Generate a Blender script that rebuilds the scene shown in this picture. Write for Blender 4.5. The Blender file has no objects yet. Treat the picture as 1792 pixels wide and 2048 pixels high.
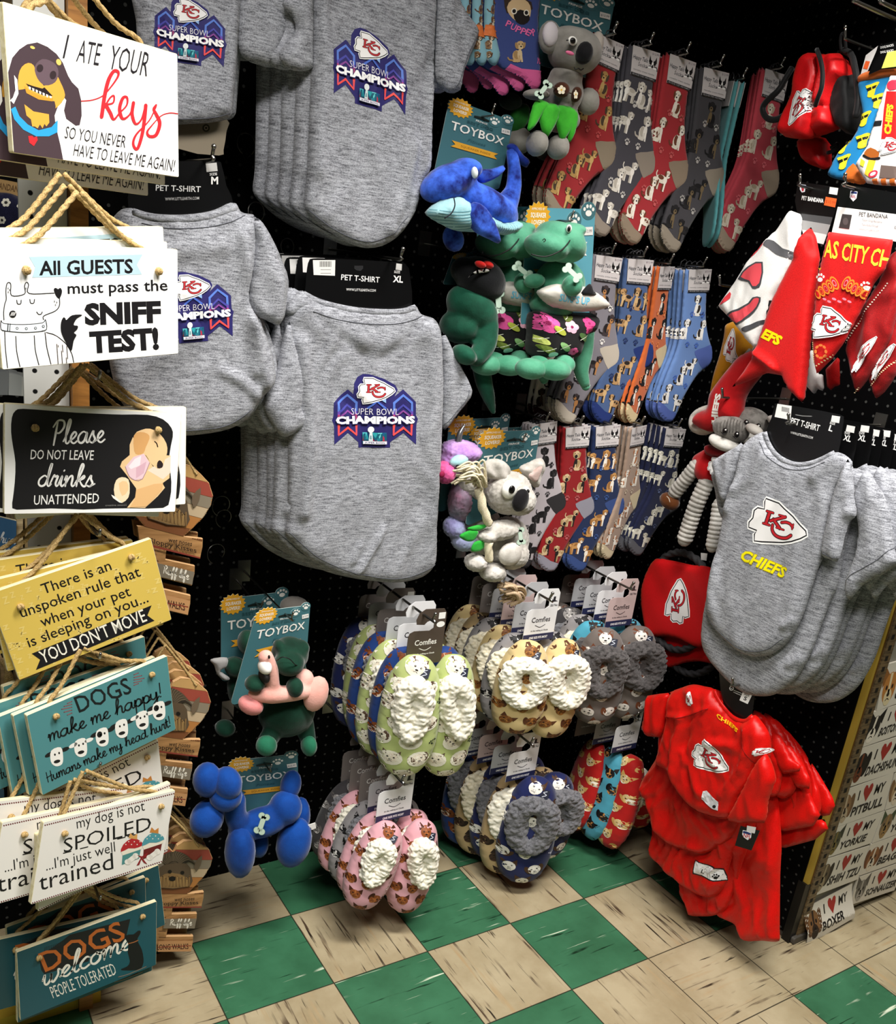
# A shop corner: black pegboard walls hung with pet clothes, socks, slippers and toys,
# a rack of hanging wooden signs on the left and a green and beige tiled floor.
import bpy, bmesh, math, random
import numpy as np
from mathutils import Vector, Matrix, noise
from mathutils.bvhtree import BVHTree
from mathutils.geometry import tessellate_polygon, delaunay_2d_cdt

random.seed(7)
rng = np.random.default_rng(7)
scene = bpy.context.scene
COL = scene.collection
PI = math.pi

# ------------------------------------------------------------------ camera
PITCH, YAW, ROLL = -0.33187059, 0.60511281, 0.13235052
CAM = np.array([-0.74472775, -1.53148273, 1.39549661])
FPX, CX, CY = 1795.0, 896.0, 1190.0
_d = np.array([math.cos(PITCH) * math.sin(YAW), math.cos(PITCH) * math.cos(YAW), math.sin(PITCH)])
_r = np.array([math.cos(YAW), -math.sin(YAW), 0.0])
_u = np.cross(_r, _d)
CR = math.cos(ROLL) * _r + math.sin(ROLL) * _u
CU = -math.sin(ROLL) * _r + math.cos(ROLL) * _u
CD = _d
cam_data = bpy.data.cameras.new('camera')
cam = bpy.data.objects.new('camera', cam_data)
COL.objects.link(cam)
cam.matrix_world = Matrix(((CR[0], CU[0], -CD[0], CAM[0]), (CR[1], CU[1], -CD[1], CAM[1]), (CR[2], CU[2], -CD[2], CAM[2]), (0, 0, 0, 1)))
cam_data.sensor_fit = 'HORIZONTAL'
cam_data.sensor_width = 36.0
cam_data.lens = 36.0 * FPX / 1792.0
cam_data.shift_y = (CY - 1024.0) / 1792.0
cam_data.clip_start = 0.02
scene.camera = cam

# ------------------------------------------------------------------ light
scene.view_settings.view_transform = 'Standard'
scene.view_settings.look = 'None'
scene.view_settings.gamma = 1.0
scene.view_settings.use_curve_mapping = False
scene.view_settings.exposure = 0.3
world = bpy.data.worlds.new('world')
scene.world = world
world.use_nodes = True
bg = world.node_tree.nodes['Background']
bg.inputs[0].default_value = (0.95, 0.97, 1.0, 1)
bg.inputs[1].default_value = 0.02


def area(name, loc, target, sx, sy, power, col=(1, 1, 1)):
    l = bpy.data.lights.new(name, 'AREA')
    l.shape = 'RECTANGLE'
    l.size, l.size_y = sx, sy
    l.energy = power
    l.color = col
    o = bpy.data.objects.new(name, l)
    COL.objects.link(o)
    o.location = loc
    v = Vector(target) - Vector(loc)
    o.rotation_euler = v.to_track_quat('-Z', 'Y').to_euler()
    return o


# ceiling fluorescent fittings over the aisle
area('fluorescent_tube_light', (0.20, -1.00, 2.95), (0.35, -0.70, 0), 1.4, 0.30, 86, (1.0, 0.97, 0.92))
area('fluorescent_tube_light', (-1.00, -1.75, 2.95), (-0.6, -0.6, 0.6), 1.2, 0.30, 39, (1.0, 0.97, 0.92))

# ------------------------------------------------------------------ materials
def lin(h):
    h = h.lstrip('#')
    c = [int(h[i:i + 2], 16) / 255 for i in (0, 2, 4)]
    return tuple(x / 12.92 if x <= 0.04045 else ((x + 0.055) / 1.055) ** 2.4 for x in c) + (1.0,)


_mats = {}


def new_mat(name):
    m = bpy.data.materials.new(name)
    m.use_nodes = True
    nt = m.node_tree
    return m, nt, nt.nodes['Principled BSDF']


def paint(h, rough=0.55, spec=0.35, metal=0.0, sheen=0.0):
    k = (h, rough, spec, metal, sheen)
    if k not in _mats:
        m, nt, b = new_mat('paint_' + h.strip('#'))
        b.inputs['Base Color'].default_value = lin(h)
        b.inputs['Roughness'].default_value = rough
        b.inputs['Specular IOR Level'].default_value = spec
        b.inputs['Metallic'].default_value = metal
        if sheen:
            b.inputs['Sheen Weight'].default_value = sheen
        _mats[k] = m
    return _mats[k]


def N(nt, t, **kw):
    n = nt.nodes.new(t)
    for k, v in kw.items():
        setattr(n, k, v)
    return n


def coords(nt, scale=(1, 1, 1), which='Object', rot=(0, 0, 0)):
    tc = N(nt, 'ShaderNodeTexCoord')
    mp = N(nt, 'ShaderNodeMapping')
    mp.inputs['Scale'].default_value = scale
    mp.inputs['Rotation'].default_value = rot
    nt.links.new(tc.outputs[which], mp.inputs['Vector'])
    return mp.outputs['Vector']


def ramp(nt, fac, stops):
    r = N(nt, 'ShaderNodeValToRGB')
    el = r.color_ramp.elements
    while len(el) < len(stops):
        el.new(0.5)
    for e, (p, c) in zip(el, stops):
        e.position = p
        e.color = lin(c) if isinstance(c, str) else (c, c, c, 1)
    nt.links.new(fac, r.inputs[0])
    return r.outputs[0]


def noise_tex(nt, vec, scale=5, detail=4, rough=0.55, dist=0.0):
    n = N(nt, 'ShaderNodeTexNoise')
    n.inputs['Scale'].default_value = scale
    n.inputs['Detail'].default_value = detail
    n.inputs['Roughness'].default_value = rough
    n.inputs['Distortion'].default_value = dist
    nt.links.new(vec, n.inputs['Vector'])
    return n.outputs['Fac']


def bump(nt, b, h, strength=0.3, dist=0.002):
    n = N(nt, 'ShaderNodeBump')
    n.inputs['Strength'].default_value = strength
    n.inputs['Distance'].default_value = dist
    nt.links.new(h, n.inputs['Height'])
    nt.links.new(n.outputs[0], b.inputs['Normal'])


def cached(f):
    memo = {}

    def g(*a):
        if a not in memo:
            memo[a] = f(*a)
        return memo[a]
    return g


@cached
def heather(c0='#4b4c52', c1='#b9bbc3'):
    m, nt, b = new_mat('heather_jersey_' + c1.strip('#'))
    v = coords(nt, (55, 420, 55))
    f = noise_tex(nt, v, 1.0, 5, 0.7)
    v2 = coords(nt, (500, 500, 500))
    g = noise_tex(nt, v2, 1.0, 2)
    mx = N(nt, 'ShaderNodeMix', data_type='FLOAT')
    mx.inputs[0].default_value = 0.35
    nt.links.new(f, mx.inputs[2])
    nt.links.new(g, mx.inputs[3])
    c = ramp(nt, mx.outputs[0], [(0.36, c0), (0.62, c1)])
    nt.links.new(c, b.inputs['Base Color'])
    b.inputs['Roughness'].default_value = 0.85
    b.inputs['Specular IOR Level'].default_value = 0.15
    b.inputs['Sheen Weight'].default_value = 0.15
    bump(nt, b, f, 0.25, 0.0006)
    return m


@cached
def plush(c, c2=None, nscale=30, rough=0.8):
    m, nt, b = new_mat('plush_' + c.strip('#'))
    f = noise_tex(nt, coords(nt, (1, 1, 1)), nscale, 4, 0.6)
    if c2:
        nt.links.new(ramp(nt, f, [(0.35, c2), (0.62, c)]), b.inputs['Base Color'])
    else:
        b.inputs['Base Color'].default_value = lin(c)
    b.inputs['Roughness'].default_value = rough
    b.inputs['Specular IOR Level'].default_value = 0.15
    b.inputs['Sheen Weight'].default_value = 0.35
    b.inputs['Sheen Roughness'].default_value = 0.4
    g = noise_tex(nt, coords(nt, (1, 1, 1)), 260, 3, 0.7)
    bump(nt, b, g, 0.35, 0.0015)
    return m


@cached
def fleece(c, dark):
    m, nt, b = new_mat('fleece_' + c.strip('#'))
    v = coords(nt, (1, 1, 1))
    n = N(nt, 'ShaderNodeTexVoronoi')
    n.inputs['Scale'].default_value = 120
    nt.links.new(v, n.inputs['Vector'])
    f = noise_tex(nt, v, 140, 4, 0.7, 1.0)
    nt.links.new(ramp(nt, f, [(0.32, dark), (0.55, c)]), b.inputs['Base Color'])
    b.inputs['Roughness'].default_value = 0.95
    b.inputs['Specular IOR Level'].default_value = 0.05
    b.inputs['Sheen Weight'].default_value = 0.3
    bump(nt, b, n.outputs['Distance'], -0.8, 0.004)
    return m


@cached
def wood(c, dark, scale=8.0, rough=0.5):
    m, nt, b = new_mat('wood_' + c.strip('#'))
    f = noise_tex(nt, coords(nt, (6, 60, 60)), scale / 8, 5, 0.65, 0.6)
    nt.links.new(ramp(nt, f, [(0.35, dark), (0.6, c)]), b.inputs['Base Color'])
    b.inputs['Roughness'].default_value = rough
    bump(nt, b, f, 0.1, 0.001)
    return m


@cached
def satin(c, dark):
    m, nt, b = new_mat('satin_' + c.strip('#'))
    f = noise_tex(nt, coords(nt, (1, 1, 1)), 900, 2)
    nt.links.new(ramp(nt, f, [(0.3, dark), (0.6, c)]), b.inputs['Base Color'])
    b.inputs['Roughness'].default_value = 0.38
    b.inputs['Specular IOR Level'].default_value = 0.22
    b.inputs['Sheen Weight'].default_value = 0.25
    b.inputs['Sheen Tint'].default_value = lin('#ff8060')
    bump(nt, b, f, 0.15, 0.0004)
    return m


@cached
def fabric(c, dark=None, rough=0.8, sc=700):
    m, nt, b = new_mat('fabric_' + c.strip('#'))
    f = noise_tex(nt, coords(nt, (1, 1, 1)), sc, 2)
    if dark is None:
        b.inputs['Base Color'].default_value = lin(c)
    else:
        nt.links.new(ramp(nt, f, [(0.35, dark), (0.6, c)]), b.inputs['Base Color'])
    b.inputs['Roughness'].default_value = rough
    b.inputs['Specular IOR Level'].default_value = 0.15
    b.inputs['Sheen Weight'].default_value = 0.15
    bump(nt, b, f, 0.2, 0.0005)
    return m


@cached
def rope_mat(c, dark):
    m, nt, b = new_mat('rope_' + c.strip('#'))
    f = noise_tex(nt, coords(nt, (1, 1, 1)), 600, 3, 0.6)
    nt.links.new(ramp(nt, f, [(0.3, dark), (0.62, c)]), b.inputs['Base Color'])
    b.inputs['Roughness'].default_value = 0.8
    bump(nt, b, f, 0.5, 0.0006)
    return m


METAL = paint('#8d8b86', 0.3, 0.5, 1.0)
DARKMETAL = paint('#3c3a38', 0.35, 0.5, 1.0)
BLACKCARD = paint('#0b0b0c', 0.28, 0.5)
MATTEBLACK = paint('#0c0c0d', 0.7, 0.2)
WHITE = paint('#f2f1ee', 0.5, 0.3)

# ------------------------------------------------------------------ frames: a flat reference plane with its own axes
class Frame:
    """origin O, right X, up Y, outward Z; local coordinates are metres on the plane"""

    def __init__(s, O, X, Y):
        s.O = np.array(O, float)
        X = np.array(X, float)
        X /= np.linalg.norm(X)
        Y = np.array(Y, float)
        Y -= X * (X @ Y)
        Y /= np.linalg.norm(Y)
        s.X, s.Y, s.Z = X, Y, np.cross(X, Y)

    def mat(s):
        return Matrix([list(r) for r in np.vstack([np.column_stack([s.X, s.Y, s.Z, s.O]), [0, 0, 0, 1]])])

    def pxw(s, uv, w):
        """the same with one offset per point"""
        return np.array([s.px([a], b)[0] for a, b in zip(uv, w)])

    def px(s, uv, w=0.0):
        """plane coordinates of what the camera sees at these picture positions"""
        uv = np.atleast_2d(np.array(uv, float))
        d = CR * ((uv[:, :1] - CX) / FPX) - CU * ((uv[:, 1:] - CY) / FPX) + CD
        t = ((s.O - CAM) @ s.Z + w) / (d @ s.Z)
        P = CAM + d * t[:, None] - s.O
        return np.stack([P @ s.X, P @ s.Y], 1)

    def scale(s, u, v):
        q = s.px([(u - 1, v), (u + 1, v), (u, v - 1), (u, v + 1)])
        return np.linalg.norm(q[1] - q[0]) / 2, np.linalg.norm(q[3] - q[2]) / 2


def ray(u, v):
    return CR * ((u - CX) / FPX) - CU * ((v - CY) / FPX) + CD


def on_y(u, v, y):
    d = ray(u, v)
    return CAM + d * (y - CAM[1]) / d[1]


def on_x(u, v, x):
    d = ray(u, v)
    return CAM + d * (x - CAM[0]) / d[0]


def on_z(u, v, z):
    d = ray(u, v)
    return CAM + d * (z - CAM[2]) / d[2]


def back_frame(u, v, y, roll=0.0):
    O = on_y(u, v, y)
    c, s = math.cos(roll), math.sin(roll)
    return Frame(O, (c, 0, s), (-s, 0, c))


def right_frame(u, v, x, yaw=0.0):
    O = on_x(u, v, x)
    return Frame(O, (-math.sin(yaw), -math.cos(yaw), 0), (0, 0, 1))


# ------------------------------------------------------------------ mesh collecting
class MB:
    def __init__(s):
        s.v, s.f, s.m, s.sm, s.mats, s.n = [], [], [], [], [], 0

    def mi(s, mat):
        if mat not in s.mats:
            s.mats.append(mat)
        return s.mats.index(mat)

    def add(s, verts, faces, mat, smooth=True):
        verts = np.asarray(verts, float).reshape(-1, 3)
        k = s.mi(mat)
        s.v.append(verts)
        b = s.n
        s.f.extend([tuple(i + b for i in f) for f in faces])
        s.m.extend([k] * len(faces))
        s.sm.extend([smooth] * len(faces))
        s.n += len(verts)
        return s

    def build(s, name, parent=None, link=True):
        me = bpy.data.meshes.new(name)
        V = np.concatenate(s.v) if s.v else np.zeros((0, 3))
        me.from_pydata(V.tolist(), [], s.f)
        for mt in s.mats:
            me.materials.append(mt)
        me.polygons.foreach_set('material_index', s.m)
        me.polygons.foreach_set('use_smooth', s.sm)
        me.update()
        o = bpy.data.objects.new(name, me)
        if link:
            COL.objects.link(o)
        if parent is not None:
            o.parent = parent
        return o


def smooth_closed(P, n=4):
    """Catmull-Rom through a closed loop"""
    P = np.asarray(P, float)
    a, b, c, d = np.roll(P, 1, 0), P, np.roll(P, -1, 0), np.roll(P, -2, 0)
    out = []
    for i in range(n):
        t = i / n
        out.append(0.5 * (2 * b + (c - a) * t + (2 * a - 5 * b + 4 * c - d) * t * t + (3 * b - a - 3 * c + d) * t ** 3))
    return np.stack(out, 1).reshape(-1, P.shape[1])


def smooth_open(P, n=4):
    P = np.asarray(P, float)
    if len(P) < 3:
        return P
    Q = np.vstack([2 * P[0] - P[1], P, 2 * P[-1] - P[-2]])
    out = []
    for k in range(1, len(Q) - 2):
        a, b, c, d = Q[k - 1], Q[k], Q[k + 1], Q[k + 2]
        for i in range(n):
            t = i / n
            out.append(0.5 * (2 * b + (c - a) * t + (2 * a - 5 * b + 4 * c - d) * t * t + (3 * b - a - 3 * c + d) * t ** 3))
    out.append(P[-1])
    return np.array(out)


def resample(P, step, closed=True):
    P = np.asarray(P, float)
    Q = np.vstack([P, P[:1]]) if closed else P
    L = np.r_[0, np.cumsum(np.linalg.norm(np.diff(Q, axis=0), axis=1))]
    n = max(int(round(L[-1] / step)), 6 if closed else 2)
    t = np.linspace(0, L[-1], n + 1)
    R = np.stack([np.interp(t, L, Q[:, i]) for i in range(Q.shape[1])], 1)
    return R[:-1] if closed else R


def area2(P):
    x, y = P[:, 0], P[:, 1]
    return 0.5 * np.sum(x * np.roll(y, -1) - y * np.roll(x, -1))


def ccw(P):
    P = np.asarray(P, float)
    return P if area2(P) > 0 else P[::-1]


def inside(P, Q):
    x, y = Q[:, 0], Q[:, 1]
    r = np.zeros(len(Q), bool)
    j = len(P) - 1
    for i in range(len(P)):
        xi, yi, xj, yj = P[i, 0], P[i, 1], P[j, 0], P[j, 1]
        if yi != yj:
            c = ((yi > y) != (yj > y)) & (x < (xj - xi) * (y - yi) / (yj - yi) + xi)
            r ^= c
        j = i
    return r


def edge_dist(P, Q, closed=True):
    A = P if closed else P[:-1]
    B = np.roll(P, -1, 0) if closed else P[1:]
    out = np.full(len(Q), 1e9)
    for a, b in zip(A, B):
        ab = b - a
        t = np.clip(((Q - a) @ ab) / (ab @ ab + 1e-18), 0, 1)
        out = np.minimum(out, np.hypot(*(Q - a - t[:, None] * ab).T))
    return out


# ------------------------------------------------------------------ flat artwork, kept as coloured triangles
def tri_fill(P):
    P = [Vector((a, b, 0)) for a, b in P]
    return [(i, j, k) for i, j, k in tessellate_polygon([P])]


_txt = {}


def text_mesh(s, bold=0.0, shear=0.0):
    k = (s, bold, shear)
    if k in _txt:
        return _txt[k]
    c = bpy.data.curves.new('text', 'FONT')
    c.body = s
    c.offset = bold
    c.shear = shear
    c.resolution_u = 2
    o = bpy.data.objects.new('text', c)
    COL.objects.link(o)
    dg = bpy.context.evaluated_depsgraph_get()
    me = bpy.data.meshes.new_from_object(o.evaluated_get(dg))
    me.calc_loop_triangles()
    V = np.array([v.co[:2] for v in me.vertices]) if len(me.vertices) else np.zeros((0, 2))
    T = np.array([t.vertices[:] for t in me.loop_triangles], int).reshape(-1, 3)
    bpy.data.objects.remove(o)
    bpy.data.curves.remove(c)
    bpy.data.meshes.remove(me)
    if len(V):
        V[:, 0] -= V[:, 0].min()
    _txt[k] = (V, T)
    return _txt[k]


CAPH = 0.729


class Art:
    """layers of (triangles n x 3 x 2, colour)"""

    def __init__(s):
        s.L = []

    def tri(s, V, T, col):
        if len(T):
            s.L.append((np.asarray(V, float)[np.asarray(T, int)], col))
        return s

    def poly(s, P, col, smooth=0):
        P = np.asarray(P, float)
        if smooth:
            P = smooth_closed(P, smooth)
        return s.tri(P, tri_fill(P), col)

    def ell(s, cx, cy, rx, ry, col, ang=0.0, n=14):
        t = np.arange(n) * 2 * PI / n
        c, q = math.cos(ang), math.sin(ang)
        x, y = rx * np.cos(t), ry * np.sin(t)
        P = np.stack([cx + c * x - q * y, cy + q * x + c * y], 1)
        return s.tri(P, [(0, i, i + 1) for i in range(1, n - 1)], col)

    def stroke(s, P, w, col, smooth=3, closed=False, taper=0.0):
        P = np.asarray(P, float)
        if smooth and len(P) > 2:
            P = smooth_closed(P, smooth) if closed else smooth_open(P, smooth)
        if closed:
            P = np.vstack([P, P[:1]])
        d = np.gradient(P, axis=0)
        d /= np.linalg.norm(d, axis=1)[:, None] + 1e-9
        nrm = np.stack([-d[:, 1], d[:, 0]], 1)
        n = len(P)
        ws = np.full(n, w / 2.0) if np.isscalar(w) else np.interp(np.linspace(0, 1, n), np.linspace(0, 1, len(w)), w) / 2
        if taper:
            t = np.linspace(0, 1, n)
            ws = ws * (1 - taper * np.abs(2 * t - 1) ** 2)
        A, B = P + nrm * ws[:, None], P - nrm * ws[:, None]
        V = np.vstack([A, B])
        T = []
        for i in range(n - 1):
            T += [(i, i + 1, n + i), (i + 1, n + i + 1, n + i)]
        s.tri(V, T, col)
        if not closed:
            for e, r in ((0, ws[0]), (n - 1, ws[-1])):
                if r > 0:
                    s.ell(P[e, 0], P[e, 1], r, r, col, n=8)
        return s

    def text(s, st, p0, p1, h, col, bold=0.0, shear=0.0, up=None):
        """baseline from p0 to p1 (picture y runs down), cap height h"""
        V, T = text_mesh(st, bold, shear)
        if not len(V):
            return s
        p0, p1 = np.array(p0, float), np.array(p1, float)
        ax = (p1 - p0) / max(V[:, 0].max(), 1e-6)
        d = (p1 - p0) / np.linalg.norm(p1 - p0)
        upv = np.array([d[1], -d[0]]) if up is None else np.array(up, float)
        Q = p0 + V[:, :1] * ax + V[:, 1:] / CAPH * h * upv
        return s.tri(Q, T, col)

    def put(s, other, fn):
        """fn maps n x 2 points of the other artwork into this one"""
        for t, c in other.L:
            s.L.append((fn(t.reshape(-1, 2)).reshape(-1, 3, 2), c))
        return s


def affine(src, dst):
    """map taking three source points to three destination points"""
    A = np.column_stack([np.array(src, float), np.ones(3)])
    M = np.linalg.solve(A, np.array(dst, float))
    return lambda Q: np.column_stack([Q, np.ones(len(Q))]) @ M


def quad_map(src, dst):
    """projective map for four corners"""
    A, b = [], []
    for (x, y), (u, v) in zip(src, dst):
        A += [[x, y, 1, 0, 0, 0, -u * x, -u * y], [0, 0, 0, x, y, 1, -v * x, -v * y]]
        b += [u, v]
    h = np.append(np.linalg.solve(np.array(A, float), np.array(b, float)), 1).reshape(3, 3)

    def f(Q):
        w = np.column_stack([Q, np.ones(len(Q))]) @ h.T
        return w[:, :2] / w[:, 2:]
    return f


def split_tris(T, sp):
    """halve the longest edge until every edge is shorter than sp"""
    T = np.asarray(T, float)
    for _ in range(9):
        E = np.linalg.norm(T - np.roll(T, -1, 1), axis=2)
        k = E.argmax(1)
        big = E.max(1) > sp
        if not big.any():
            break
        B, kb = T[big], k[big]
        idx = (np.arange(3)[None] + kb[:, None]) % 3
        B = np.take_along_axis(B, idx[:, :, None], 1)
        m = (B[:, 0] + B[:, 1]) / 2
        T = np.concatenate([T[~big], np.stack([B[:, 0], m, B[:, 2]], 1), np.stack([m, B[:, 1], B[:, 2]], 1)])
    return T


def stamp(mb, art, to2, hf=None, off=0.0006, sp=None, clip=None, rough=0.6, step=4.0e-5):
    """lay artwork on a surface: to2 maps art points to the plane, hf gives surface height there"""
    k, last = -1, None
    for t, c in art.L:
        if c != last:
            k, last = k + 1, c
        q = to2(t.reshape(-1, 2)).reshape(-1, 3, 2)
        if clip is not None:
            q = split_tris(q, sp or 0.01)
            q = q[clip(q.mean(1))]
            if not len(q):
                continue
        elif sp:
            q = split_tris(q, sp)
        a = (q[:, 1, 0] - q[:, 0, 0]) * (q[:, 2, 1] - q[:, 0, 1]) - (q[:, 1, 1] - q[:, 0, 1]) * (q[:, 2, 0] - q[:, 0, 0])
        q[a < 0] = q[a < 0][:, ::-1]
        P = q.reshape(-1, 2)
        z = (hf(P) if hf is not None else np.zeros(len(P))) + off + step * k
        n = len(q)
        mb.add(np.column_stack([P, z]), [(3 * i, 3 * i + 1, 3 * i + 2) for i in range(n)], paint(c, rough) if isinstance(c, str) else c, hf is not None)
    return mb


# ------------------------------------------------------------------ solids
def prism(mb, P, z0, z1, mat, side=None, bevel=0.0):
    """plate with outline P between z0 and z1"""
    P = ccw(P)
    n = len(P)
    T = tri_fill(P)
    T = [t if area2(P[list(t)]) > 0 else t[::-1] for t in T]
    if bevel:
        d = np.roll(P, -1, 0) - np.roll(P, 1, 0)
        d /= np.linalg.norm(d, axis=1)[:, None] + 1e-12
        I = P + np.stack([-d[:, 1], d[:, 0]], 1) * bevel
        rings = [(P, z0), (P, z1 - bevel), (I, z1)]
    else:
        rings = [(P, z0), (P, z1)]
    top = rings[-1]
    mb.add(np.column_stack([top[0], np.full(n, top[1])]), T, mat, False)
    mb.add(np.column_stack([P, np.full(n, z0)]), [t[::-1] for t in T], side or mat, False)
    V = np.concatenate([np.column_stack([r, np.full(n, z)]) for r, z in rings])
    F = []
    for k in range(len(rings) - 1):
        for i in range(n):
            j = (i + 1) % n
            F.append((k * n + i, k * n + j, (k + 1) * n + j, (k + 1) * n + i))
    mb.add(V, F, side or mat, False)
    return mb


def rect(x0, y0, x1, y1, r=0.0, n=4):
    if r <= 0:
        return np.array([(x0, y0), (x1, y0), (x1, y1), (x0, y1)], float)
    out = []
    for cx, cy, a in ((x1 - r, y0 + r, -90), (x1 - r, y1 - r, 0), (x0 + r, y1 - r, 90), (x0 + r, y0 + r, 180)):
        for i in range(n + 1):
            t = math.radians(a + 90 * i / n)
            out.append((cx + r * math.cos(t), cy + r * math.sin(t)))
    return np.array(out)


def box(mb, a, b, mat, bev=0.0):
    """axis-aligned box between corners a and b"""
    x0, y0, z0 = np.minimum(a, b)
    x1, y1, z1 = np.maximum(a, b)
    V = [(x0, y0, z0), (x1, y0, z0), (x1, y1, z0), (x0, y1, z0), (x0, y0, z1), (x1, y0, z1), (x1, y1, z1), (x0, y1, z1)]
    mb.add(V, [(3, 2, 1, 0), (4, 5, 6, 7), (0, 1, 5, 4), (1, 2, 6, 5), (2, 3, 7, 6), (3, 0, 4, 7)], mat, False)
    return mb


def tube(mb, P, r, mat, n=8, twist=0.0, lobes=0, lobe=0.18, closed=False, flat=1.0):
    """sweep a round (or strand-twisted) section along P; r number or list"""
    P = np.asarray(P, float)
    m = len(P)
    R = np.full(m, r) if np.isscalar(r) else np.interp(np.linspace(0, 1, m), np.linspace(0, 1, len(r)), r)
    T = np.gradient(P, axis=0)
    if closed:
        T = np.roll(P, -1, 0) - np.roll(P, 1, 0)
    T /= np.linalg.norm(T, axis=1)[:, None] + 1e-12
    up = np.array([0, 0, 1.0]) if abs(T[0, 2]) < 0.9 else np.array([1.0, 0, 0])
    A = np.cross(T[0], up)
    A /= np.linalg.norm(A)
    rings = []
    L = 0.0
    th = np.arange(n) * 2 * PI / n
    for i in range(m):
        A = A - T[i] * (A @ T[i])
        A /= np.linalg.norm(A) + 1e-12
        B = np.cross(T[i], A)
        if i:
            L += np.linalg.norm(P[i] - P[i - 1])
        ph = twist * L
        rr = R[i] * (1 + (lobe * np.cos(lobes * (th - ph)) if lobes else 0))
        rings.append(P[i] + np.outer(rr * np.cos(th), A) + np.outer(rr * np.sin(th) * flat, B))
    V = np.concatenate(rings)
    F = []
    for i in range(m if closed else m - 1):
        k = (i + 1) % m
        for j in range(n):
            q = (j + 1) % n
            F.append((i * n + j, i * n + q, k * n + q, k * n + j))
    if not closed:
        F.append(tuple(range(n))[::-1])
        F.append(tuple(range((m - 1) * n, m * n)))
    mb.add(V, F, mat, True)
    return mb


def rope(mb, P, r, mat, step=0.7):
    P = resample(smooth_open(P, 6), r * step, False)
    return tube(mb, P, r, mat, 12, twist=0.9 / r * 0.6, lobes=3, lobe=0.2)


def sphere_verts(c, R, n=12, m=8, rot=None):
    V = [(0, 0, 1)]
    for i in range(1, m):
        a = PI * i / m
        for j in range(n):
            b = 2 * PI * j / n
            V.append((math.sin(a) * math.cos(b), math.sin(a) * math.sin(b), math.cos(a)))
    V.append((0, 0, -1))
    V = np.array(V) * np.array(R)
    if rot is not None:
        V = V @ np.array(rot).T
    F = [(0, 1 + j, 1 + (j + 1) % n) for j in range(n)]
    for i in range(m - 2):
        for j in range(n):
            a, b = 1 + i * n + j, 1 + i * n + (j + 1) % n
            F.append((a, a + n, b + n, b))
    e = len(V) - 1
    F += [(1 + (m - 2) * n + (j + 1) % n, 1 + (m - 2) * n + j, e) for j in range(n)]
    return V + np.array(c), F


def ball(mb, c, R, mat, n=14, m=9, rot=None):
    R = (R, R, R) if np.isscalar(R) else R
    V, F = sphere_verts(c, R, n, m, rot)
    mb.add(V, F, mat, True)
    return mb


def rot2(a):
    c, s = math.cos(a), math.sin(a)
    return np.array([[c, -s, 0], [s, c, 0], [0, 0, 1.0]])


class Pillow:
    """stuffed or draped shape: outline P (metres), half thickness t rising over width w from the edge"""

    def __init__(s, P, t, w, sp=0.01, fold=None, smooth=0, power=0.5):
        if smooth:
            P = smooth_closed(P, smooth)
        s.P = resample(ccw(P), sp, True)
        s.t, s.w, s.sp, s.fold, s.power = t, w, sp, fold, power

    def h(s, Q):
        d = edge_dist(s.P, Q)
        k = np.clip(d / s.w, 0, 1)
        z = s.t * (1 - (1 - k) ** 2) ** s.power
        if s.fold is not None:
            z = z + s.fold(Q) * np.clip(d / (2.0 * s.sp), 0, 1)
        return z

    def hz(s, Q):
        """height of the built surface under each point"""
        D = Vector((0, 0, -1))
        out = np.zeros(len(Q))
        for i, (x, y) in enumerate(Q):
            h = s.bvh.ray_cast(Vector((x, y, 1.0)), D)[0]
            if h is not None:
                out[i] = h.z
        return out

    def mesh(s, mb, mat, back=True, backt=None, jitter=0.0):
        sp = s.sp
        P = s.P
        x0, y0 = P.min(0)
        x1, y1 = P.max(0)
        gx, gy = np.meshgrid(np.arange(x0, x1, sp), np.arange(y0, y1, sp * 0.87))
        gx[1::2] += sp / 2
        G = np.column_stack([gx.ravel(), gy.ravel()])
        G = G[inside(P, G)]
        if len(G):
            G = G[edge_dist(P, G) > 0.45 * sp]
        V = np.vstack([P, G])
        r = delaunay_2d_cdt([Vector(p) for p in V], [], [list(range(len(P)))], 1, 1e-6)
        V = np.array([tuple(p) for p in r[0]])
        F = [tuple(f) for f in r[2]]
        F = [f if area2(V[list(f)]) > 0 else f[::-1] for f in F]
        z = s.h(V)
        on = edge_dist(P, V) < 1e-5
        z[on] = 0
        n = len(V)
        s.bvh = BVHTree.FromPolygons([(a, b, c) for (a, b), c in zip(V.tolist(), z.tolist())], F)
        if back:
            zb = -z if backt is None else -np.abs(z) * backt
            A = np.column_stack([V, z])
            B = np.column_stack([V, zb])
            mp = np.arange(n) + n
            mp[on] = np.arange(n)[on]
            mb.add(np.vstack([A, B]), F + [tuple(mp[i] for i in f[::-1]) for f in F], mat, True)
        else:
            mb.add(np.column_stack([V, z]), F, mat, True)
        return mb


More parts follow.
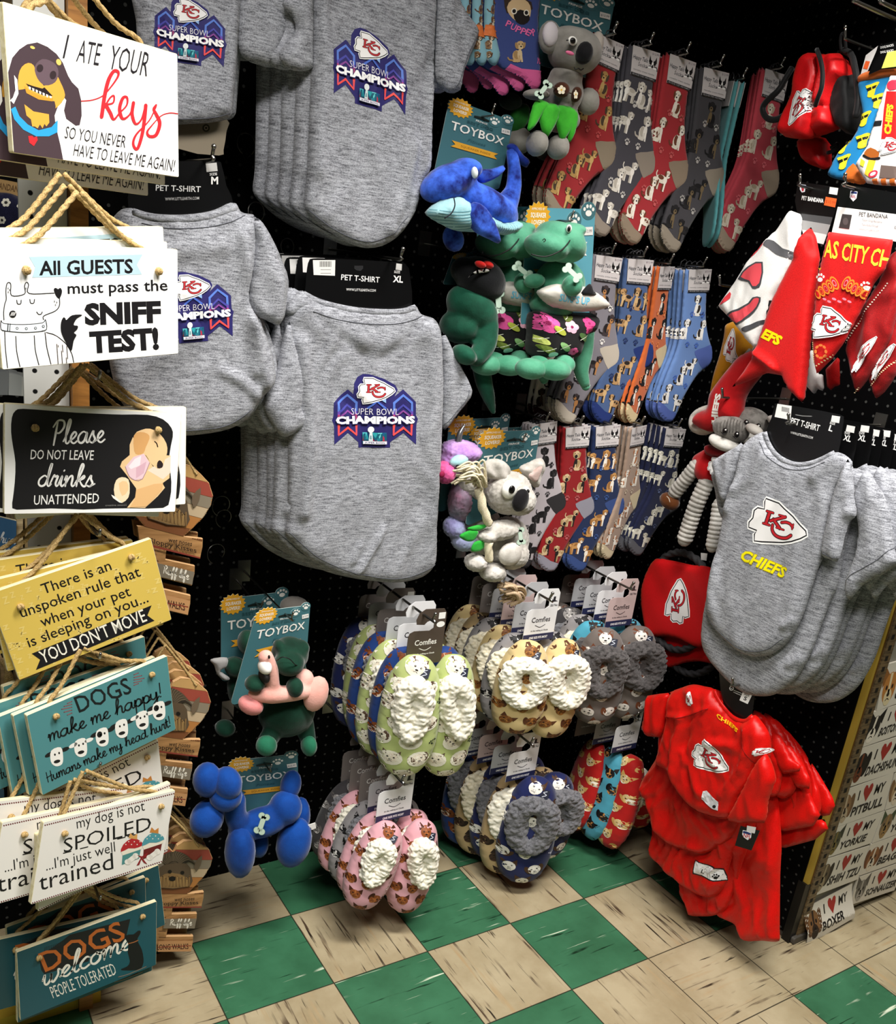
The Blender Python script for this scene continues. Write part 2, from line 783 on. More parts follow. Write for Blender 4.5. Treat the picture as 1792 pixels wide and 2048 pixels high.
def remeshed(mb, voxel, smooth_it=4, disp=None):
    """fuse overlapping solids into one continuous skin; returns vertices and faces"""
    o = mb.build('blob')
    md = o.modifiers.new('r', 'REMESH')
    md.mode = 'VOXEL'
    md.voxel_size = voxel
    md.use_smooth_shade = True
    if smooth_it:
        sm = o.modifiers.new('s', 'SMOOTH')
        sm.iterations = smooth_it
        sm.factor = 0.5
    dg = bpy.context.evaluated_depsgraph_get()
    me = bpy.data.meshes.new_from_object(o.evaluated_get(dg))
    nv = len(me.vertices)
    V = np.empty(nv * 3)
    me.vertices.foreach_get('co', V)
    V = V.reshape(-1, 3)
    F = [tuple(p.vertices) for p in me.polygons]
    if disp is not None:
        Nn = np.array([tuple(v.normal) for v in me.vertices])
        V = V + Nn * disp(V)[:, None]
    old = o.data
    bpy.data.objects.remove(o)
    bpy.data.meshes.remove(old)
    bpy.data.meshes.remove(me)
    return V, F


def drape(amp, sx, sy, seed=0.0, warp=0.0):
    """soft irregular cloth folds, longer along y"""
    def f(Q):
        out = np.empty(len(Q))
        for i, (x, y) in enumerate(Q):
            xx = x + warp * noise.noise(Vector((x * 9, y * 9, seed + 7)))
            n = noise.noise(Vector((xx * sx, y * sy, seed)))
            m = noise.noise(Vector((xx * sx * 2.3, y * sy * 2.1, seed + 3)))
            out[i] = amp * ((1 - abs(n) * 2.2) * .75 + .45 * m)
        return out
    return f


def curls(amp, size, seed=0.0):
    """displacement of curly fleece"""
    def f(V):
        out = np.empty(len(V))
        for i, p in enumerate(V):
            q = Vector(p) / size + Vector((seed, seed * 1.7, 0))
            d = noise.voronoi(q)[0]
            out[i] = amp * (0.62 - min(d[0], 1.0)) + amp * 0.35 * noise.noise(q * 2.3)
        return out
    return f


# ------------------------------------------------------------------ things
def tag(o, label=None, cat=None, group=None, kind=None):
    if label:
        o['label'] = label
    if cat:
        o['category'] = cat
    if group:
        o['group'] = group
    if kind:
        o['kind'] = kind
    return o


def thing(name, label, cat, fr=None, group=None):
    o = bpy.data.objects.new(name, None)
    COL.objects.link(o)
    o.empty_display_size = 0.02
    if fr is not None:
        o.matrix_world = fr.mat() if isinstance(fr, Frame) else Matrix.Translation(fr)
    return tag(o, label, cat, group)


KIDS = {}


def copy_tree(o, parent=None, keep=None):
    c = o.copy()
    COL.objects.link(c)
    if parent is not None:
        c.parent = parent
    for ch in list(o.children):
        if keep is None or keep(ch):
            copy_tree(ch, c, keep)
    return c


def dup(root, off=(0, 0, 0), spin=0.0, about=(0, 0), label=None, group=None, keep=None, yaw=0.0):
    """copy of a hanging thing, moved by off (its own axes) and swung by spin about a hang point"""
    c = copy_tree(root, None, keep)
    M = root.matrix_world if root.matrix_world != Matrix() else root.matrix_basis
    M = root.matrix_basis
    A = Matrix.Translation((about[0], about[1], 0))
    c.matrix_basis = M @ Matrix.Translation(off) @ A @ Matrix.Rotation(spin, 4, 'Z') @ Matrix.Rotation(yaw, 4, 'Y') @ A.inverted()
    if label:
        c['label'] = label
    if group:
        c['group'] = group
    return c


def solo(mb, name, label, cat, group=None, fr=None, kind=None):
    o = mb.build(name)
    if fr is not None:
        o.matrix_basis = fr.mat()
    return tag(o, label, cat, group, kind)


def hook(P0, P1, r=0.0028, tip=0.012, label='metal peg hook', group='peg hooks on the black boards'):
    """wire peg hook from the wall point P0 to its tip P1, upturned end with a ball"""
    P0, P1 = np.array(P0, float), np.array(P1, float)
    mb = MB()
    d = (P1 - P0) / np.linalg.norm(P1 - P0)
    up = np.array([0, 0, 1.0])
    side = np.cross(d, up)
    tube(mb, resample(smooth_open([P0, P0 + d * 0.02, P1 - d * 0.012, P1 + up * 0.4 * tip, P1 + d * 0.6 * tip + up * 1.5 * tip], 4), 0.008, False), r, METAL, 8)
    ball(mb, P1 + d * 0.6 * tip + up * 1.5 * tip, r * 1.35, METAL, 8, 6)
    o = solo(mb, 'peg_hook', label, 'hook', group)
    pl = MB()
    c = P0 + d * 0.001
    a, b = side * 0.014, up * 0.024
    e = d * 0.002
    V = [c + sx * a + sy * b + k * e for k in (-1, 1) for sx, sy in ((-1, -1), (1, -1), (1, 1), (-1, 1))]
    pl.add(V, [(3, 2, 1, 0), (4, 5, 6, 7), (0, 1, 5, 4), (1, 2, 6, 5), (2, 3, 7, 6), (3, 0, 4, 7)], METAL, False)
    pl.build('backplate', o)
    return o

# ------------------------------------------------------------------ the room
S = 0.2286          # floor tile
YB = 0.20           # face of the back board
XR = 1.053          # face of the right board
YE = -0.562         # end of the right run of shelving


def tile_mat(base, dark, streaks, along_x):
    m, nt, b = new_mat('floor_tile_' + base.strip('#') + ('_x' if along_x else '_y'))
    sc = (5, 75, 1) if along_x else (75, 5, 1)
    v = coords(nt, sc)
    f = noise_tex(nt, v, 1.0, 4, 0.6, 0.35)
    g = noise_tex(nt, coords(nt, (7, 7, 1)), 1.0, 5, 0.6)
    c = ramp(nt, g, [(0.3, dark), (0.65, base)])
    prev = c
    for lo, hi, col, off, sc2 in streaks:
        fv = noise_tex(nt, coords(nt, tuple(q * sc2 for q in sc[:2]) + (1,), rot=(0, 0, off * 0.04)), 1.0, 3, 0.55, 0.3)
        mk = ramp(nt, fv, [(lo, 0.0), (hi, 1.0)])
        patch = ramp(nt, noise_tex(nt, coords(nt, (9 + off, 9, 1)), 1.0, 2), [(0.38, 0.0), (0.55, 1.0)])
        mu = N(nt, 'ShaderNodeMath', operation='MULTIPLY')
        nt.links.new(mk, mu.inputs[0])
        nt.links.new(patch, mu.inputs[1])
        mx = N(nt, 'ShaderNodeMix', data_type='RGBA')
        nt.links.new(mu.outputs[0], mx.inputs[0])
        nt.links.new(prev, mx.inputs[6])
        mx.inputs[7].default_value = lin(col)
        prev = mx.outputs[2]
    # dark joints between tiles
    tc = N(nt, 'ShaderNodeTexCoord')
    sx = N(nt, 'ShaderNodeSeparateXYZ')
    nt.links.new(tc.outputs['Object'], sx.inputs[0])
    ds = []
    for k in (0, 1):
        a = N(nt, 'ShaderNodeMath', operation='DIVIDE')
        a.inputs[1].default_value = S
        nt.links.new(sx.outputs[k], a.inputs[0])
        p = N(nt, 'ShaderNodeMath', operation='PINGPONG')
        p.inputs[1].default_value = 0.5
        nt.links.new(a.outputs[0], p.inputs[0])
        ds.append(p.outputs[0])
    mn = N(nt, 'ShaderNodeMath', operation='MINIMUM')
    nt.links.new(ds[0], mn.inputs[0])
    nt.links.new(ds[1], mn.inputs[1])
    jm = ramp(nt, mn.outputs[0], [(0.003, 0.0), (0.008, 1.0)])
    mx = N(nt, 'ShaderNodeMix', data_type='RGBA')
    nt.links.new(jm, mx.inputs[0])
    mx.inputs[6].default_value = lin('#1e1c14')
    nt.links.new(prev, mx.inputs[7])
    nt.links.new(mx.outputs[2], b.inputs['Base Color'])
    b.inputs['Roughness'].default_value = 0.42
    b.inputs['Specular IOR Level'].default_value = 0.35
    bump(nt, b, jm, 0.2, 0.0006)
    return m


GREENST = [(0.64, 0.70, '#cfd8c0', 1, 1.0), (0.62, 0.68, '#0c2c1a', 5, 1.3)]
BEIGEST = [(0.60, 0.67, '#4a3a2c', 2, 1.2), (0.62, 0.68, '#2c241c', 6, 1.4), (0.58, 0.72, '#a58f6c', 9, 0.7)]
TG = tile_mat('#3a6f50', '#2c5a3e', GREENST, True)
TBX = tile_mat('#ada083', '#938466', BEIGEST, True)
TBY = tile_mat('#ada083', '#938466', BEIGEST, False)
mb = MB()
for i in range(-12, 16):
    for j in range(-2, 12):
        green = (i + j) % 2 == 1
        if (i, j) in ((3, 2), (6, 1), (6, 3)) or (i >= 5 and j <= 2) or (i >= 7 and j < 6 and (i * 3 + j) % 4):
            green = False
        if green:
            mt = TG
        else:
            mt = TBX if (i, j) in ((3, 2), (4, 2), (-1, -1), (5, 2), (-2, 0)) or (i * 7 + j * 5) % 9 == 1 else TBY
        x, y = i * S, -j * S
        mb.add([(x, y - S, 0), (x + S, y - S, 0), (x + S, y, 0), (x, y, 0)], [(0, 1, 2, 3)], mt, False)
solo(mb, 'floor', None, None, kind='structure')


def pegboard_mat(name, ax, base, hole, pitch=0.0254, rad=0.095):
    m, nt, b = new_mat(name)
    tc = N(nt, 'ShaderNodeTexCoord')
    sx = N(nt, 'ShaderNodeSeparateXYZ')
    nt.links.new(tc.outputs['Object'], sx.inputs[0])
    sq = []
    for k in (ax, 2):
        a = N(nt, 'ShaderNodeMath', operation='DIVIDE')
        a.inputs[1].default_value = pitch
        nt.links.new(sx.outputs[k], a.inputs[0])
        p = N(nt, 'ShaderNodeMath', operation='PINGPONG')
        p.inputs[1].default_value = 0.5
        nt.links.new(a.outputs[0], p.inputs[0])
        q = N(nt, 'ShaderNodeMath', operation='POWER')
        q.inputs[1].default_value = 2
        nt.links.new(p.outputs[0], q.inputs[0])
        sq.append(q.outputs[0])
    ad = N(nt, 'ShaderNodeMath', operation='ADD')
    nt.links.new(sq[0], ad.inputs[0])
    nt.links.new(sq[1], ad.inputs[1])
    r = N(nt, 'ShaderNodeMath', operation='SQRT')
    nt.links.new(ad.outputs[0], r.inputs[0])
    mk = ramp(nt, r.outputs[0], [(rad, hole), (rad + 0.03, base)])
    nt.links.new(mk, b.inputs['Base Color'])
    b.inputs['Roughness'].default_value = 0.6
    b.inputs['Specular IOR Level'].default_value = 0.06
    return m


PEGX = pegboard_mat('black_pegboard_back', 0, '#060607', '#4a4a48')
PEGY = pegboard_mat('black_pegboard_right', 1, '#060607', '#4a4a48')
BROWN = wood('#2a1a10', '#160d08')
mb = MB()
box(mb, (-2.6, YB, 0), (XR, YB + 0.03, 2.06), PEGX)
solo(mb, 'wall_back', None, None, kind='structure')
mb = MB()
box(mb, (XR, YE + 0.01, 0.02), (XR + 0.03, YB + 0.03, 2.06), PEGY)
solo(mb, 'wall_right', None, None, kind='structure')
# dark header beams and an unseen canopy sized to shade the top rows
HEAD = paint('#0d0906', 0.7, 0.1)
mb = MB()
box(mb, (-2.6, YB - 0.02, 2.06), (XR, YB + 0.03, 2.42), HEAD)
solo(mb, 'trim_1', None, None, kind='structure')
mb = MB()
box(mb, (XR - 0.02, YE, 2.06), (XR + 0.05, YB + 0.03, 2.20), paint('#1a140a', 0.7, 0.1))
box(mb, (XR - 0.02, YE, 2.20), (XR + 0.05, YB + 0.03, 2.42), paint('#160605', 0.7, 0.1))
solo(mb, 'trim_2', None, None, kind='structure')
mb = MB()
box(mb, (-2.6, -0.49, 2.16), (XR + 0.05, YB - 0.02, 2.20), HEAD)  # out of view; height and reach set to darken the top rows
solo(mb, 'shade_canopy', None, None, kind='structure')
# room beyond: far walls and ceiling of the shop
mb = MB()
box(mb, (-4.2, -4.6, 3.05), (4.4, 0.6, 3.1), paint('#d8d6cf', 0.8))
solo(mb, 'ceiling', None, None, kind='structure')
mb = MB()
box(mb, (-4.2, 0.6, -0.02), (4.4, 0.65, 3.1), paint('#3a352e', 0.8))
solo(mb, 'wall_far', None, None, kind='structure')

# ------------------------------------------------------------------ end of the right run: post, steel board, magnets
FE = Frame((XR, YE, 0), (1, 0, 0), (0, 0, 1))


def endx(u, v):
    return FE.px((u, v))[0]


RUST = wood('#7a6444', '#3a2e20', 30)
po = thing('shelving_upright', 'rusty brown slotted steel upright with a yellow edge at the end of the shelving', 'upright', FE)
mb = MB()
prism(mb, rect(0.022, 0.0, 0.052, 2.05), -0.028, 0.006, RUST)
for k in range(76):
    z = 0.06 + 0.0254 * k
    prism(mb, rect(0.031, z, 0.041, z + 0.011), 0.0055, 0.0066, paint('#171208', 0.8))
mb.build('slotted_channel', po)
mb = MB()
prism(mb, rect(0.004, 0.17, 0.018, 2.05), -0.02, 0.004, paint('#b3953a', 0.5))
prism(mb, rect(0.012, 0.17, 0.0145, 2.05), 0.004, 0.006, paint('#5a3c14', 0.6))
tag(mb.build('edge_strip', po), 'yellow edge strip')
mb = MB()
prism(mb, rect(-0.002, 0.0, 0.02, 0.17), -0.018, 0.003, paint('#100f0e', 0.4))
mb.build('kick_plate', po)
mb = MB()
prism(mb, rect(0.004, 0.0, 0.06, 0.018, 0.006), -0.035, 0.012, paint('#4a4640', 0.5))
mb.build('foot', po)
mb = MB()
prism(mb, rect(0.053, 0.02, 1.2, 2.05), -0.03, -0.004, paint('#8f8a7d', 0.45))
mb2 = mb
gb = mb.build('steel_board')
gb.matrix_basis = FE.mat()
tag(gb, 'grey steel board covered with dog breed magnets', 'board')


# ------------------------------------------------------------------ little dogs, drawn in a box about one unit high, y up
def dog_head(a, cx, cy, s, pal, kind='drop'):
    base, ear, mz, dk = pal
    P = lambda x, y: (cx + x * s, cy + y * s)
    if kind == 'drop':
        a.ell(*P(-.36, .05), .17 * s, .36 * s, ear, .25)
        a.ell(*P(.36, .05), .17 * s, .36 * s, ear, -.25)
    else:
        a.poly([P(-.42, .1), P(-.46, .62), P(-.1, .36)], ear)
        a.poly([P(.42, .1), P(.46, .62), P(.1, .36)], ear)
    a.ell(*P(0, .02), .36 * s, .4 * s, base, n=18)
    a.ell(*P(0, -.2), .23 * s, .23 * s, mz, n=16)
    a.poly([P(-.06, .4), P(.06, .4), P(.05, -.1), P(-.05, -.1)], mz)
    a.ell(*P(-.16, .08), .055 * s, .06 * s, dk, n=8)
    a.ell(*P(.16, .08), .055 * s, .06 * s, dk, n=8)
    a.ell(*P(0, -.11), .085 * s, .06 * s, dk, n=10)
    a.stroke([P(-.1, -.27), P(0, -.22), P(.1, -.27)], .03 * s, dk, 2)


def dog_sit(a, cx, cy, s, pal, f=1):
    base, ear, mz, dk = pal
    P = lambda x, y: (cx + f * x * s, cy + y * s)
    a.stroke([P(-.2, -.42), P(-.38, -.4), P(-.45, -.3)], .07 * s, ear, 2)
    a.ell(*P(-.04, -.24), .21 * s, .28 * s, base, .12 * f, 12)
    a.ell(*P(-.08, -.18), .12 * s, .2 * s, ear, .2 * f, 10)
    a.ell(*P(.08, -.15), .11 * s, .24 * s, mz, 0, 10)
    a.poly([P(.02, -.2), P(.03, -.5), P(.1, -.5), P(.1, -.2)], base)
    a.poly([P(.13, -.2), P(.14, -.5), P(.22, -.5), P(.18, -.15)], mz)
    a.ell(*P(-.12, -.46), .13 * s, .05 * s, base, 0, 8)
    a.ell(*P(.1, .26), .19 * s, .2 * s, base, 0, 12)
    a.ell(*P(-.07, .24), .07 * s, .16 * s, ear, .2 * f, 8)
    a.ell(*P(.27, .26), .06 * s, .15 * s, ear, -.2 * f, 8)
    a.ell(*P(.12, .17), .1 * s, .1 * s, mz, 0, 10)
    a.ell(*P(.13, .2), .045 * s, .035 * s, dk, 0, 7)
    a.ell(*P(.04, .31), .025 * s, .028 * s, dk, 0, 6)
    a.ell(*P(.19, .31), .025 * s, .028 * s, dk, 0, 6)


def dog_stand(a, cx, cy, s, pal, f=1):
    base, ear, mz, dk = pal
    P = lambda x, y: (cx + f * x * s, cy + y * s)
    a.stroke([P(-.36, 0), P(-.46, .12), P(-.44, .25)], .06 * s, base, 2)
    for x, c in ((-.3, ear), (-.2, base), (.12, ear), (.22, mz)):
        a.poly([P(x - .05, -.08), P(x - .04, -.5), P(x + .05, -.5), P(x + .06, -.08)], c)
    a.ell(*P(-.05, -.02), .36 * s, .18 * s, base, 0, 14)
    a.ell(*P(-.12, .05), .2 * s, .1 * s, ear, 0, 10)
    a.ell(*P(.2, -.02), .12 * s, .17 * s, mz, 0, 10)
    a.ell(*P(.28, .26), .17 * s, .17 * s, base, 0, 12)
    a.ell(*P(.14, .26), .06 * s, .14 * s, ear, .2 * f, 8)
    a.ell(*P(.42, .3), .05 * s, .1 * s, ear, -.2 * f, 8)
    a.ell(*P(.33, .19), .09 * s, .08 * s, mz, 0, 8)
    a.ell(*P(.36, .22), .04 * s, .032 * s, dk, 0, 7)
    a.ell(*P(.25, .3), .022 * s, .025 * s, dk, 0, 6)


def paw(a, cx, cy, s, col):
    a.ell(cx, cy - .15 * s, .24 * s, .2 * s, col, n=9)
    for x, y in ((-.32, .1), (-.12, .28), (.12, .28), (.32, .1)):
        a.ell(cx + x * s, cy + y * s, .1 * s, .13 * s, col, n=7)


FRM = Frame((XR, YE - 0.0005, 0), (1, 0, 0), (0, 0, 1))
MAGNETS = [
    ('CHIHUAHUA', [(1768, 1330), (1890, 1296), (1850, 1385), (1752, 1422)], ('#b5793a', '#8a5a2c', '#d8c8a0', '#1a120c'), 'up', 'tan'),
    ('BOSTON TERRIER', [(1742, 1425), (1852, 1390), (1828, 1458), (1715, 1497)], ('#1c1a1a', '#0e0d0d', '#e6ddcc', '#050505'), 'up', 'black and white'),
    ('DACHSHUND', [(1715, 1498), (1828, 1462), (1800, 1540), (1690, 1576)], ('#16120f', '#0c0a09', '#6a3418', '#050505'), 'drop', 'black'),
    ('PITBULL', [(1683, 1582), (1787, 1544), (1767, 1620), (1666, 1656)], ('#8a6a48', '#6e5236', '#b8a68a', '#1a120c'), 'drop', 'brown'),
    ('YORKIE', [(1664, 1657), (1766, 1622), (1741, 1686), (1645, 1718)], ('#4a4a34', '#33382a', '#7a6a3a', '#120e0a'), 'up', 'shaggy grey'),
    ('SHIH TZU', [(1644, 1720), (1738, 1691), (1715, 1758), (1615, 1796)], ('#5a4c38', '#2c261c', '#9a8a6c', '#120e0a'), 'drop', 'long-eared grey'),
    ('BOXER', [(1607, 1816), (1704, 1766), (1694, 1825), (1598, 1880)], ('#7a5634', '#5a3c22', '#2a1c14', '#0c0806'), 'drop', 'brown'),
    ('BULLDOG', [(1789, 1546), (1890, 1508), (1868, 1584), (1769, 1620)], ('#a88a64', '#7a5a3a', '#d8c8b0', '#1a120c'), 'drop', 'fawn'),
    ('YORKIE', [(1768, 1622), (1868, 1586), (1842, 1650), (1744, 1686)], ('#7a6448', '#3c4a30', '#9a7a4a', '#120e0a'), 'up', 'grey'),
    ('BEAGLE', [(1741, 1688), (1842, 1652), (1816, 1716), (1718, 1751)], ('#8a5a34', '#6a4024', '#d8ccb8', '#120e0a'), 'drop', 'brown and white'),
    ('SCHNAUZER', [(1716, 1754), (1812, 1720), (1788, 1780), (1699, 1810)], ('#6a665e', '#55514a', '#a8a298', '#120e0a'), 'up', 'grey'),
]
MPOS = ['topmost, cut off', 'second from the top', 'third from the top',
        'above the left yorkie one', 'left column', 'above the boxer one', 'lowest, curling off the board',
        'right of the pitbull one', 'right column', 'above the schnauzer one', 'lowest of the right column']
for (name, q, pal, ek, look), pos in zip(MAGNETS, MPOS):
    Q = FRM.px(q)
    mb = MB()
    curl = name == 'BOXER'
    a = Art()
    if curl:
        a.poly([(0, 0), (300, 0), (300, 100), (0, 100)], '#d6d0c2')
    else:
        prism(mb, Q, -0.0035, 0.0012, paint('#d6d0c2', 0.4), paint('#b8b2a4', 0.5))
    T = quad_map([(0, 0), (300, 0), (300, 100), (0, 100)], Q[[3, 2, 1, 0]])
    dog_head(a, 45, 46, 90, pal, ek)
    a.text('I', (112, 58), (119, 58), 26, '#151311', .02, up=(0, 1))
    a.poly([(165, 46), (141, 72), (139, 84), (146, 92), (157, 90), (165, 80), (173, 90), (184, 92), (191, 84), (189, 72)], '#9c2a24')
    a.text('MY', (206, 58), (268, 58), 26, '#151311', .02, .15, up=(0, 1))
    n = len(name)
    a.text(name, (88, 18), (88 + min(200, 24 * n + 20), 18), 24, '#151311', .03, .15, up=(0, 1))
    stamp(mb, a, T, off=0.0015, step=4e-5, sp=.008 if curl else None)
    if curl:
        stamp(mb, Art().poly([(0, 0), (300, 0), (300, 100), (0, 100)], '#b8b2a4'), T, off=.0004, sp=.008)
        for arr in mb.v:
            k = np.clip((0.11 - (arr[:, 1])) / 0.08, 0, 1)
            arr[:, 2] += 0.02 * k * k
    solo(mb, 'dog_magnet', 'I love my %s magnet, %s dog head, %s' % (name.lower(), look, pos), 'magnet', 'dog breed magnets on the steel board', FRM)

# ------------------------------------------------------------------ printed marks used on several things (drawn with y down)
CREST = np.array([(405, 118), (490, 120), (530, 140), (590, 165), (640, 195), (682, 218), (692, 242), (660, 270), (610, 300), (560, 320), (500, 335),
                  (440, 350), (395, 357), (385, 320), (395, 300), (345, 297), (338, 268), (355, 240), (352, 200), (370, 178), (410, 175), (400, 140)], float)


def shrink(P, d):
    P = np.asarray(P, float)
    s = 1 if area2(P) > 0 else -1
    t = np.roll(P, -1, 0) - np.roll(P, 1, 0)
    t /= np.linalg.norm(t, axis=1)[:, None]
    return P + s * d * np.stack([-t[:, 1], t[:, 0]], 1)


def crest(rim='#ffffff', red='#c4202b', black='#0d0b10'):
    a = Art()
    if rim:
        a.poly(shrink(CREST, -9), rim)
    a.poly(CREST, black)
    a.poly(shrink(CREST, 7), '#f4f2f2')
    for col, w, k in ((black, 25, 1), (red, 15, 0)):
        a.stroke([(447, 186), (440, 246)], w, col, 0)
        a.stroke([(430, 182), (468, 182)], w * .62, col, 0)
        a.stroke([(424, 250), (462, 250)], w * .62, col, 0)
        a.stroke([(545, 182), (462, 226)], w * .8, col, 0)
        a.stroke([(505, 182), (548, 180)], w * .5, col, 0)
        a.stroke([(478, 214), (526, 248)], w * .9, col, 0)
        a.stroke([(506, 250), (552, 250)], w * .5, col, 0)
        a.stroke([(600, 222), (582, 209), (556, 207), (530, 216)], w * .75, col, 3)
        a.stroke([(480, 244), (484, 268), (506, 289), (540, 295), (576, 287), (600, 266)], w * .85, col, 4)
        a.stroke([(601, 206), (599, 232)], w * .5, col, 0)
    return a


CREST_SRC = [(405, 118), (690, 240), (395, 355)]


def champions():
    a = Art()
    a.poly([(120, 350), (255, 225), (305, 270), (310, 170), (345, 110), (400, 82), (460, 85), (590, 125), (700, 185), (722, 230), (690, 292), (770, 225),
            (895, 345), (895, 470), (914, 505), (900, 555), (890, 740), (770, 630), (650, 720), (650, 770), (357, 770), (355, 720), (252, 630), (125, 740),
            (125, 560), (106, 515), (120, 470)], '#2c2868')
    for x in (0, 514):
        for c, y0, w in (('#5d7fd6', 280, 24), ('#4a4aa6', 372, 22)):
            a.stroke([(168 + x, y0 + 150), (168 + x, y0 + 72), (254 + x, y0), (340 + x, y0 + 72), (340 + x, y0 + 150)], w, c, 0)
        a.poly([(156 + x, y0 + 60), (180 + x, y0 + 60), (180 + x, 470), (156 + x, 470)], '#6a4ab0')
        a.poly([(328 + x, y0 + 60), (352 + x, y0 + 60), (352 + x, 470), (328 + x, 470)], '#6a4ab0')
        a.stroke([(168 + x, 470), (166 + x, 648), (252 + x, 580), (336 + x, 648), (338 + x, 470)], 24, '#b8497e', 0)
        a.stroke([(168 + x, 560), (166 + x, 650), (252 + x, 582), (336 + x, 650), (338 + x, 560)], 24, '#f0524e', 0)
        a.stroke([(195 + x, 470), (254 + x, 425), (312 + x, 470)], 18, '#8a4a9a', 0)
    a.stroke([(440, 400), (520, 335), (600, 400)], 20, '#4c6cc8', 0)
    a.poly([(570, 330), (608, 300), (606, 352)], '#8fb4ea')
    a.put(crest('#ffffff', '#c03038'), lambda Q: Q)
    a.text('SUPER BOWL', (290, 462), (722, 462), 64, '#f6f4f8', -.012)
    a.text('CHAMPIONS', (134, 546), (882, 544), 68, '#1f1c55', .10)
    a.text('CHAMPIONS', (136, 542), (880, 540), 66, '#ffffff', .055)
    a.poly([(394, 628), (610, 628), (610, 735), (394, 735)], '#1f8a98')
    for k in range(5):
        x = 394 + 43 * k
        a.poly([(x, 628), (x + 43, 628), (x + 20, 705)], ('#58c4cc', '#143a6a', '#2aa0a8', '#6ad0d4', '#1c5a8a')[k])
        a.poly([(x, 705), (x + 43, 705), (x + (35 if k % 2 else 8), 655)], ('#a82844', '#1c3c78', '#8a2450', '#2a7a90', '#c02c48')[k])
    a.text('LVII', (402, 700), (606, 700), 66, '#0f5a70', .02)
    a.poly([(396, 708), (610, 708), (610, 735), (396, 735)], '#e8e6f0')
    a.text('SUPER BOWL', (414, 730), (594, 730), 16, '#3a3a6a', .01)
    a.ell(466, 600, 27, 30, '#eef2f2', .4)
    a.poly([(455, 628), (478, 628), (482, 705), (446, 705)], '#d8e6e8')
    a.poly([(458, 655), (470, 655), (474, 690), (452, 690)], '#7aa0a8')
    return a


CHAMP = champions()
CREST_W = crest()
CREST_N = crest(None)


def champ_at(uv3):
    """three photo points: right ribbon peak, right ribbon tip, middle of the game badge"""
    return affine([(770, 225), (890, 740), (502, 680)], uv3)


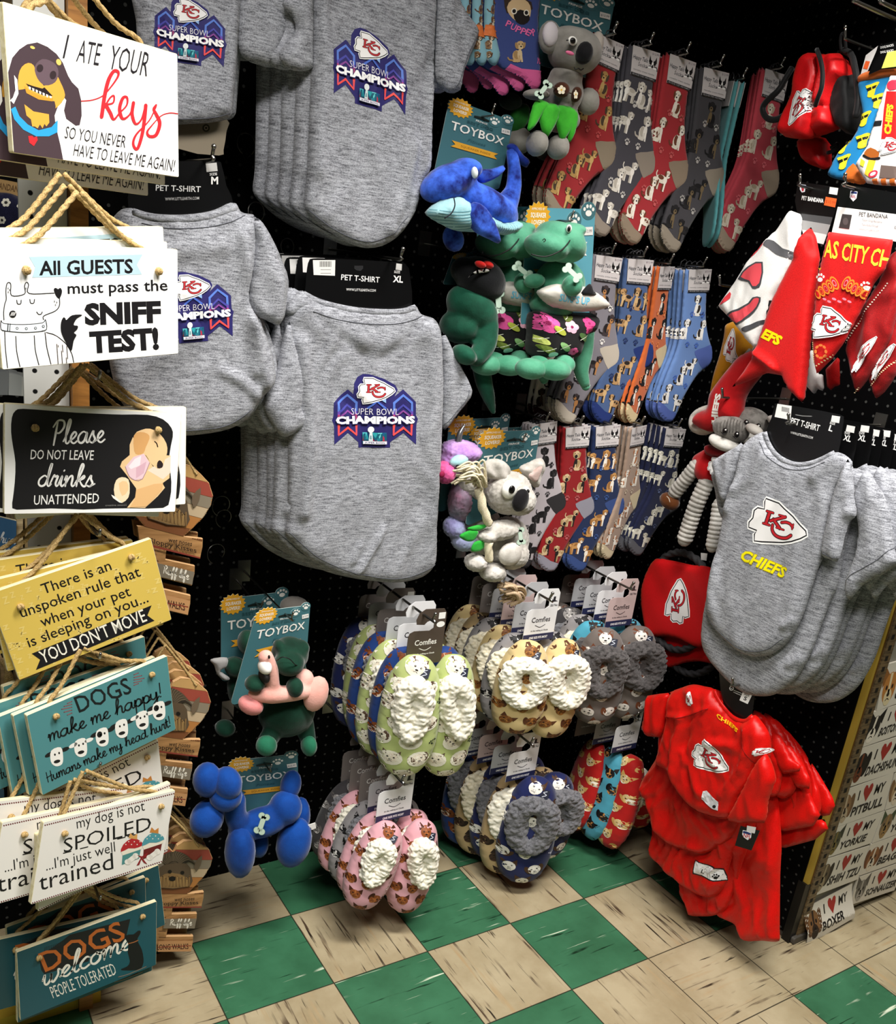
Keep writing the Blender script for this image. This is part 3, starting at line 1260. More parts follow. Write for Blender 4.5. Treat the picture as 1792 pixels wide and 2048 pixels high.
# ------------------------------------------------------------------ a joined-up handwriting, x-height 1
CURS = {
    'a': ([[(.85, .85), (.5, 1), (.12, .65), (.1, .2), (.4, 0), (.7, .25), (.88, .95), (.85, .3), (.98, .02), (1.2, .2)]], 1.1),
    'c': ([[(.75, .85), (.5, 1), (.15, .65), (.12, .25), (.4, 0), (.8, .2)]], .75),
    'd': ([[(.8, .8), (.5, 1), (.12, .65), (.1, .2), (.4, 0), (.75, .35), (1, 1.9), (.95, 2.1), (.85, 1.5), (.85, .3), (1, 0), (1.2, .2)]], 1.1),
    'e': ([[(0, .2), (.4, .45), (.65, .8), (.45, 1), (.18, .65), (.2, .2), (.5, 0), (.85, .25)]], .8),
    'f': ([[(0, .2), (.4, 1), (.65, 1.9), (.5, 2.1), (.35, 1.5), (.3, 0), (.25, -.8), (.4, -.9), (.5, -.2), (.45, .1), (.8, .25)]], .75),
    'h': ([[(0, .2), (.35, 1), (.55, 1.9), (.4, 2.1), (.25, 1.4), (.2, 0)], [(.2, .1), (.4, .8), (.7, 1), (.8, .7), (.78, .1), (.95, 0), (1.1, .2)]], 1.05),
    'i': ([[(0, .2), (.25, 1), (.2, .3), (.35, 0), (.55, .2)], [(.32, 1.45), (.36, 1.52)]], .5),
    'k': ([[(0, .2), (.35, 1), (.55, 1.9), (.4, 2.1), (.25, 1.4), (.2, 0)], [(.22, .4), (.7, 1), (.75, .8), (.4, .55)], [(.4, .55), (.7, .1), (.95, 0), (1.05, .2)]], 1.0),
    'l': ([[(0, .2), (.35, 1), (.55, 1.9), (.42, 2.1), (.25, 1.4), (.22, .25), (.4, 0), (.62, .2)]], .55),
    'm': ([[(0, .6), (.15, 1), (.15, 0)], [(.15, .2), (.35, .85), (.55, 1), (.62, .7), (.6, 0)], [(.6, .2), (.8, .85), (1, 1), (1.08, .7), (1.06, .2), (1.2, 0), (1.35, .2)]], 1.3),
    'n': ([[(0, .6), (.15, 1), (.15, 0)], [(.15, .2), (.4, .85), (.62, 1), (.7, .7), (.68, .2), (.82, 0), (1, .2)]], .95),
    'o': ([[(.5, 1), (.15, .75), (.12, .25), (.4, 0), (.72, .25), (.72, .75), (.5, 1), (.6, .8), (1, .85)]], .9),
    'p': ([[(0, .3), (.2, 1), (.12, -.9)], [(.18, .5), (.45, 1), (.78, .75), (.72, .2), (.42, 0), (.2, .2)], [(.5, .02), (.95, .25)]], .9),
    'r': ([[(0, .2), (.25, 1.05), (.35, .9), (.6, .95), (.5, .3), (.62, 0), (.8, .2)]], .75),
    's': ([[(0, .2), (.35, 1.05), (.4, .7), (.6, .3), (.4, 0), (.1, .1)], [(.4, 0), (.8, .25)]], .7),
    't': ([[(0, .2), (.35, 1.7), (.28, .3), (.42, 0), (.65, .2)], [(.05, 1.1), (.6, 1.15)]], .6),
    'u': ([[(0, .5), (.15, 1), (.12, .3), (.35, 0), (.65, .3), (.75, 1), (.72, .25), (.85, 0), (1.05, .2)]], 1.0),
    'v': ([[(0, .5), (.15, 1), (.3, .1), (.4, 0), (.7, 1), (.95, .9)]], .85),
    'w': ([[(0, .5), (.15, 1), (.15, .2), (.35, 0), (.6, .4), (.62, .9), (.62, .25), (.8, 0), (1.1, .5), (1.1, 1), (1.3, .85)]], 1.25),
    'y': ([[(0, .5), (.15, 1), (.12, .4), (.35, .1), (.65, .35), (.75, 1), (.7, -.5), (.45, -.95), (.25, -.7), (.6, -.15), (1, .25)]], .95),
    'P': ([[(.3, 2), (.2, 1), (.1, -.1)], [(-.1, 1.5), (.3, 2.05), (.85, 2), (.95, 1.5), (.6, 1), (.25, .95)]], 1.0),
    'H': ([[(.15, 1.9), (.1, 0)], [(.9, 1.9), (.8, 0), (1, .1)], [(0, .9), (1, 1.05)]], 1.1),
    'R': ([[(.2, 1.9), (.1, 0)], [(0, 1.7), (.5, 2), (.85, 1.6), (.5, 1.05), (.2, 1)], [(.45, 1), (.75, .3), (1.05, .1)]], 1.05),
    '!': ([[(.3, 2), (.22, .6)], [(.18, .08), (.22, .12)]], .5),
    ' ': ([], .6),
}


def script(a, st, p0, p1, xh, col, w, slant=0.15, rise=None):
    """handwriting from p0 to p1 along the baseline, y down"""
    tot = sum(CURS[c][1] for c in st)
    p0, p1 = np.array(p0, float), np.array(p1, float)
    ax = (p1 - p0) / tot
    d = (p1 - p0) / np.linalg.norm(p1 - p0)
    up = np.array([d[1], -d[0]]) * xh if rise is None else np.array(rise, float) * xh
    x = 0
    for c in st:
        for P in CURS[c][0]:
            P = np.array(P, float)
            Q = p0 + (P[:, :1] + x + slant * P[:, 1:]) * ax + P[:, 1:] * up
            a.stroke(Q, [w * .75, w * 1.15, w * .8], col, 4)
        x += CURS[c][1]
    return a

# ------------------------------------------------------------------ rack of hanging wooden signs
PX, PY = on_y(159, 900, -0.085)[0], -0.085
PINE = wood('#b07838', '#8a5a26', 10)
SLAT = pegboard_mat('white_perforated_panel', 0, '#dcdcd8', '#1c1c1c', 0.030, 0.10)
rk = thing('sign_display_rack', 'display rack with a pine post and white perforated panel carrying hanging signs', 'display rack', (PX, PY, 0))
mb = MB()
box(mb, (-.011, -.010, 0.0), (.013, .012, 2.1), PINE)
tag(mb.build('post', rk), 'orange pine post')
mb = MB()
box(mb, (-.075, .004, 0.02), (-.013, .010, 2.1), SLAT)
tag(mb.build('panel', rk), 'white perforated panel')
mb = MB()
box(mb, (-.40, .0, 0.0), (.03, .03, 0.03), paint('#c9a83a', .5))
mb.build('base_rail', rk)
mb = MB()
box(mb, (-.40, .03, 0.0), (-.37, .055, 2.1), MATTEBLACK)
mb.build('rear_post', rk)
for z in (1.80, 1.505, 1.21, 0.985, .79, .60, .345):
    mb = MB()
    tube(mb, [(0, -.01, z), (0, -.12, z), (0, -.135, z + .004), (0, -.14, z + .014)], .0022, METAL, 8)
    mb.build('sign_hook', rk)

CREAM = wood('#f0e6c4', '#dccf9e', 14, .6)
JUTE = rope_mat('#c9ab72', '#7a5c30')


def crop(ox, oy, k):
    return lambda Q: np.asarray(Q, float) / k + np.array([ox, oy])


def knot(mb, x, y, z, r=.0055):
    for k in range(3):
        a = k * 2.1
        t = np.linspace(0, 2 * PI, 9)[:-1]
        P = np.stack([x + r * .55 * np.cos(t) * math.cos(a) - r * .3 * math.sin(a), y + r * .55 * np.sin(t), z + r * .5 + r * .5 * np.cos(t) * math.sin(a)], 1)
        tube(mb, P, r * .42, JUTE, 7, closed=True)
    ball(mb, (x, y, z + r * .3), r * .8, JUTE, 8, 6)


def make_sign(fr, W, H, face, art, cr, apex_px, label, group, knots=((-.36, .33), (.36, .33)), th=.008, front=True):
    o = thing('hanging_sign', label, 'sign', fr, group)
    mb = MB()
    prism(mb, rect(-W / 2, -H / 2, W / 2, H / 2, .002, 2), -th, 0, face, CREAM, .0006)

    def to2(Q):
        q = fr.px(cr(Q))
        q[:, 0] = np.clip(q[:, 0], -W / 2 + .0008, W / 2 - .0008)
        q[:, 1] = np.clip(q[:, 1], -H / 2 + .0008, H / 2 - .0008)
        return q
    if art is not None:
        stamp(mb, art, to2, off=.00015, step=2.5e-5, rough=.5)
    mb.build('board', o)
    kp = [(x * W, y * H) for x, y in knots]
    for x, y in kp if front else []:
        mb = MB()
        knot(mb, x, y, 0)
        mb.build('rope_knot', o)
    mb = MB()
    A = fr.px([apex_px])[0]
    A = np.array([A[0], A[1]])
    zz = -th - .005
    for k, (x, y) in enumerate(kp):
        rope(mb, [(x, y, -th - .002), (x * .97, y + .02, zz), (x * .6 + A[0] * .4, y * .55 + A[1] * .45, zz - .001), (A[0] + (x - A[0]) * .03, A[1] - .001, zz)], .0031, JUTE, 0.8)
    tag(mb.build('hanging_rope', o), 'tan jute rope')
    return o, A


def sf(O, X, Y, k=1.0):
    return Frame(CAM + (np.array(O) - CAM) * k, X, Y)


def stack(o, A, shifts, labels, group):
    for (dx, dy, dz, sp), lb in zip(shifts, labels):
        dup(o, (dx, dy, dz), sp, (A[0], A[1]), lb, group)


# sign 1 -- I ate your keys
a = Art()
DK, DK2, TAN = '#43343a', '#5f4d55', '#d9a13f'
a.poly([(55, 560), (95, 450), (150, 385), (210, 345), (290, 330), (370, 365), (440, 420), (490, 490), (530, 590), (560, 640), (610, 690), (632, 780), (636, 900),
        (620, 975), (590, 980), (515, 925), (498, 860), (516, 780), (500, 760), (480, 800), (450, 830), (425, 900), (430, 950), (450, 940), (446, 1030), (470, 1130), (492, 1250),
        (96, 1192), (84, 1000), (78, 850), (75, 790), (110, 770), (140, 720), (128, 620), (110, 590), (120, 700), (100, 760), (75, 780)], DK)
a.poly([(145, 700), (143, 590), (170, 520), (220, 490), (262, 510), (285, 570), (330, 640), (340, 668), (420, 640), (442, 590), (470, 640), (500, 710), (500, 770), (432, 845), (425, 790), (300, 760), (205, 690)], TAN, 2)
a.poly([(270, 520), (330, 460), (420, 490), (455, 560), (430, 640), (350, 665), (290, 610)], DK2, 3)
a.ell(310, 532, 26, 32, '#2e2226', .2)
a.ell(412, 585, 26, 34, '#2e2226', .2)
a.poly([(200, 650), (262, 672), (330, 690), (345, 680), (410, 748), (340, 745), (240, 700)], '#1e1416')
for k in range(7):
    x, y = 222 + 27 * k, 672 + 12 * k
    a.poly([(x, y), (x + 18, y + 8), (x + 16, y + 28), (x + 3, y + 22)], '#f6f0e2')
a.poly([(188, 668), (240, 712), (340, 760), (412, 765), (408, 790), (300, 775), (205, 725)], '#c8902f')
a.poly([(188, 812), (260, 868), (380, 890), (383, 955), (360, 985), (345, 965), (330, 1000), (310, 970), (292, 1000), (270, 985), (250, 985), (240, 930), (205, 900)], TAN)
a.ell(252, 370, 20, 11, '#e7bb62', .4)
a.ell(456, 484, 19, 26, '#e7bb62', -.4)
a.poly([(82, 850), (118, 830), (150, 905), (215, 970), (300, 1015), (400, 990), (448, 935), (446, 1030), (380, 1062), (280, 1062), (180, 1010), (110, 930)], '#2b98d2')
a.poly([(218, 1060), (250, 1058), (262, 1072), (285, 1062), (292, 1090), (262, 1138), (228, 1112)], '#d6272e')
a.poly([(108, 585), (132, 620), (142, 730), (105, 810), (78, 780), (122, 745)], '#fbfaf6')
a.text('I', (486, 452), (500, 455), 200, '#1d1a20', -.004)
a.text('ATE', (590, 478), (765, 512), 185, '#1d1a20', -.006)
a.text('YOUR', (838, 535), (1142, 596), 200, '#1d1a20', -.006)
RK = '#cf2a33'
a.stroke([(632, 787), (720, 778), (800, 745), (860, 680), (915, 600), (918, 560), (885, 555), (845, 620), (815, 740), (790, 910)], [8, 9, 14, 26, 30, 30], RK, 6)
a.stroke([(800, 860), (850, 770), (885, 745), (880, 800), (822, 815)], 14, RK, 5)
a.stroke([(822, 815), (858, 880), (885, 930), (930, 880), (985, 820), (988, 760), (955, 765), (930, 850), (955, 925), (1010, 890), (1035, 810)], [28, 28, 14, 12, 18, 26, 28, 14, 10], RK, 6)
a.stroke([(1038, 800), (1028, 890), (1055, 965), (1100, 930), (1132, 820)], [26, 26, 14, 14], RK, 6)
a.stroke([(1134, 820), (1125, 920), (1105, 1050), (1068, 1160), (1036, 1120), (1062, 1045), (1160, 940), (1215, 830)], [28, 28, 26, 22, 18, 10, 10], RK, 6)
a.stroke([(1215, 818), (1196, 850), (1215, 890), (1243, 960), (1215, 1050), (1165, 1062), (1145, 1030), (1175, 985), (1250, 905), (1320, 880), (1386, 886)], [16, 22, 28, 28, 24, 16, 8, 8, 8], RK, 6)
a.text('SO YOU NEVER', (500, 1075), (972, 1152), 100, '#1d1a20', -.008)
a.text('HAVE TO LEAVE ME AGAIN!', (568, 1212), (1352, 1338), 100, '#1d1a20', -.008)
f1 = sf((-.44199, -.1420, 1.56531), (.88059, .47127, .04962), (-.0457, -.01977, .99876), .93)
o, A = make_sign(f1, .255, .1485, paint('#fbfaf6', .45), a, crop(0, 0, 3.8957), (158, -60), 'white I ate your keys sign at the front of the top stack', 'I ate your keys signs', ((-.34, .40), (.30, .40)), .008, False)
stack(o, A, [(-.008, -.010, -.016, -.01), (-.022, -.026, -.034, -.01), (-.03, -.004, -.05, .03)],
      ['white I ate your keys sign just behind the front one', 'white I ate your keys sign lowest of its stack, shaded by the front one', 'rearmost white I ate your keys sign, showing at the left edge'], 'I ate your keys signs')

# sign 2 -- all guests
a = Art()
INK = '#141316'
a.poly([(225, 520), (1110, 502), (1066, 582), (1106, 658), (250, 682), (272, 602)], '#b4d0da')
a.text('All GUESTS', (305, 662), (1036, 646), 112, INK, .025)
a.text('must pass the', (527, 808), (1306, 782), 92, INK, .012)
a.text('SNIFF', (660, 1044), (1256, 1024), 160, INK, .05)
a.text('TEST!', (702, 1264), (1240, 1232), 160, INK, .05)
for L in ([(30, 1012), (28, 950), (36, 890), (48, 850), (45, 790), (52, 735), (68, 720), (84, 738), (90, 822), (190, 810), (190, 750), (205, 718), (222, 738), (227, 806), (420, 803)],
          [(463, 842), (462, 900), (430, 942), (342, 980), (338, 1010)], [(36, 1105), (42, 1240), (58, 1385)], [(122, 1140), (130, 1260), (155, 1376)], [(266, 1135), (275, 1250), (302, 1362)],
          [(350, 1110), (365, 1230), (396, 1356)], [(360, 1110), (430, 1132), (510, 1195), (556, 1270), (574, 1342)], [(130, 858), (136, 886), (160, 886), (164, 858)], [(232, 852), (238, 880), (262, 880), (268, 852)],
          [(285, 950), (300, 968), (320, 966), (328, 950)]):
    a.stroke(L, 7, INK, 4)
a.poly([(418, 778), (432, 762), (452, 772), (468, 762), (482, 782), (478, 815), (460, 846), (436, 826)], INK, 3)
a.poly([(8, 1018), (30, 1040), (180, 1048), (330, 1035), (352, 1008), (362, 1085), (300, 1103), (180, 1110), (60, 1100), (8, 1086)], '#e6eef2')
a.stroke([(8, 1015), (30, 1040), (180, 1048), (330, 1035), (352, 1008), (362, 1085), (300, 1103), (180, 1110), (60, 1100), (8, 1086)], 6, INK, 3, True)
a.stroke([(62, 1042), (58, 1100)], 8, INK, 0)
a.stroke([(78, 1042), (74, 1102)], 6, INK, 0)
for x, y in ((132, 1078), (204, 1080), (275, 1076), (336, 1062)):
    a.ell(x, y, 11, 11, INK)
    a.ell(x, y, 6, 6, '#e6eef2')
a.ell(98, 966, 28, 28, INK)
for k in range(4):
    a.stroke([(80 + 9 * k, 978), (92 + 9 * k, 952)], 4, '#f6f5f2', 0)
a.poly([(546, 1244), (500, 1165), (474, 1100), (474, 1030), (492, 992), (508, 1000), (516, 1012), (560, 975), (640, 972), (596, 1002), (572, 1050), (604, 1058), (600, 1085), (574, 1112), (594, 1130), (572, 1175), (560, 1240)], INK, 3)
for k in range(34):
    x, y = 440 + (k * 37) % 110, 1200 + (k * 53) % 145
    if y > 1170 + (x - 440) * .6 and x < 545:
        a.stroke([(x, y), (x + 2, y + 13)], 5, INK, 0)
for x, y in ((422, 862), (440, 870), (430, 890), (60, 760), (72, 772), (62, 790), (200, 760), (210, 780)):
    a.stroke([(x, y), (x + 1, y + 10)], 5, INK, 0)
a.poly([(352, 1112), (440, 1140), (510, 1200), (556, 1280), (566, 1340), (420, 1355), (396, 1356)], '#f8f0ec')
a.L.insert(0, a.L.pop())
f2 = sf((-.47391, -.26089, 1.31175), (.88579, .45905, .06824), (-.04927, -.05319, .99737), .964)
o, A = make_sign(f2, .270, .137, paint('#f8f8f6', .45), a, crop(0, 380, 3.8957), (172, 386), 'white All guests must pass the sniff test sign at the front', 'sniff test signs', ((-.36, .30), (.365, .30)))
stack(o, A, [(-.003, .006, -.017, .012), (.004, .018, -.034, .05)], ['white sniff test sign hidden behind the front one', 'white sniff test sign tilted at the back of its stack'], 'sniff test signs')

# sign 3 -- please do not leave drinks unattended
a = Art()
a.poly([(180, 380), (120, 395), (92, 450), (86, 560), (102, 680), (120, 800), (115, 950), (100, 1080), (95, 1135), (130, 1166), (400, 1156), (650, 1165), (800, 1158), (1000, 1155), (1270, 1152), (1322, 1090),
        (1335, 950), (1318, 750), (1346, 600), (1336, 530), (1270, 462), (1150, 427), (950, 425), (800, 420), (600, 411), (400, 396)], '#1b1a1c', 2)
W3 = '#f4f2ee'
script(a, 'Please', (410, 655), (810, 640), 88, W3, 15)
a.text('DO NOT LEAVE', (236, 772), (732, 778), 78, W3, .004, .12)
script(a, 'drinks', (290, 982), (725, 985), 82, W3, 15)
a.text('UNATTENDED', (265, 1128), (772, 1112), 78, W3, .004, .12)
G1, G2, G3 = '#ecc795', '#d9a468', '#f4dcb8'
a.poly([(1035, 600), (1010, 660), (1010, 740), (950, 790), (935, 830), (990, 900), (1010, 930), (1060, 1000), (1060, 1060), (990, 1150), (1130, 1152), (1230, 1060), (1285, 995), (1265, 960), (1320, 920), (1330, 745), (1290, 742), (1240, 900)], G1)
a.poly([(1150, 860), (1240, 800), (1330, 748), (1326, 880), (1270, 930)], '#f2d8c4')
a.poly([(1042, 590), (1100, 545), (1170, 535), (1245, 575), (1296, 650), (1302, 720), (1280, 790), (1262, 838), (1225, 845), (1170, 800), (1135, 740), (1060, 735)], G1, 2)
a.poly([(1042, 590), (1090, 560), (1150, 575), (1165, 610), (1135, 680), (1118, 725), (1075, 738), (1045, 710)], G2, 2)
a.stroke([(1205, 635), (1220, 650), (1228, 676)], 9, '#2a1a12', 3)
a.poly([(1225, 800), (1245, 780), (1270, 808), (1262, 838), (1225, 842)], '#2a2022', 2)
a.poly([(976, 830), (1040, 755), (1120, 730), (1165, 800), (1135, 880), (1110, 925), (1050, 935), (1005, 905)], '#e6c6cf')
a.poly([(1000, 830), (1050, 770), (1100, 745), (1090, 820), (1020, 850)], '#f4e4ea')
a.poly([(1060, 840), (1140, 790), (1120, 880), (1060, 920)], '#d8aebc')
a.stroke([(976, 830), (1005, 905), (1050, 935), (1110, 925), (1165, 800)], 5, '#a8848e', 2)
a.poly([(905, 935), (950, 912), (1000, 930), (1010, 1000), (1000, 1070), (950, 1112), (905, 1085), (886, 1010)], G3, 2)
a.poly([(925, 960), (985, 945), (1000, 1010), (950, 1060)], G1, 2)
a.poly([(865, 1048), (895, 1062), (950, 1112), (995, 1118), (930, 1110), (880, 1075)], '#f0ece4')
a.poly([(1060, 1010), (1200, 965), (1270, 960), (1262, 1010), (1140, 1140), (1010, 1148), (1050, 1080)], '#e2b47c')
a.text('creative season', (820, 1138), (985, 1134), 14, '#8a8884')
f3 = sf((-.46474, -.21421, 1.09570), (.99523, .08987, -.03795), (.03772, .00423, .99928))
o, A = make_sign(f3, .24, .15, paint('#faf9f6', .45), a, crop(0, 720, 3.8957), (174, 730), 'black and white Please do not leave drinks unattended sign in front', 'drinks unattended signs', ((-.345, .30), (.355, .33)))
stack(o, A, [(.010, -.001, -.016, .06), (-.004, -.010, -.03, -.045), (.004, -.012, -.046, .10)],
      ['drinks unattended sign leaning out to the right behind the front one', 'drinks unattended sign sagging lower behind the front one', 'rearmost drinks unattended sign, its lower left corner dropping in shade'], 'drinks unattended signs')

# sign 4 -- unspoken rule
a = Art()
zr = random.Random(3)
for k in range(110):
    x, y = zr.uniform(0, 1260), zr.uniform(0, 1)
    y = 400 - x * .31 + 60 + y * 640
    h = zr.choice((34, 46, 58))
    a.text('z' if k % 2 else 'Z', (x, y), (x + h * .8, y - h * .25), h, '#e4cb76', .02)
a.text('There is an', (330, 412), (850, 224), 84, INK, .004)
a.text('unspoken rule that', (165, 590), (1072, 272), 86, INK, .004)
a.text('when your pet', (320, 660), (998, 420), 84, INK, .004)
a.text('is sleeping on you...', (222, 815), (1130, 468), 84, INK, .004)
a.poly([(240, 862), (1150, 495), (1118, 572), (1172, 612), (272, 986), (304, 908)], '#17151a')
a.text("YOU DON'T MOVE", (325, 938), (1118, 612), 102, '#f4f0e2', .004)
f4 = sf((-.47739, -.20478, .87118), (.95784, .12914, .25665), (-.25272, -.04618, .96644))
o, A = make_sign(f4, .24, .145, paint('#d9bb58', .5), a, crop(0, 1080, 3.7935), (165, 1030), 'yellow unspoken rule sign hanging askew at the front', 'unspoken rule signs', ((-.36, .27), (.345, .38)))
stack(o, A, [(.012, -.004, -.015, -.10), (-.004, .010, -.03, -.19), (-.002, .012, -.045, -.22)],
      ['yellow unspoken rule sign showing a strip at the right of the front one', 'yellow unspoken rule sign showing above the front one', 'rearmost yellow unspoken rule sign, highest corner at the left'], 'unspoken rule signs')

# sign 5 -- dogs make me happy
a = Art()
a.text('DOGS', (600, 1310), (1006, 1156), 130, '#141a1c', .008)
for k, w in enumerate((35, 60, 78, 60, 35)):
    a.stroke([(545 - w, 1240 + 22 * k), (545, 1224 + 22 * k)], 7, '#8a5a5e', 0)
    a.stroke([(1015, 1022 + 20 * k), (1015 + w, 1008 + 20 * k)], 7, '#8a5a5e', 0)
script(a, 'make me happy!', (372, 1530), (1240, 1185), 52, '#141a1c', 12)
script(a, 'Humans make my head hurt!', (362, 1838), (1305, 1408), 38, '#141a1c', 9)
WH = '#f2f0ea'
for x, y, e in ((430, 1650, 1), (612, 1580, 0), (775, 1500, 2), (922, 1435, 1), (1078, 1372, 0), (1205, 1300, 2)):
    ec = '#1a1a1c' if e else WH
    a.ell(x - 58, y - 22, 36, 15, ec, -.5)
    a.ell(x + 62, y - 62, 36, 15, ec, -.4)
    a.poly([(x - 42, y - 52), (x + 30, y - 78), (x + 48, y - 10), (x + 40, y + 50), (x - 8, y + 66), (x - 45, y + 30)], WH, 3)
    if e == 2:
        a.ell(x - 20, y - 25, 20, 24, '#1a1a1c', .3)
    a.ell(x + 2, y + 30, 26, 13, '#1a1a1c', -.3)
    a.ell(x - 14, y - 22, 7, 9, '#1a1a1c')
    a.ell(x + 18, y - 34, 7, 9, '#1a1a1c')
f5 = sf((-.44784, -.20591, .67278), (.93631, .31995, .14476), (-.13653, -.04812, .98947))
o, A = make_sign(f5, .24, .145, paint('#4f8a8e', .5), a, crop(0, 1080, 3.7935), (172, 1302), 'teal Dogs make me happy sign at the front of its stack', 'dogs make me happy signs', ((-.33, .36), (.36, .36)))
stack(o, A, [(-.012, -.002, -.016, -.005), (-.026, -.006, -.032, -.02), (-.04, .004, -.046, -.07), (.002, .02, -.06, -.04)],
      ['teal Dogs make me happy sign second from the front', 'teal Dogs make me happy sign third from the front', 'teal Dogs make me happy sign leftmost of the stack', 'rearmost teal Dogs make me happy sign behind the pine post'], 'dogs make me happy signs')

# sign 6 -- spoiled
a = Art()
for k in range(62):
    t = k / 61
    a.ell(352 + t * 1002, 430 - t * 246, 6, 6, '#6a2a2e', n=7)
    a.ell(255 + t * 1002, 1036 - t * 322, 6, 6, '#6a2a2e', n=7)
a.text('my dog is not', (600, 457), (1136, 312), 86, INK, -.004, .2)
a.text('SPOILED', (500, 645), (1190, 462), 112, INK, -.004, .2)
a.text("...I'm just well", (362, 784), (912, 630), 82, INK, -.004, .2)
a.text('trained', (322, 938), (912, 760), 132, INK, -.002, .2)
for x, y in ((508, 645), (640, 610), (930, 535), (1010, 515)):
    a.stroke([(x - 14, y + 3), (x + 44, y - 12)], 8, INK, 0)
for x, y, c1, c2, c3 in ((1030, 590, '#b3242c', '#4f8d8c', '#d8a05a'), (1195, 545, '#4f98a4', '#6a1a1c', '#c8843c')):
    a.poly([(x - 75, y + 60), (x + 70, y + 10), (x + 52, y + 100), (x - 82, y + 150)], c2)
    a.poly([(x - 90, y + 50), (x - 70, y - 10), (x, y - 60), (x + 60, y - 40), (x + 84, y - 5), (x + 20, y + 20), (x - 30, y + 20)], c1, 2)
    a.poly([(x - 30, y - 60), (x - 15, y - 100), (x + 10, y - 75), (x + 40, y - 96), (x + 38, y - 50)], c3)
    a.poly([(x - 88, y + 48), (x - 20, y + 22), (x + 30, y + 22), (x + 80, y - 2), (x + 74, y + 25), (x - 75, y + 75)], '#efe6d4')
    for k in range(6):
        a.ell(x - 50 + 22 * k, y - 10 - (k % 2) * 22, 5, 5, '#f0e8dc', n=6)
for x in (1020, 1190):
    a.ell(x - 25, 715 - (x - 1020) * .2, 26, 22, '#f0ece4')
    a.ell(x + 35, 670 - (x - 1020) * .2, 24, 24, '#f0ece4')
    a.poly([(x - 35, 700 - (x - 1020) * .2), (x + 30, 650 - (x - 1020) * .2), (x + 40, 690 - (x - 1020) * .2), (x - 20, 735 - (x - 1020) * .2)], '#f0ece4')
a.poly([(1065, 660), (1105, 672), (1150, 640), (1140, 680), (1108, 684), (1148, 735), (1120, 722), (1100, 695), (1085, 738), (1062, 745), (1096, 684)], '#8a1a22')
f6 = sf((-.45457, -.23760, .46805), (.92791, .33190, -.16976), (.15820, .06176, .98547))
o, A = make_sign(f6, .24, .14, paint('#eeeae4', .5), a, crop(0, 1540, 3.8957), (176, 1548), 'white My dog is not spoiled sign at the front of its stack', 'not spoiled signs', ((-.345, .30), (.39, .33)))
stack(o, A, [(-.010, -.020, -.014, .16), (-.046, -.004, -.030, -.02), (-.055, .020, -.045, -.10), (-.02, .018, -.058, .30)],
      ['white not spoiled sign peeking out low behind the front one', 'white not spoiled sign sticking out to the left with the word trained cut off', 'leftmost white not spoiled sign, leaning back', 'white not spoiled sign raised at the right behind the front one'], 'not spoiled signs')

# sign 7 -- dogs welcome
a = Art()
a.poly([(345, 1425), (500, 1320), (540, 1285), (1015, 1160), (985, 1290), (955, 1345), (700, 1440), (690, 1490), (345, 1590), (322, 1560), (308, 1490)], '#1d1c1e')
for k in range(12):
    a.stroke([(345 + 13 * k, 1415 - 5 * k), (352 + 13 * k, 1380 - 4 * k)], 4, '#1d2c30', 0)
for k in range(20):
    a.stroke([(710 + 13 * k, 1490 - 6 * k), (702 + 13 * k, 1440 - 5 * k)], 5, '#1d2c30', 0)
a.text('DOGS', (352, 1572), (985, 1312), 158, '#c56a2c', .012)
script(a, 'welcome', (330, 1685), (1025, 1385), 74, '#f4f0e4', 17, .3)
a.text('PEOPLE TOLERATED', (415, 1778), (912, 1588), 98, '#f0ece0', -.002)
a.poly([(972, 1300), (1000, 1282), (1040, 1280), (1075, 1252), (1096, 1255), (1090, 1280), (1070, 1315), (1080, 1350), (1105, 1400), (1118, 1470), (1112, 1520), (1080, 1556), (960, 1560), (944, 1550), (990, 1530), (1012, 1490), (995, 1420), (1000, 1360), (985, 1330)], '#151416', 2)
a.stroke([(1000, 1352), (1040, 1342), (1076, 1326)], 7, '#a8663a', 2)
a.stroke([(920, 1612), (1000, 1590), (1140, 1530)], 7, '#7a7268', 2)
f7 = sf((-.47066, -.18637, .19957), (.98979, .14204, .01172), (-.0119, .00044, .99993))
o, A = make_sign(f7, .24, .145, paint('#1f5560', .4), a, crop(0, 1540, 3.8957), (172, 1775), 'dark teal Dogs welcome people tolerated sign at the front', 'dogs welcome signs', ((-.36, .32), (.385, .36)))
stack(o, A, [(.006, -.022, -.016, -.03), (-.012, -.006, -.03, -.16), (-.004, .022, -.045, .02), (.02, .02, -.056, .10)],
      ['dark teal dogs welcome sign hanging lower behind the front one', 'dark teal dogs welcome sign with a corner jutting out to the left', 'dark teal dogs welcome sign showing above the front one', 'rearmost dark teal dogs welcome sign, raised at the right'], 'dogs welcome signs')

# ------------------------------------------------------------------ heart plaques with word bars
HY = -.060
fh = back_frame(347, 1760, HY)


def hp(X, Y):
    return fh.px([(250 + X / 3.265, 1600 + Y / 3.265)])[0]


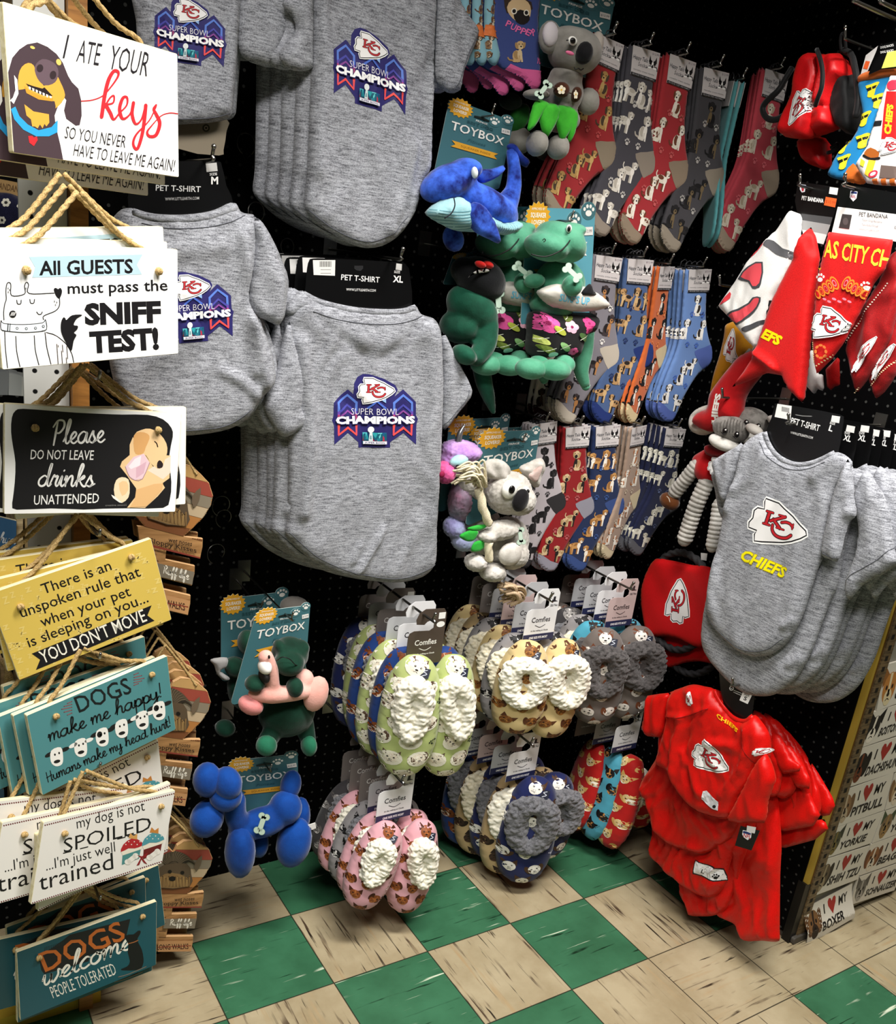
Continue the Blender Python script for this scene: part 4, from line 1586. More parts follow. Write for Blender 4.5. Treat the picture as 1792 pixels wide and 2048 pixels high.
HEART = [(318, 345), (340, 298), (385, 268), (440, 265), (500, 290), (550, 325), (572, 380), (560, 430), (520, 495), (460, 560), (408, 612), (515, 600), (513, 640), (500, 695), (310, 702), (306, 745), (470, 740), (468, 780),
         (452, 840), (280, 838), (270, 890), (446, 888), (444, 930), (430, 988), (205, 990), (200, 700), (160, 690), (150, 620), (190, 612), (120, 560), (70, 500), (55, 430), (80, 370), (150, 320), (230, 300), (290, 315)]
WARM = paint('#a8744a', .6)
hearts = []
po_ = thing('heart_plaque', 'wooden heart plaque with a shaggy terrier, front of the lowest heart stack', 'plaque', fh, 'heart plaques with word bars')
mb = MB()
HP = np.array([hp(*p) for p in HEART])
prism(mb, HP, -.007, 0, wood('#b98a58', '#946a3e', 10), paint('#caa070', .6), .0008)
a = Art()
for y0, c in ((255, '#c39a62'), (325, '#9a4638'), (392, '#857a68'), (450, '#bfa98a'), (505, '#b0763e'), (570, '#7a4a2a')):
    band = []
    y1 = {255: 323, 325: 390, 392: 448, 450: 503, 505: 568, 570: 612}[y0]
    N_ = 24
    xs = np.linspace(50, 580, N_)
    for x0, x1 in zip(xs[:-1], xs[1:]):
        band.append([(x0, y0), (x1, y0), (x1, y1), (x0, y1)])
    for q in band:
        a.poly(q, c)
INH = lambda q: inside(HP, q) & (edge_dist(HP, q) > .0012)
stamp(mb, a, lambda Q: np.array([hp(*p) for p in Q]), off=.0003, sp=.004, clip=INH)
a = Art()
for k in range(60):
    t = k / 59
    ang = 2.7 - 2.3 * t
    c = ('#5a4c3c', '#3e3428', '#7a6a54', '#2c241c')[k % 4]
    a.stroke([(320 + 40 * math.cos(ang), 440 - 40 * math.sin(ang)), (320 + 100 * math.cos(ang), 430 - 95 * math.sin(ang)), (320 + 125 * math.cos(ang) + 40 * (t > .5), 430 - 70 * math.sin(ang) + 30 * abs(math.cos(ang)))], [20, 14, 3], c, 3)
a.poly([(205, 470), (250, 420), (400, 410), (430, 480), (420, 560), (210, 568)], '#5a4a38', 2)
a.poly([(225, 500), (300, 470), (400, 500), (410, 560), (220, 566)], '#8a6c44', 2)
for k in range(30):
    x = 215 + 7 * k
    a.stroke([(x, 500 + 10 * math.sin(k)), (x + 8 * math.cos(k * 2), 560)], [8, 3], ('#a08050', '#6a5236', '#8a6a40')[k % 3], 2)
a.ell(290, 462, 13, 11, '#15100c')
a.ell(372, 468, 13, 11, '#15100c')
a.ell(306, 508, 22, 16, '#171210')
a.poly([(452, 410), (500, 356), (490, 420), (460, 460)], '#6a5a48', 2)
a.text('wet noses', (322, 655), (452, 648), 24, '#2a1a10', .01, .25)
a.text('Sloppy Kisses', (218, 682), (476, 674), 24, '#2a1a10', .01)
a.poly([(205, 690), (498, 690), (496, 697), (205, 700)], '#8a3a2e')
a.poly([(252, 770), (464, 768), (452, 832), (248, 832)], '#7c7262')
script(a, 'Ruff life', (290, 812), (432, 812), 20, '#efe8da', 5)
a.poly([(215, 915), (440, 912), (428, 982), (212, 985)], '#b98a5c')
a.text('LONG WALKS', (205, 972), (412, 966), 36, '#3a1e14', .02)
a.stroke([(212, 955), (428, 945)], 5, '#7a2a20', 0)
for y in (712, 760, 800, 850, 890):
    a.stroke([(220, y), (262, y)], 5, '#5a3a22', 0)
stamp(mb, a, lambda Q: np.array([hp(*p) for p in Q]), off=.0012, step=2e-5)
mb.build('board', po_)
mb = MB()
top = np.array([hp(150, 330), hp(480, 290)])
ap = (top[0] + top[1]) / 2 + np.array([-.01, .075])
for t in top:
    rope(mb, [(t[0], t[1] - .004, .001), (t[0] * .6 + ap[0] * .4, t[1] * .6 + ap[1] * .4, -.004), (ap[0], ap[1], -.004)], .002, JUTE, 1.0)
tag(mb.build('hanging_rope', po_), 'thin jute cord')
LOWH = ['second heart plaque in the lowest stack', 'third heart plaque in the lowest stack', 'rearmost heart plaque in the lowest stack']
for k, lb in enumerate(LOWH):
    dup(po_, (-.004 * (k % 2), .004 + .002 * k, -.022 * (k + 1)), .02 * (k - 1), (ap[0], ap[1]), lb)
dz2 = on_y(425, 1396, HY)[2] - on_y(425, 1712, HY)[2]
dz1 = on_y(426, 985, HY)[2] - on_y(425, 1712, HY)[2]
dx2 = on_y(425, 1396, HY)[0] - on_y(425, 1712, HY)[0]
dx1 = on_y(426, 985, HY)[0] - on_y(425, 1712, HY)[0]
for k in range(5):
    dup(po_, (dx2 - .004 * (k % 2) - .003 * k, dz2 + .006 * k, -.021 * k), .025 * ((k % 3) - 1), (ap[0], ap[1]),
        ['wooden heart plaque at the front of the middle heart stack', 'second heart plaque in the middle stack', 'third heart plaque in the middle stack', 'fourth heart plaque in the middle stack', 'rearmost heart plaque in the middle stack'][k])
for k in range(2):
    dup(po_, (dx1 - .004 * k, dz1 + .004 * k, -.022 * k), .01 * k, (ap[0], ap[1]), ['wooden heart plaque beside the drinks unattended signs', 'heart plaque behind the one beside the drinks signs'][k])

# ------------------------------------------------------------------ goods on the far side of the rack, at the left edge
LB = back_frame(30, 450, .02)
t = thing('pet_bandana', 'navy bandana with white flowers under a brown card at the left edge', 'bandana', LB)
mb = MB()
cl = Pillow(LB.px([(-40, 395), (0, 385), (35, 392), (70, 420), (78, 455), (60, 500), (20, 520), (-40, 520)]), .012, .02, .006, lambda Q: .004 * np.sin(Q[:, 0] * 160 + Q[:, 1] * 40), 3)
cl.mesh(mb, fabric('#1b1c3a', '#12132a'))
a = Art()
for x, y, s in ((10, 405, 9), (38, 412, 8), (2, 440, 8), (54, 445, 8), (70, 428, 7), (45, 475, 9), (18, 470, 7), (30, 500, 7), (-10, 480, 8), (60, 480, 6)):
    for k in range(6):
        a.ell(x + s * .62 * math.cos(k * 1.047), y + s * .62 * math.sin(k * 1.047), s * .4, s * .4, '#e8e4d4', n=7)
    a.ell(x, y, s * .4, s * .4, '#2a2420', n=7)
stamp(mb, a, lambda Q: LB.px(Q), cl.hz, .0004, .006, lambda q: inside(cl.P, q))
mb.build('cloth', t)
mb = MB()
prism(mb, LB.px([(-30, 352), (50, 368), (48, 405), (-30, 396)]), -.002, 0, paint('#9a7a4c', .7))
a = Art().text('PET BANDANA', (-30, 372), (44, 386), 13, '#5a3e20', .01)
stamp(mb, a, lambda Q: LB.px(Q), None, .0004)
tag(mb.build('card', t), 'brown card header')
EDG = wood('#a5855a', '#7c6040', 12)
for k, (u0, v0, u1, v1, c) in enumerate([(33, 1035, 46, 1125, '#c9b48c'), (50, 1035, 62, 1122, '#a68e64'), (70, 1040, 84, 1110, '#8f7a5a'), (47, 1345, 57, 1425, '#b39872'), (62, 1350, 72, 1420, '#9c8260'), (78, 1335, 88, 1412, '#c2aa80'),
                                          (92, 1335, 101, 1400, '#a08a66'), (104, 1330, 112, 1395, '#b8a07a'), (2, 1340, 13, 1440, '#a88c66'), (20, 1370, 32, 1450, '#b59a74'), (34, 1580, 43, 1690, '#8f7854'), (26, -60, 35, 14, '#c0a684'), (40, -60, 50, 16, '#caa88a'), (72, -60, 84, 18, '#d2b494'), (48, 1590, 56, 1690, '#a68e68')]):
    y = .03
    P = back_frame(u0, v0, y)
    q = P.px([(u0, v0), (u1, v0), (u1, v1), (u0, v1)])
    mb = MB()
    prism(mb, q, -.12, 0, wood(c, '#7c6444', 12))
    solo(mb, 'wooden_sign', 'plain wooden sign seen edge-on behind the rack, %s' % ['upper bunch, left', 'upper bunch, middle', 'upper bunch, right', 'middle bunch, first', 'middle bunch, second', 'middle bunch, third', 'middle bunch, fourth', 'middle bunch, nearest the post',
         'at the left edge below the yellow sign', 'at the left edge, second in', 'lower bunch, left', 'top left corner, first', 'top left corner, second', 'top left corner, third', 'lower bunch, right'][k], 'sign', 'edge-on signs behind the rack', P)
for k, (q, c) in enumerate([([(-20, 745), (18, 742), (16, 790), (-20, 790)], '#7c7f80'), ([(18, 746), (44, 752), (43, 792), (17, 790)], '#a3a6a4'), ([(44, 754), (75, 760), (72, 792), (43, 792)], '#b9bab4')]):
    P = back_frame(q[0][0], q[0][1], .02)
    mb = MB()
    prism(mb, P.px(q), -.06, 0, paint(c, .6))
    solo(mb, 'gift_box', 'grey box on the rack under the sniff test sign, %s' % ('leftmost', 'middle', 'rightmost')[k], 'box', 'grey boxes behind the rack', P)
P = back_frame(10, 1080, .02)
mb = MB()
prism(mb, P.px([(-60, 1020), (33, 1042), (31, 1128), (-60, 1120)]), -.008, 0, paint('#3b6790', .6), CREAM)
a = Art()
script(a, 'chihuahua', (-60, 1078), (30, 1088), 10, '#e8ecf0', 2.2)
script(a, 'lives', (-30, 1102), (20, 1108), 10, '#e8ecf0', 2.2)
script(a, 'here', (-10, 1122), (24, 1126), 8, '#e8ecf0', 2.0)
stamp(mb, a, lambda Q: P.px(Q), None, .0004)
solo(mb, 'wooden_sign', 'blue sign about a chihuahua cut off by the left edge', 'sign', None, P)
P = back_frame(8, 1620, .02)
mb = MB()
prism(mb, P.px([(-40, 1540), (8, 1580), (12, 1690), (-40, 1680)]), -.03, 0, paint('#3b5a70', .6), EDG)
solo(mb, 'wooden_sign', 'dark blue sign at the left edge beside the not spoiled signs', 'sign', None, P)
for k in range(3):
    mb = MB()
    u = 95 + 30 * k
    rope(mb, [tuple(on_y(12 - 4 * k, 1320, .01)), tuple(on_y(14 + 3 * k, 1350, .0)), tuple(on_y(8 + 8 * k, 1385, .01))], .004, JUTE, 1.0)
    solo(mb, 'jute_rope', ['jute rope looped over the edge-on signs, left strand', 'jute rope looped over the edge-on signs, middle strand', 'jute rope looped over the edge-on signs, right strand'][k], 'rope', 'ropes of the edge-on signs')

# ------------------------------------------------------------------ grey pet t-shirts
GREY = heather()
GREYD = fabric('#5e6068', '#4a4c54')


def folds(fr, lines):
    """ridges or creases: (photo points, width in metres, height)"""
    L = [(fr.px(p), w, h) for p, w, h in lines]

    def f(Q):
        z = np.zeros(len(Q))
        for P, w, h in L:
            z += 1.8 * h * np.exp(-(edge_dist(P, Q, False) / w) ** 2)
        return z
    return f


def wavy(amp, kx, ky, ph=0.0):
    return lambda Q: amp * np.sin(Q[:, 0] * kx + Q[:, 1] * ky + ph) * (0.6 + 0.4 * np.sin(Q[:, 1] * 11 + ph))


def both(f, g):
    return lambda Q: f(Q) + g(Q)


def seam(mb, pil, P2, mat, r=.0007, off=.0004):
    P = resample(P2, .006, False)
    z = pil.h(P) + off
    tube(mb, np.column_stack([P, z]), r, mat, 5)


def shirt_card(o, fr, cardpx, art, name='card_header', w=-.002, mat=None):
    mb = MB()
    prism(mb, smooth_closed(fr.px(cardpx), 2), w - .0012, w, mat or BLACKCARD)
    if art is not None:
        stamp(mb, art, lambda Q: fr.px(Q), None, w + .0004, step=2e-5, rough=.4)
    return mb.build(name, o)


def make_shirt(fr, body, sleeves, label, group, card=None, cart=None, art=None, fold=None, neck=None, hem=None, t=.011, mat=None, seam_mat=None, name='pet_t_shirt', cat='pet shirt', th=0.6):
    mat = mat or GREY
    fold = both(fold, drape(.0055, 15, 4.5, len(label), .06)) if fold is not None else drape(.005, 15, 4.5, len(label), .06)
    seam_mat = seam_mat or GREYD
    o = thing(name, label, cat, fr, group)
    bp = Pillow(fr.px(body), t, .03, .007, fold, 3)
    mb = MB()
    bp.mesh(mb, mat, backt=th)
    if art is not None:
        for A_ in (art if isinstance(art, list) else [art]):
            stamp(mb, A_, lambda Q: fr.px(Q, t), bp.hz, .0005, .0032, step=1.1e-4, rough=.55)
    for P in (hem or []):
        seam(mb, bp, smooth_open(fr.px(P), 4), seam_mat)
    mb.build('body', o)
    if neck is not None:
        P = resample(smooth_open(fr.px(neck), 4), .006, False)
        mb = MB()
        z = np.clip(bp.h(P), .003, 1)
        tube(mb, np.column_stack([P, z]), .0055, mat, 8, flat=.6)
        mb.build('collar', o)
    for k, (sp_, w, tt, *cuff) in enumerate(sleeves):
        sl = Pillow(fr.px(sp_), tt, .02, .007, both(wavy(.0018, 190, 60, k), drape(.004, 30, 14, k + len(label), .04)), 1 if cat == 'pet jersey' else 2)
        mb = MB()
        sl.mesh(mb, mat)
        if cuff:
            P = resample(smooth_open(fr.px(cuff[0]), 4), .004, False)
            tube(mb, np.column_stack([P, sl.hz(P) + .0004]), .0007, seam_mat, 5)
        for v in mb.v:
            v[:, 2] += w
        mb.build('sleeve', o)
    if card is not None:
        shirt_card(o, fr, card, cart)
    return o, bp


C2 = crop(240, 460, 2.489)
CT = crop(200, 0, 2.358)
# ---- the big XL shirt
fx = back_frame(700, 560, -.055)
bx = C2([(895, 300), (950, 332), (1000, 352), (1150, 386), (1300, 399), (1400, 395), (1467, 372), (1500, 420), (1560, 440), (1596, 500), (1606, 640), (1610, 800), (1605, 950), (1595, 1200), (1577, 1460), (1574, 1640),
         (1530, 1712), (1450, 1745), (1360, 1755), (1250, 1745), (1100, 1713), (960, 1648), (870, 1570), (818, 1500), (832, 1450), (836, 1250), (838, 1000), (846, 800), (842, 640), (826, 540), (818, 450), (850, 370)])
fo = folds(fx, [(C2([(900, 400), (1100, 520), (1300, 560), (1500, 500)]), .02, .004), (C2([(880, 560), (930, 900), (925, 1150), (900, 1400)]), .012, .007), (C2([(1295, 1480), (1230, 1600), (1170, 1700)]), .006, .005),
                (C2([(1180, 1560), (1150, 1640)]), .006, .004), (C2([(1560, 560), (1540, 1000), (1560, 1500)]), .02, .005), (C2([(950, 420), (1200, 620)]), .010, -.003), (C2([(1480, 470), (1300, 640)]), .012, -.003)])
a = Art()
a.poly(C2([(962, 150), (1074, 150), (1072, 228), (966, 224)]), '#e9e7e4')
for k in range(14):
    x = 995 + 4.3 * k
    a.poly(C2([(x, 156), (x + (2.6 if k % 3 else 1.4), 156), (x + (2.6 if k % 3 else 1.4), 184), (x, 184)]), '#1a1a1a')
for y in (196, 214):
    a.poly(C2([(1000, y), (1052, y), (1052, y + 3), (1000, y + 3)]), '#8a8a88')
a.text('PET T-SHIRT', C2([(1102, 248)])[0], C2([(1294, 262)])[0], 11.5, '#f0efee', .012)
a.text('WWW.LITTLEARTH.COM', C2([(1128, 302)])[0], C2([(1275, 308)])[0], 5.2, '#e6e5e4', .01)
a.poly(C2([(1378, 166), (1406, 170), (1404, 202), (1374, 198)]), '#d8d6d4')
a.text('SIZE', C2([(1366, 214)])[0], C2([(1396, 216)])[0], 5, '#f0efee', .02)
a.text('XL', C2([(1360, 258)])[0], C2([(1410, 262)])[0], 13, '#f4f3f2', .035)
a.poly(C2([(1168, 178), (1212, 178), (1212, 192), (1200, 204), (1180, 202), (1168, 192)]), '#28282a')
cardx = C2([(965, 142), (1050, 143), (1380, 160), (1430, 178), (1446, 220), (1458, 390), (1400, 420), (1100, 400), (935, 345), (925, 300), (935, 190), (946, 152)])
ch = Art().put(CHAMP, champ_at([(804.6, 778.1), (830.3, 888.2), (747.3, 875.4)]))
nk = C2([(905, 318), (1000, 362), (1150, 396), (1300, 408), (1400, 404), (1462, 384)])
hm = [C2([(940, 400), (1060, 440), (1200, 462), (1320, 466), (1420, 452), (1500, 424)]), C2([(835, 1500), (900, 1560), (980, 1625), (1110, 1685), (1250, 1718), (1360, 1728), (1450, 1716), (1560, 1660)]), C2([(1604, 540), (1612, 720), (1612, 900)])]
o, bpx = make_shirt(fx, bx, [(C2([(1598, 500), (1650, 590), (1700, 690), (1750, 795), (1730, 850), (1680, 910), (1608, 1000), (1600, 880), (1602, 700)]), .003, .009, C2([(1722, 792), (1700, 850), (1650, 910), (1606, 965)])),
                             (C2([(830, 450), (795, 540), (768, 690), (722, 800), (704, 880), (755, 975), (800, 1026), (862, 1000), (906, 960), (908, 900), (890, 880), (905, 760), (880, 640), (850, 540)]), .012, .012),
                             (C2([(900, 300), (870, 320), (815, 380), (820, 420), (860, 430), (930, 400), (960, 350)]), .006, .008)],
                    'large light grey XL pet t-shirt with a championship print, front of the centre stack', 'XL grey pet shirts', cardx, a, ch, fo, nk, hm)
hk = fx.px(C2([(1195, 185)]))[0]
for k in range(5):
    dup(o, (-.010 * (k + 1) - .004 * (k % 2), -.003 * (k % 2), -.021 * (k + 1)), .012 * ((k * 2) % 3 - 1) - .01, hk,
        ['grey XL pet t-shirt second in the centre stack', 'grey XL pet t-shirt third in the centre stack', 'grey XL pet t-shirt fourth in the centre stack', 'grey XL pet t-shirt fifth in the centre stack, half in shade', 'darkest grey XL pet t-shirt at the back of the centre stack'][k])
HK = [(C2([(1375, 165)])[0], -.075, 'metal hook holding the centre XL shirts')]

# ---- upper centre shirt, cut off by the top of the picture
ft = back_frame(740, 200, -.055)
bt = CT([(1000, -330), (1120, -360), (1350, -330), (1540, -330), (1592, -200), (1590, 0), (1580, 200), (1576, 400), (1566, 600), (1560, 790), (1520, 860), (1500, 960), (1470, 1030), (1410, 1110), (1330, 1160), (1240, 1169), (1160, 1140), (1075, 1088), (1010, 1030),
         (962, 965), (974, 850), (985, 600), (995, 300), (1000, 0), (998, -180)])
fo = folds(ft, [(CT([(1020, -200), (1040, 300), (1010, 800)]), .012, .005), (CT([(1545, 300), (1500, 760), (1400, 1050)]), .012, -.005), (CT([(1470, 700), (1440, 900), (1360, 1080)]), .012, .006), (CT([(1560, 400), (1530, 800)]), .014, .006)])
cht = Art().put(CHAMP, affine([(255, 225), (770, 225), (125, 740)], [(690.6, 79.3), (788.2, 108.2), (664.3, 187)]))
o, _ = make_shirt(ft, bt, [(CT([(1590, -180), (1660, -100), (1700, 20), (1745, 90), (1783, 150), (1742, 260), (1706, 350), (1694, 425), (1640, 442), (1592, 404), (1575, 340), (1580, 150), (1584, 0)]), .004, .012, CT([(1760, 170), (1725, 230), (1690, 340), (1660, 410)])),
                           (CT([(1000, -180), (900, -60), (850, 20), (900, 80), (918, 150), (840, 245), (848, 288), (900, 335), (985, 330), (1000, 290), (1002, 50)]), .004, .011)],
                  'grey pet t-shirt with championship print cut off by the top of the photo, centre', 'upper grey pet shirts', None, None, cht, fo, None,
                  [CT([(980, 990), (1050, 1050), (1120, 1095), (1200, 1130), (1280, 1138), (1370, 1095), (1440, 1020)]), CT([(1582, -100), (1580, 200), (1578, 360)])])
hk = ft.px(CT([(1290, -420)]))[0]
for k in range(4):
    dup(o, (-.013 * (k + 1) - .006 * (k % 2), .004 * k, -.022 * (k + 1)), .008 * ((k % 2) * 2 - 1), hk,
        ['grey pet t-shirt second in the upper centre stack', 'grey pet t-shirt third in the upper centre stack', 'grey pet t-shirt fourth in the upper centre stack', 'grey pet t-shirt at the back of the upper centre stack'][k])

# ---- shirt with an M card, half behind the sniff test signs
fm = back_frame(380, 600, -.085)
bm = [(262, 416), (306, 427), (370, 429), (425, 421), (466, 404), (481, 426), (512, 438), (512, 520), (498, 590), (515, 630), (536, 680), (549, 730), (549, 768), (520, 800), (495, 838), (455, 859), (400, 869), (350, 870), (290, 850), (240, 800), (215, 700), (205, 560), (210, 470), (235, 425)]
fo = folds(fm, [([(480, 470), (498, 600), (505, 740)], .010, .006), ([(520, 800), (480, 760), (440, 740)], .008, .004), ([(260, 480), (340, 500), (440, 490)], .016, .004), ([(500, 640), (520, 720), (530, 770)], .007, .006)])
a = Art()
a.text('PET T-SHIRT', (312, 381), (402, 384), 12, '#e0dfde', .012)
a.text('WWW.LITTLEARTH.COM', (331, 401), (399, 399), 6, '#b8b7b6', .008)
a.poly([(412, 327), (434, 325), (436, 342), (414, 344)], '#bcbab8')
a.text('SIZE', (420, 351), (435, 350), 5, '#e0dfde', .02)
a.text('M', (423, 368), (437, 368), 15, '#ecebea', .035)
cm = Art().put(CHAMP, champ_at([(432.8, 567.7), (464.2, 672.1), (385.0, 665.5)]))
o, _ = make_shirt(fm, bm, [([(500, 432), (522, 448), (545, 490), (562, 535), (570, 566), (565, 625), (556, 650), (530, 640), (500, 624), (496, 600), (500, 540), (508, 480)], .006, .012)],
                  'grey pet t-shirt with an M card, partly hidden by the sniff test signs', 'M size grey pet shirts',
                  [(272, 332), (290, 326), (425, 321), (444, 332), (452, 370), (466, 410), (430, 440), (310, 445), (258, 420), (262, 370)], a, cm, fo, [(264, 424), (306, 436), (370, 438), (425, 430), (468, 413)],
                  [[(280, 446), (330, 456), (400, 455), (450, 445), (488, 430)], [(250, 800), (300, 838), (350, 857), (400, 857), (455, 847), (500, 815)]])
hk = fm.px([(370, 340)])[0]
for k in range(2):
    dup(o, (.010 * (k + 1), -.004 * k, -.026 * (k + 1)), .02 * (k + 1), hk, ['grey pet t-shirt just behind the one with the M card', 'grey pet t-shirt farthest back behind the M card'][k])
HK.append(((418, 330), -.105, 'metal hook holding the M card shirts'))

# ---- shirt in the top left corner
fl = back_frame(380, 100, -.03)
bl = [(270, -90), (480, -90), (484, -20), (479, 60), (473, 140), (467, 200), (461, 234), (430, 244), (380, 248), (310, 247), (285, 200), (278, 120), (272, 40)]
cl_ = Art().put(CHAMP, champ_at([(426.1, 30.8), (444.9, 134.8), (374.0, 110.4)]))
o, _ = make_shirt(fl, bl, [([(482, -60), (520, -30), (552, 0), (578, 42), (570, 75), (544, 128), (520, 132), (480, 112), (474, 60), (478, 0)], .004, .012)],
                  'grey pet t-shirt with championship print in the top left corner', 'top left grey pet shirts', None, None, cl_,
                  folds(fl, [([(470, -50), (462, 100), (450, 220)], .010, .005), ([(300, -20), (310, 100), (320, 230)], .014, .004)]), None, [[(310, 238), (380, 239), (430, 235), (458, 226)]])
dup(o, (.012, .004, -.03), .02, fl.px([(380, -140)])[0], 'darker grey pet t-shirt behind the top left one')
fc = back_frame(400, 270, -.012)
mb = MB()
prism(mb, smooth_closed(fc.px([(352, 240), (452, 236), (453, 262), (447, 300), (438, 311), (352, 296)]), 2), -.001, 0, paint('#857a68', .6))
a = Art()
a.ell(412, 256, 7.5, 8, '#3a3428')
a.ell(412, 256, 4, 4.5, '#a89c86')
a.ell(412, 256, 2.4, 2.6, '#2a241c')
stamp(mb, a, lambda Q: fc.px(Q), None, .0004)
solo(mb, 'hang_card', 'beige card with an eyelet hanging below the top left shirt', 'card', None, fc)

# ---- right wall: the L shirts with the big arrowhead
CRs = crop(1260, 780, 3.2)
fr_ = right_frame(1560, 1000, .775)
br = CRs([(866, 268), (884, 330), (930, 400), (1000, 447), (1080, 470), (1170, 460), (1250, 430), (1322, 396), (1400, 432), (1424, 490), (1330, 610), (1284, 800), (1244, 1050), (1210, 1130), (1160, 1280), (1112, 1430), (1060, 1540), (1000, 1625), (910, 1690),
          (830, 1706), (750, 1698), (680, 1662), (600, 1592), (524, 1504), (490, 1420), (494, 1300), (520, 1150), (560, 1000), (588, 850), (608, 720), (640, 640), (684, 540), (706, 440), (736, 340), (800, 290)])
fo = folds(fr_, [(CRs([(740, 360), (700, 560), (640, 760)]), .010, .006), (CRs([(880, 420), (800, 560), (700, 640)]), .012, .004), (CRs([(1300, 430), (1200, 560)]), .010, .004), (CRs([(1060, 1470), (1010, 1510)]), .006, .005), (CRs([(560, 1100), (540, 1400)]), .014, .004)])
a = Art().put(CREST_W, affine(CREST_SRC, CRs([(878, 690), (1136, 930), (800, 966)])))
a.text('CHIEFS', CRs([(712, 1080)])[0], CRs([(985, 1205)])[0], 22, '#b8a400', .05, .1)
a.text('CHIEFS', CRs([(712, 1078)])[0], CRs([(985, 1203)])[0], 21, '#f2e600', .03, .1)


def rcard(size):
    a = Art()
    a.poly(CRs([(940, 88), (1032, 102), (1024, 192), (922, 172)]), '#f2f0ee')
    for k in range(10):
        x = 968 + 5 * k
        a.poly(CRs([(x, 106 + k), (x + 3, 106 + k), (x + 2, 136 + k), (x - 1, 136 + k)]), '#2a2a2a')
    a.text('PET T-SHIRT', CRs([(1022, 214)])[0], CRs([(1205, 264)])[0], 13, '#f4f3f2', .016)
    a.text('WWW.LITTLEARTH.COM', CRs([(1022, 278)])[0], CRs([(1165, 314)])[0], 5, '#e6e5e4', .01)
    a.poly(CRs([(1290, 162), (1342, 170), (1335, 212), (1282, 202)]), '#f0eeec')
    a.text('SIZE', CRs([(1274, 216)])[0], CRs([(1308, 224)])[0], 4.5, '#f0efee', .02)
    a.text(size, CRs([(1266, 258)])[0], CRs([(1266 + 24 * len(size), 262 + 4 * len(size))])[0], 12, '#f4f3f2', .03)
    a.stroke(CRs([(1056, 158), (1100, 166), (1160, 168)]), 1.6, '#8a8a8a', 0)
    return a


rc = CRs([(938, 86), (1100, 112), (1334, 156), (1362, 186), (1356, 240), (1326, 410), (1250, 470), (1080, 500), (960, 460), (890, 360), (866, 270), (900, 180), (922, 100)])
rs = [(CRs([(740, 330), (680, 370), (560, 440), (535, 480), (560, 560), (580, 660), (610, 724), (644, 640), (694, 520), (724, 400)]), .006, .010),
      (CRs([(1410, 440), (1440, 540), (1452, 680), (1466, 805), (1424, 836), (1404, 900), (1384, 960), (1350, 1094), (1290, 1080), (1240, 1050), (1262, 900), (1296, 760), (1340, 600)]), .008, .013, CRs([(1248, 1030), (1300, 1058), (1345, 1072)]))]
nkr = CRs([(868, 272), (888, 336), (934, 408), (1002, 456), (1082, 480), (1170, 470), (1252, 438), (1318, 404)])
o, _ = make_shirt(fr_, br, rs, 'light grey pet t-shirt with big arrowhead logo and yellow lettering, right stack front', 'grey arrowhead pet shirts', rc, rcard('L'), a, fo, nkr,
                  [CRs([(850, 330), (900, 420), (980, 485), (1080, 512), (1180, 498), (1280, 460)]), CRs([(500, 1440), (560, 1520), (640, 1596), (740, 1660), (830, 1670), (910, 1652), (1000, 1585)]), CRs([(1420, 500), (1330, 640), (1290, 800)])])
rs2 = [rs[0], (CRs([(1390, 400), (1450, 470), (1520, 590), (1562, 840), (1580, 892), (1500, 970), (1390, 1040), (1322, 1130), (1298, 1064), (1302, 1005), (1345, 880), (1360, 710), (1326, 540)]), .008, .013, CRs([(1560, 820), (1470, 905), (1360, 975), (1306, 1030)]))]
sh2, _ = make_shirt(fr_, br, rs2, 'larger grey pet t-shirt right behind the arrowhead one, lower hem showing', 'grey arrowhead pet shirts', rc, rcard('XL'), None, fo, nkr, None)
ap = fr_.px(CRs([(1120, 160)]))[0]


def scaled(o, off, k, spin=0.0, label=None, first=False):
    c = o if first else copy_tree(o)
    base = fr_.mat()
    A = Matrix.Translation((ap[0], ap[1], 0))
    c.matrix_basis = base @ Matrix.Translation(off) @ A @ Matrix.Rotation(spin, 4, 'Z') @ Matrix.Diagonal((k, k, 1, 1)) @ A.inverted()
    if label:
        c['label'] = label
    for ch in c.children:
        if ch.name.startswith('card_header'):
            ch.matrix_basis = A @ Matrix.Diagonal((1 / k, 1 / k, 1, 1)) @ A.inverted()
    return c


scaled(sh2, (.018, -.012, -.026), 1.16, -.03, None, True)
NTH = ['third', 'fourth', 'fifth', 'sixth', 'seventh', 'eighth']
for k in range(6):
    scaled(sh2, (.030 + .006 * k, -.012 - .003 * k, -.026 * (k + 2)), (1.1, 1.14, 1.08, 1.12, 1.15, 1.1)[k], (.02, -.02, .03, -.01, .02, -.03)[k], 'grey pet t-shirt %s from the front of the right stack' % NTH[k])

# ------------------------------------------------------------------ red jerseys
CJ = crop(1240, 1340, 3.657)
RED = satin('#d4100c', '#b00806')
REDS = paint('#8a0604', .5)
fj = right_frame(1420, 1550, .80)
bj = CJ([(535, 105), (620, 120), (690, 140), (730, 220), (790, 300), (870, 352), (940, 360), (985, 325), (1040, 380), (1090, 460), (1105, 560), (1098, 640), (1030, 690), (990, 790), (940, 870), (880, 960), (830, 1060), (780, 1090), (720, 1085), (610, 1052), (510, 980), (420, 860), (375, 752), (272, 684), (300, 560), (345, 400), (352, 260), (375, 165), (450, 130)])
fo = both(folds(fj, [(CJ([(500, 340), (440, 600), (420, 800)]), .010, .007), (CJ([(560, 360), (520, 520), (540, 800)]), .008, -.004), (CJ([(700, 520), (900, 560)]), .01, .004), (CJ([(360, 330), (520, 330), (700, 270)]), .004, .003), (CJ([(960, 420), (960, 560), (930, 700), (780, 900)]), .006, .004), (CJ([(640, 900), (500, 600)]), .01, .004)]), both(drape(.007, 26, 9, 5, .08), drape(.003, 70, 30, 9, .04)))
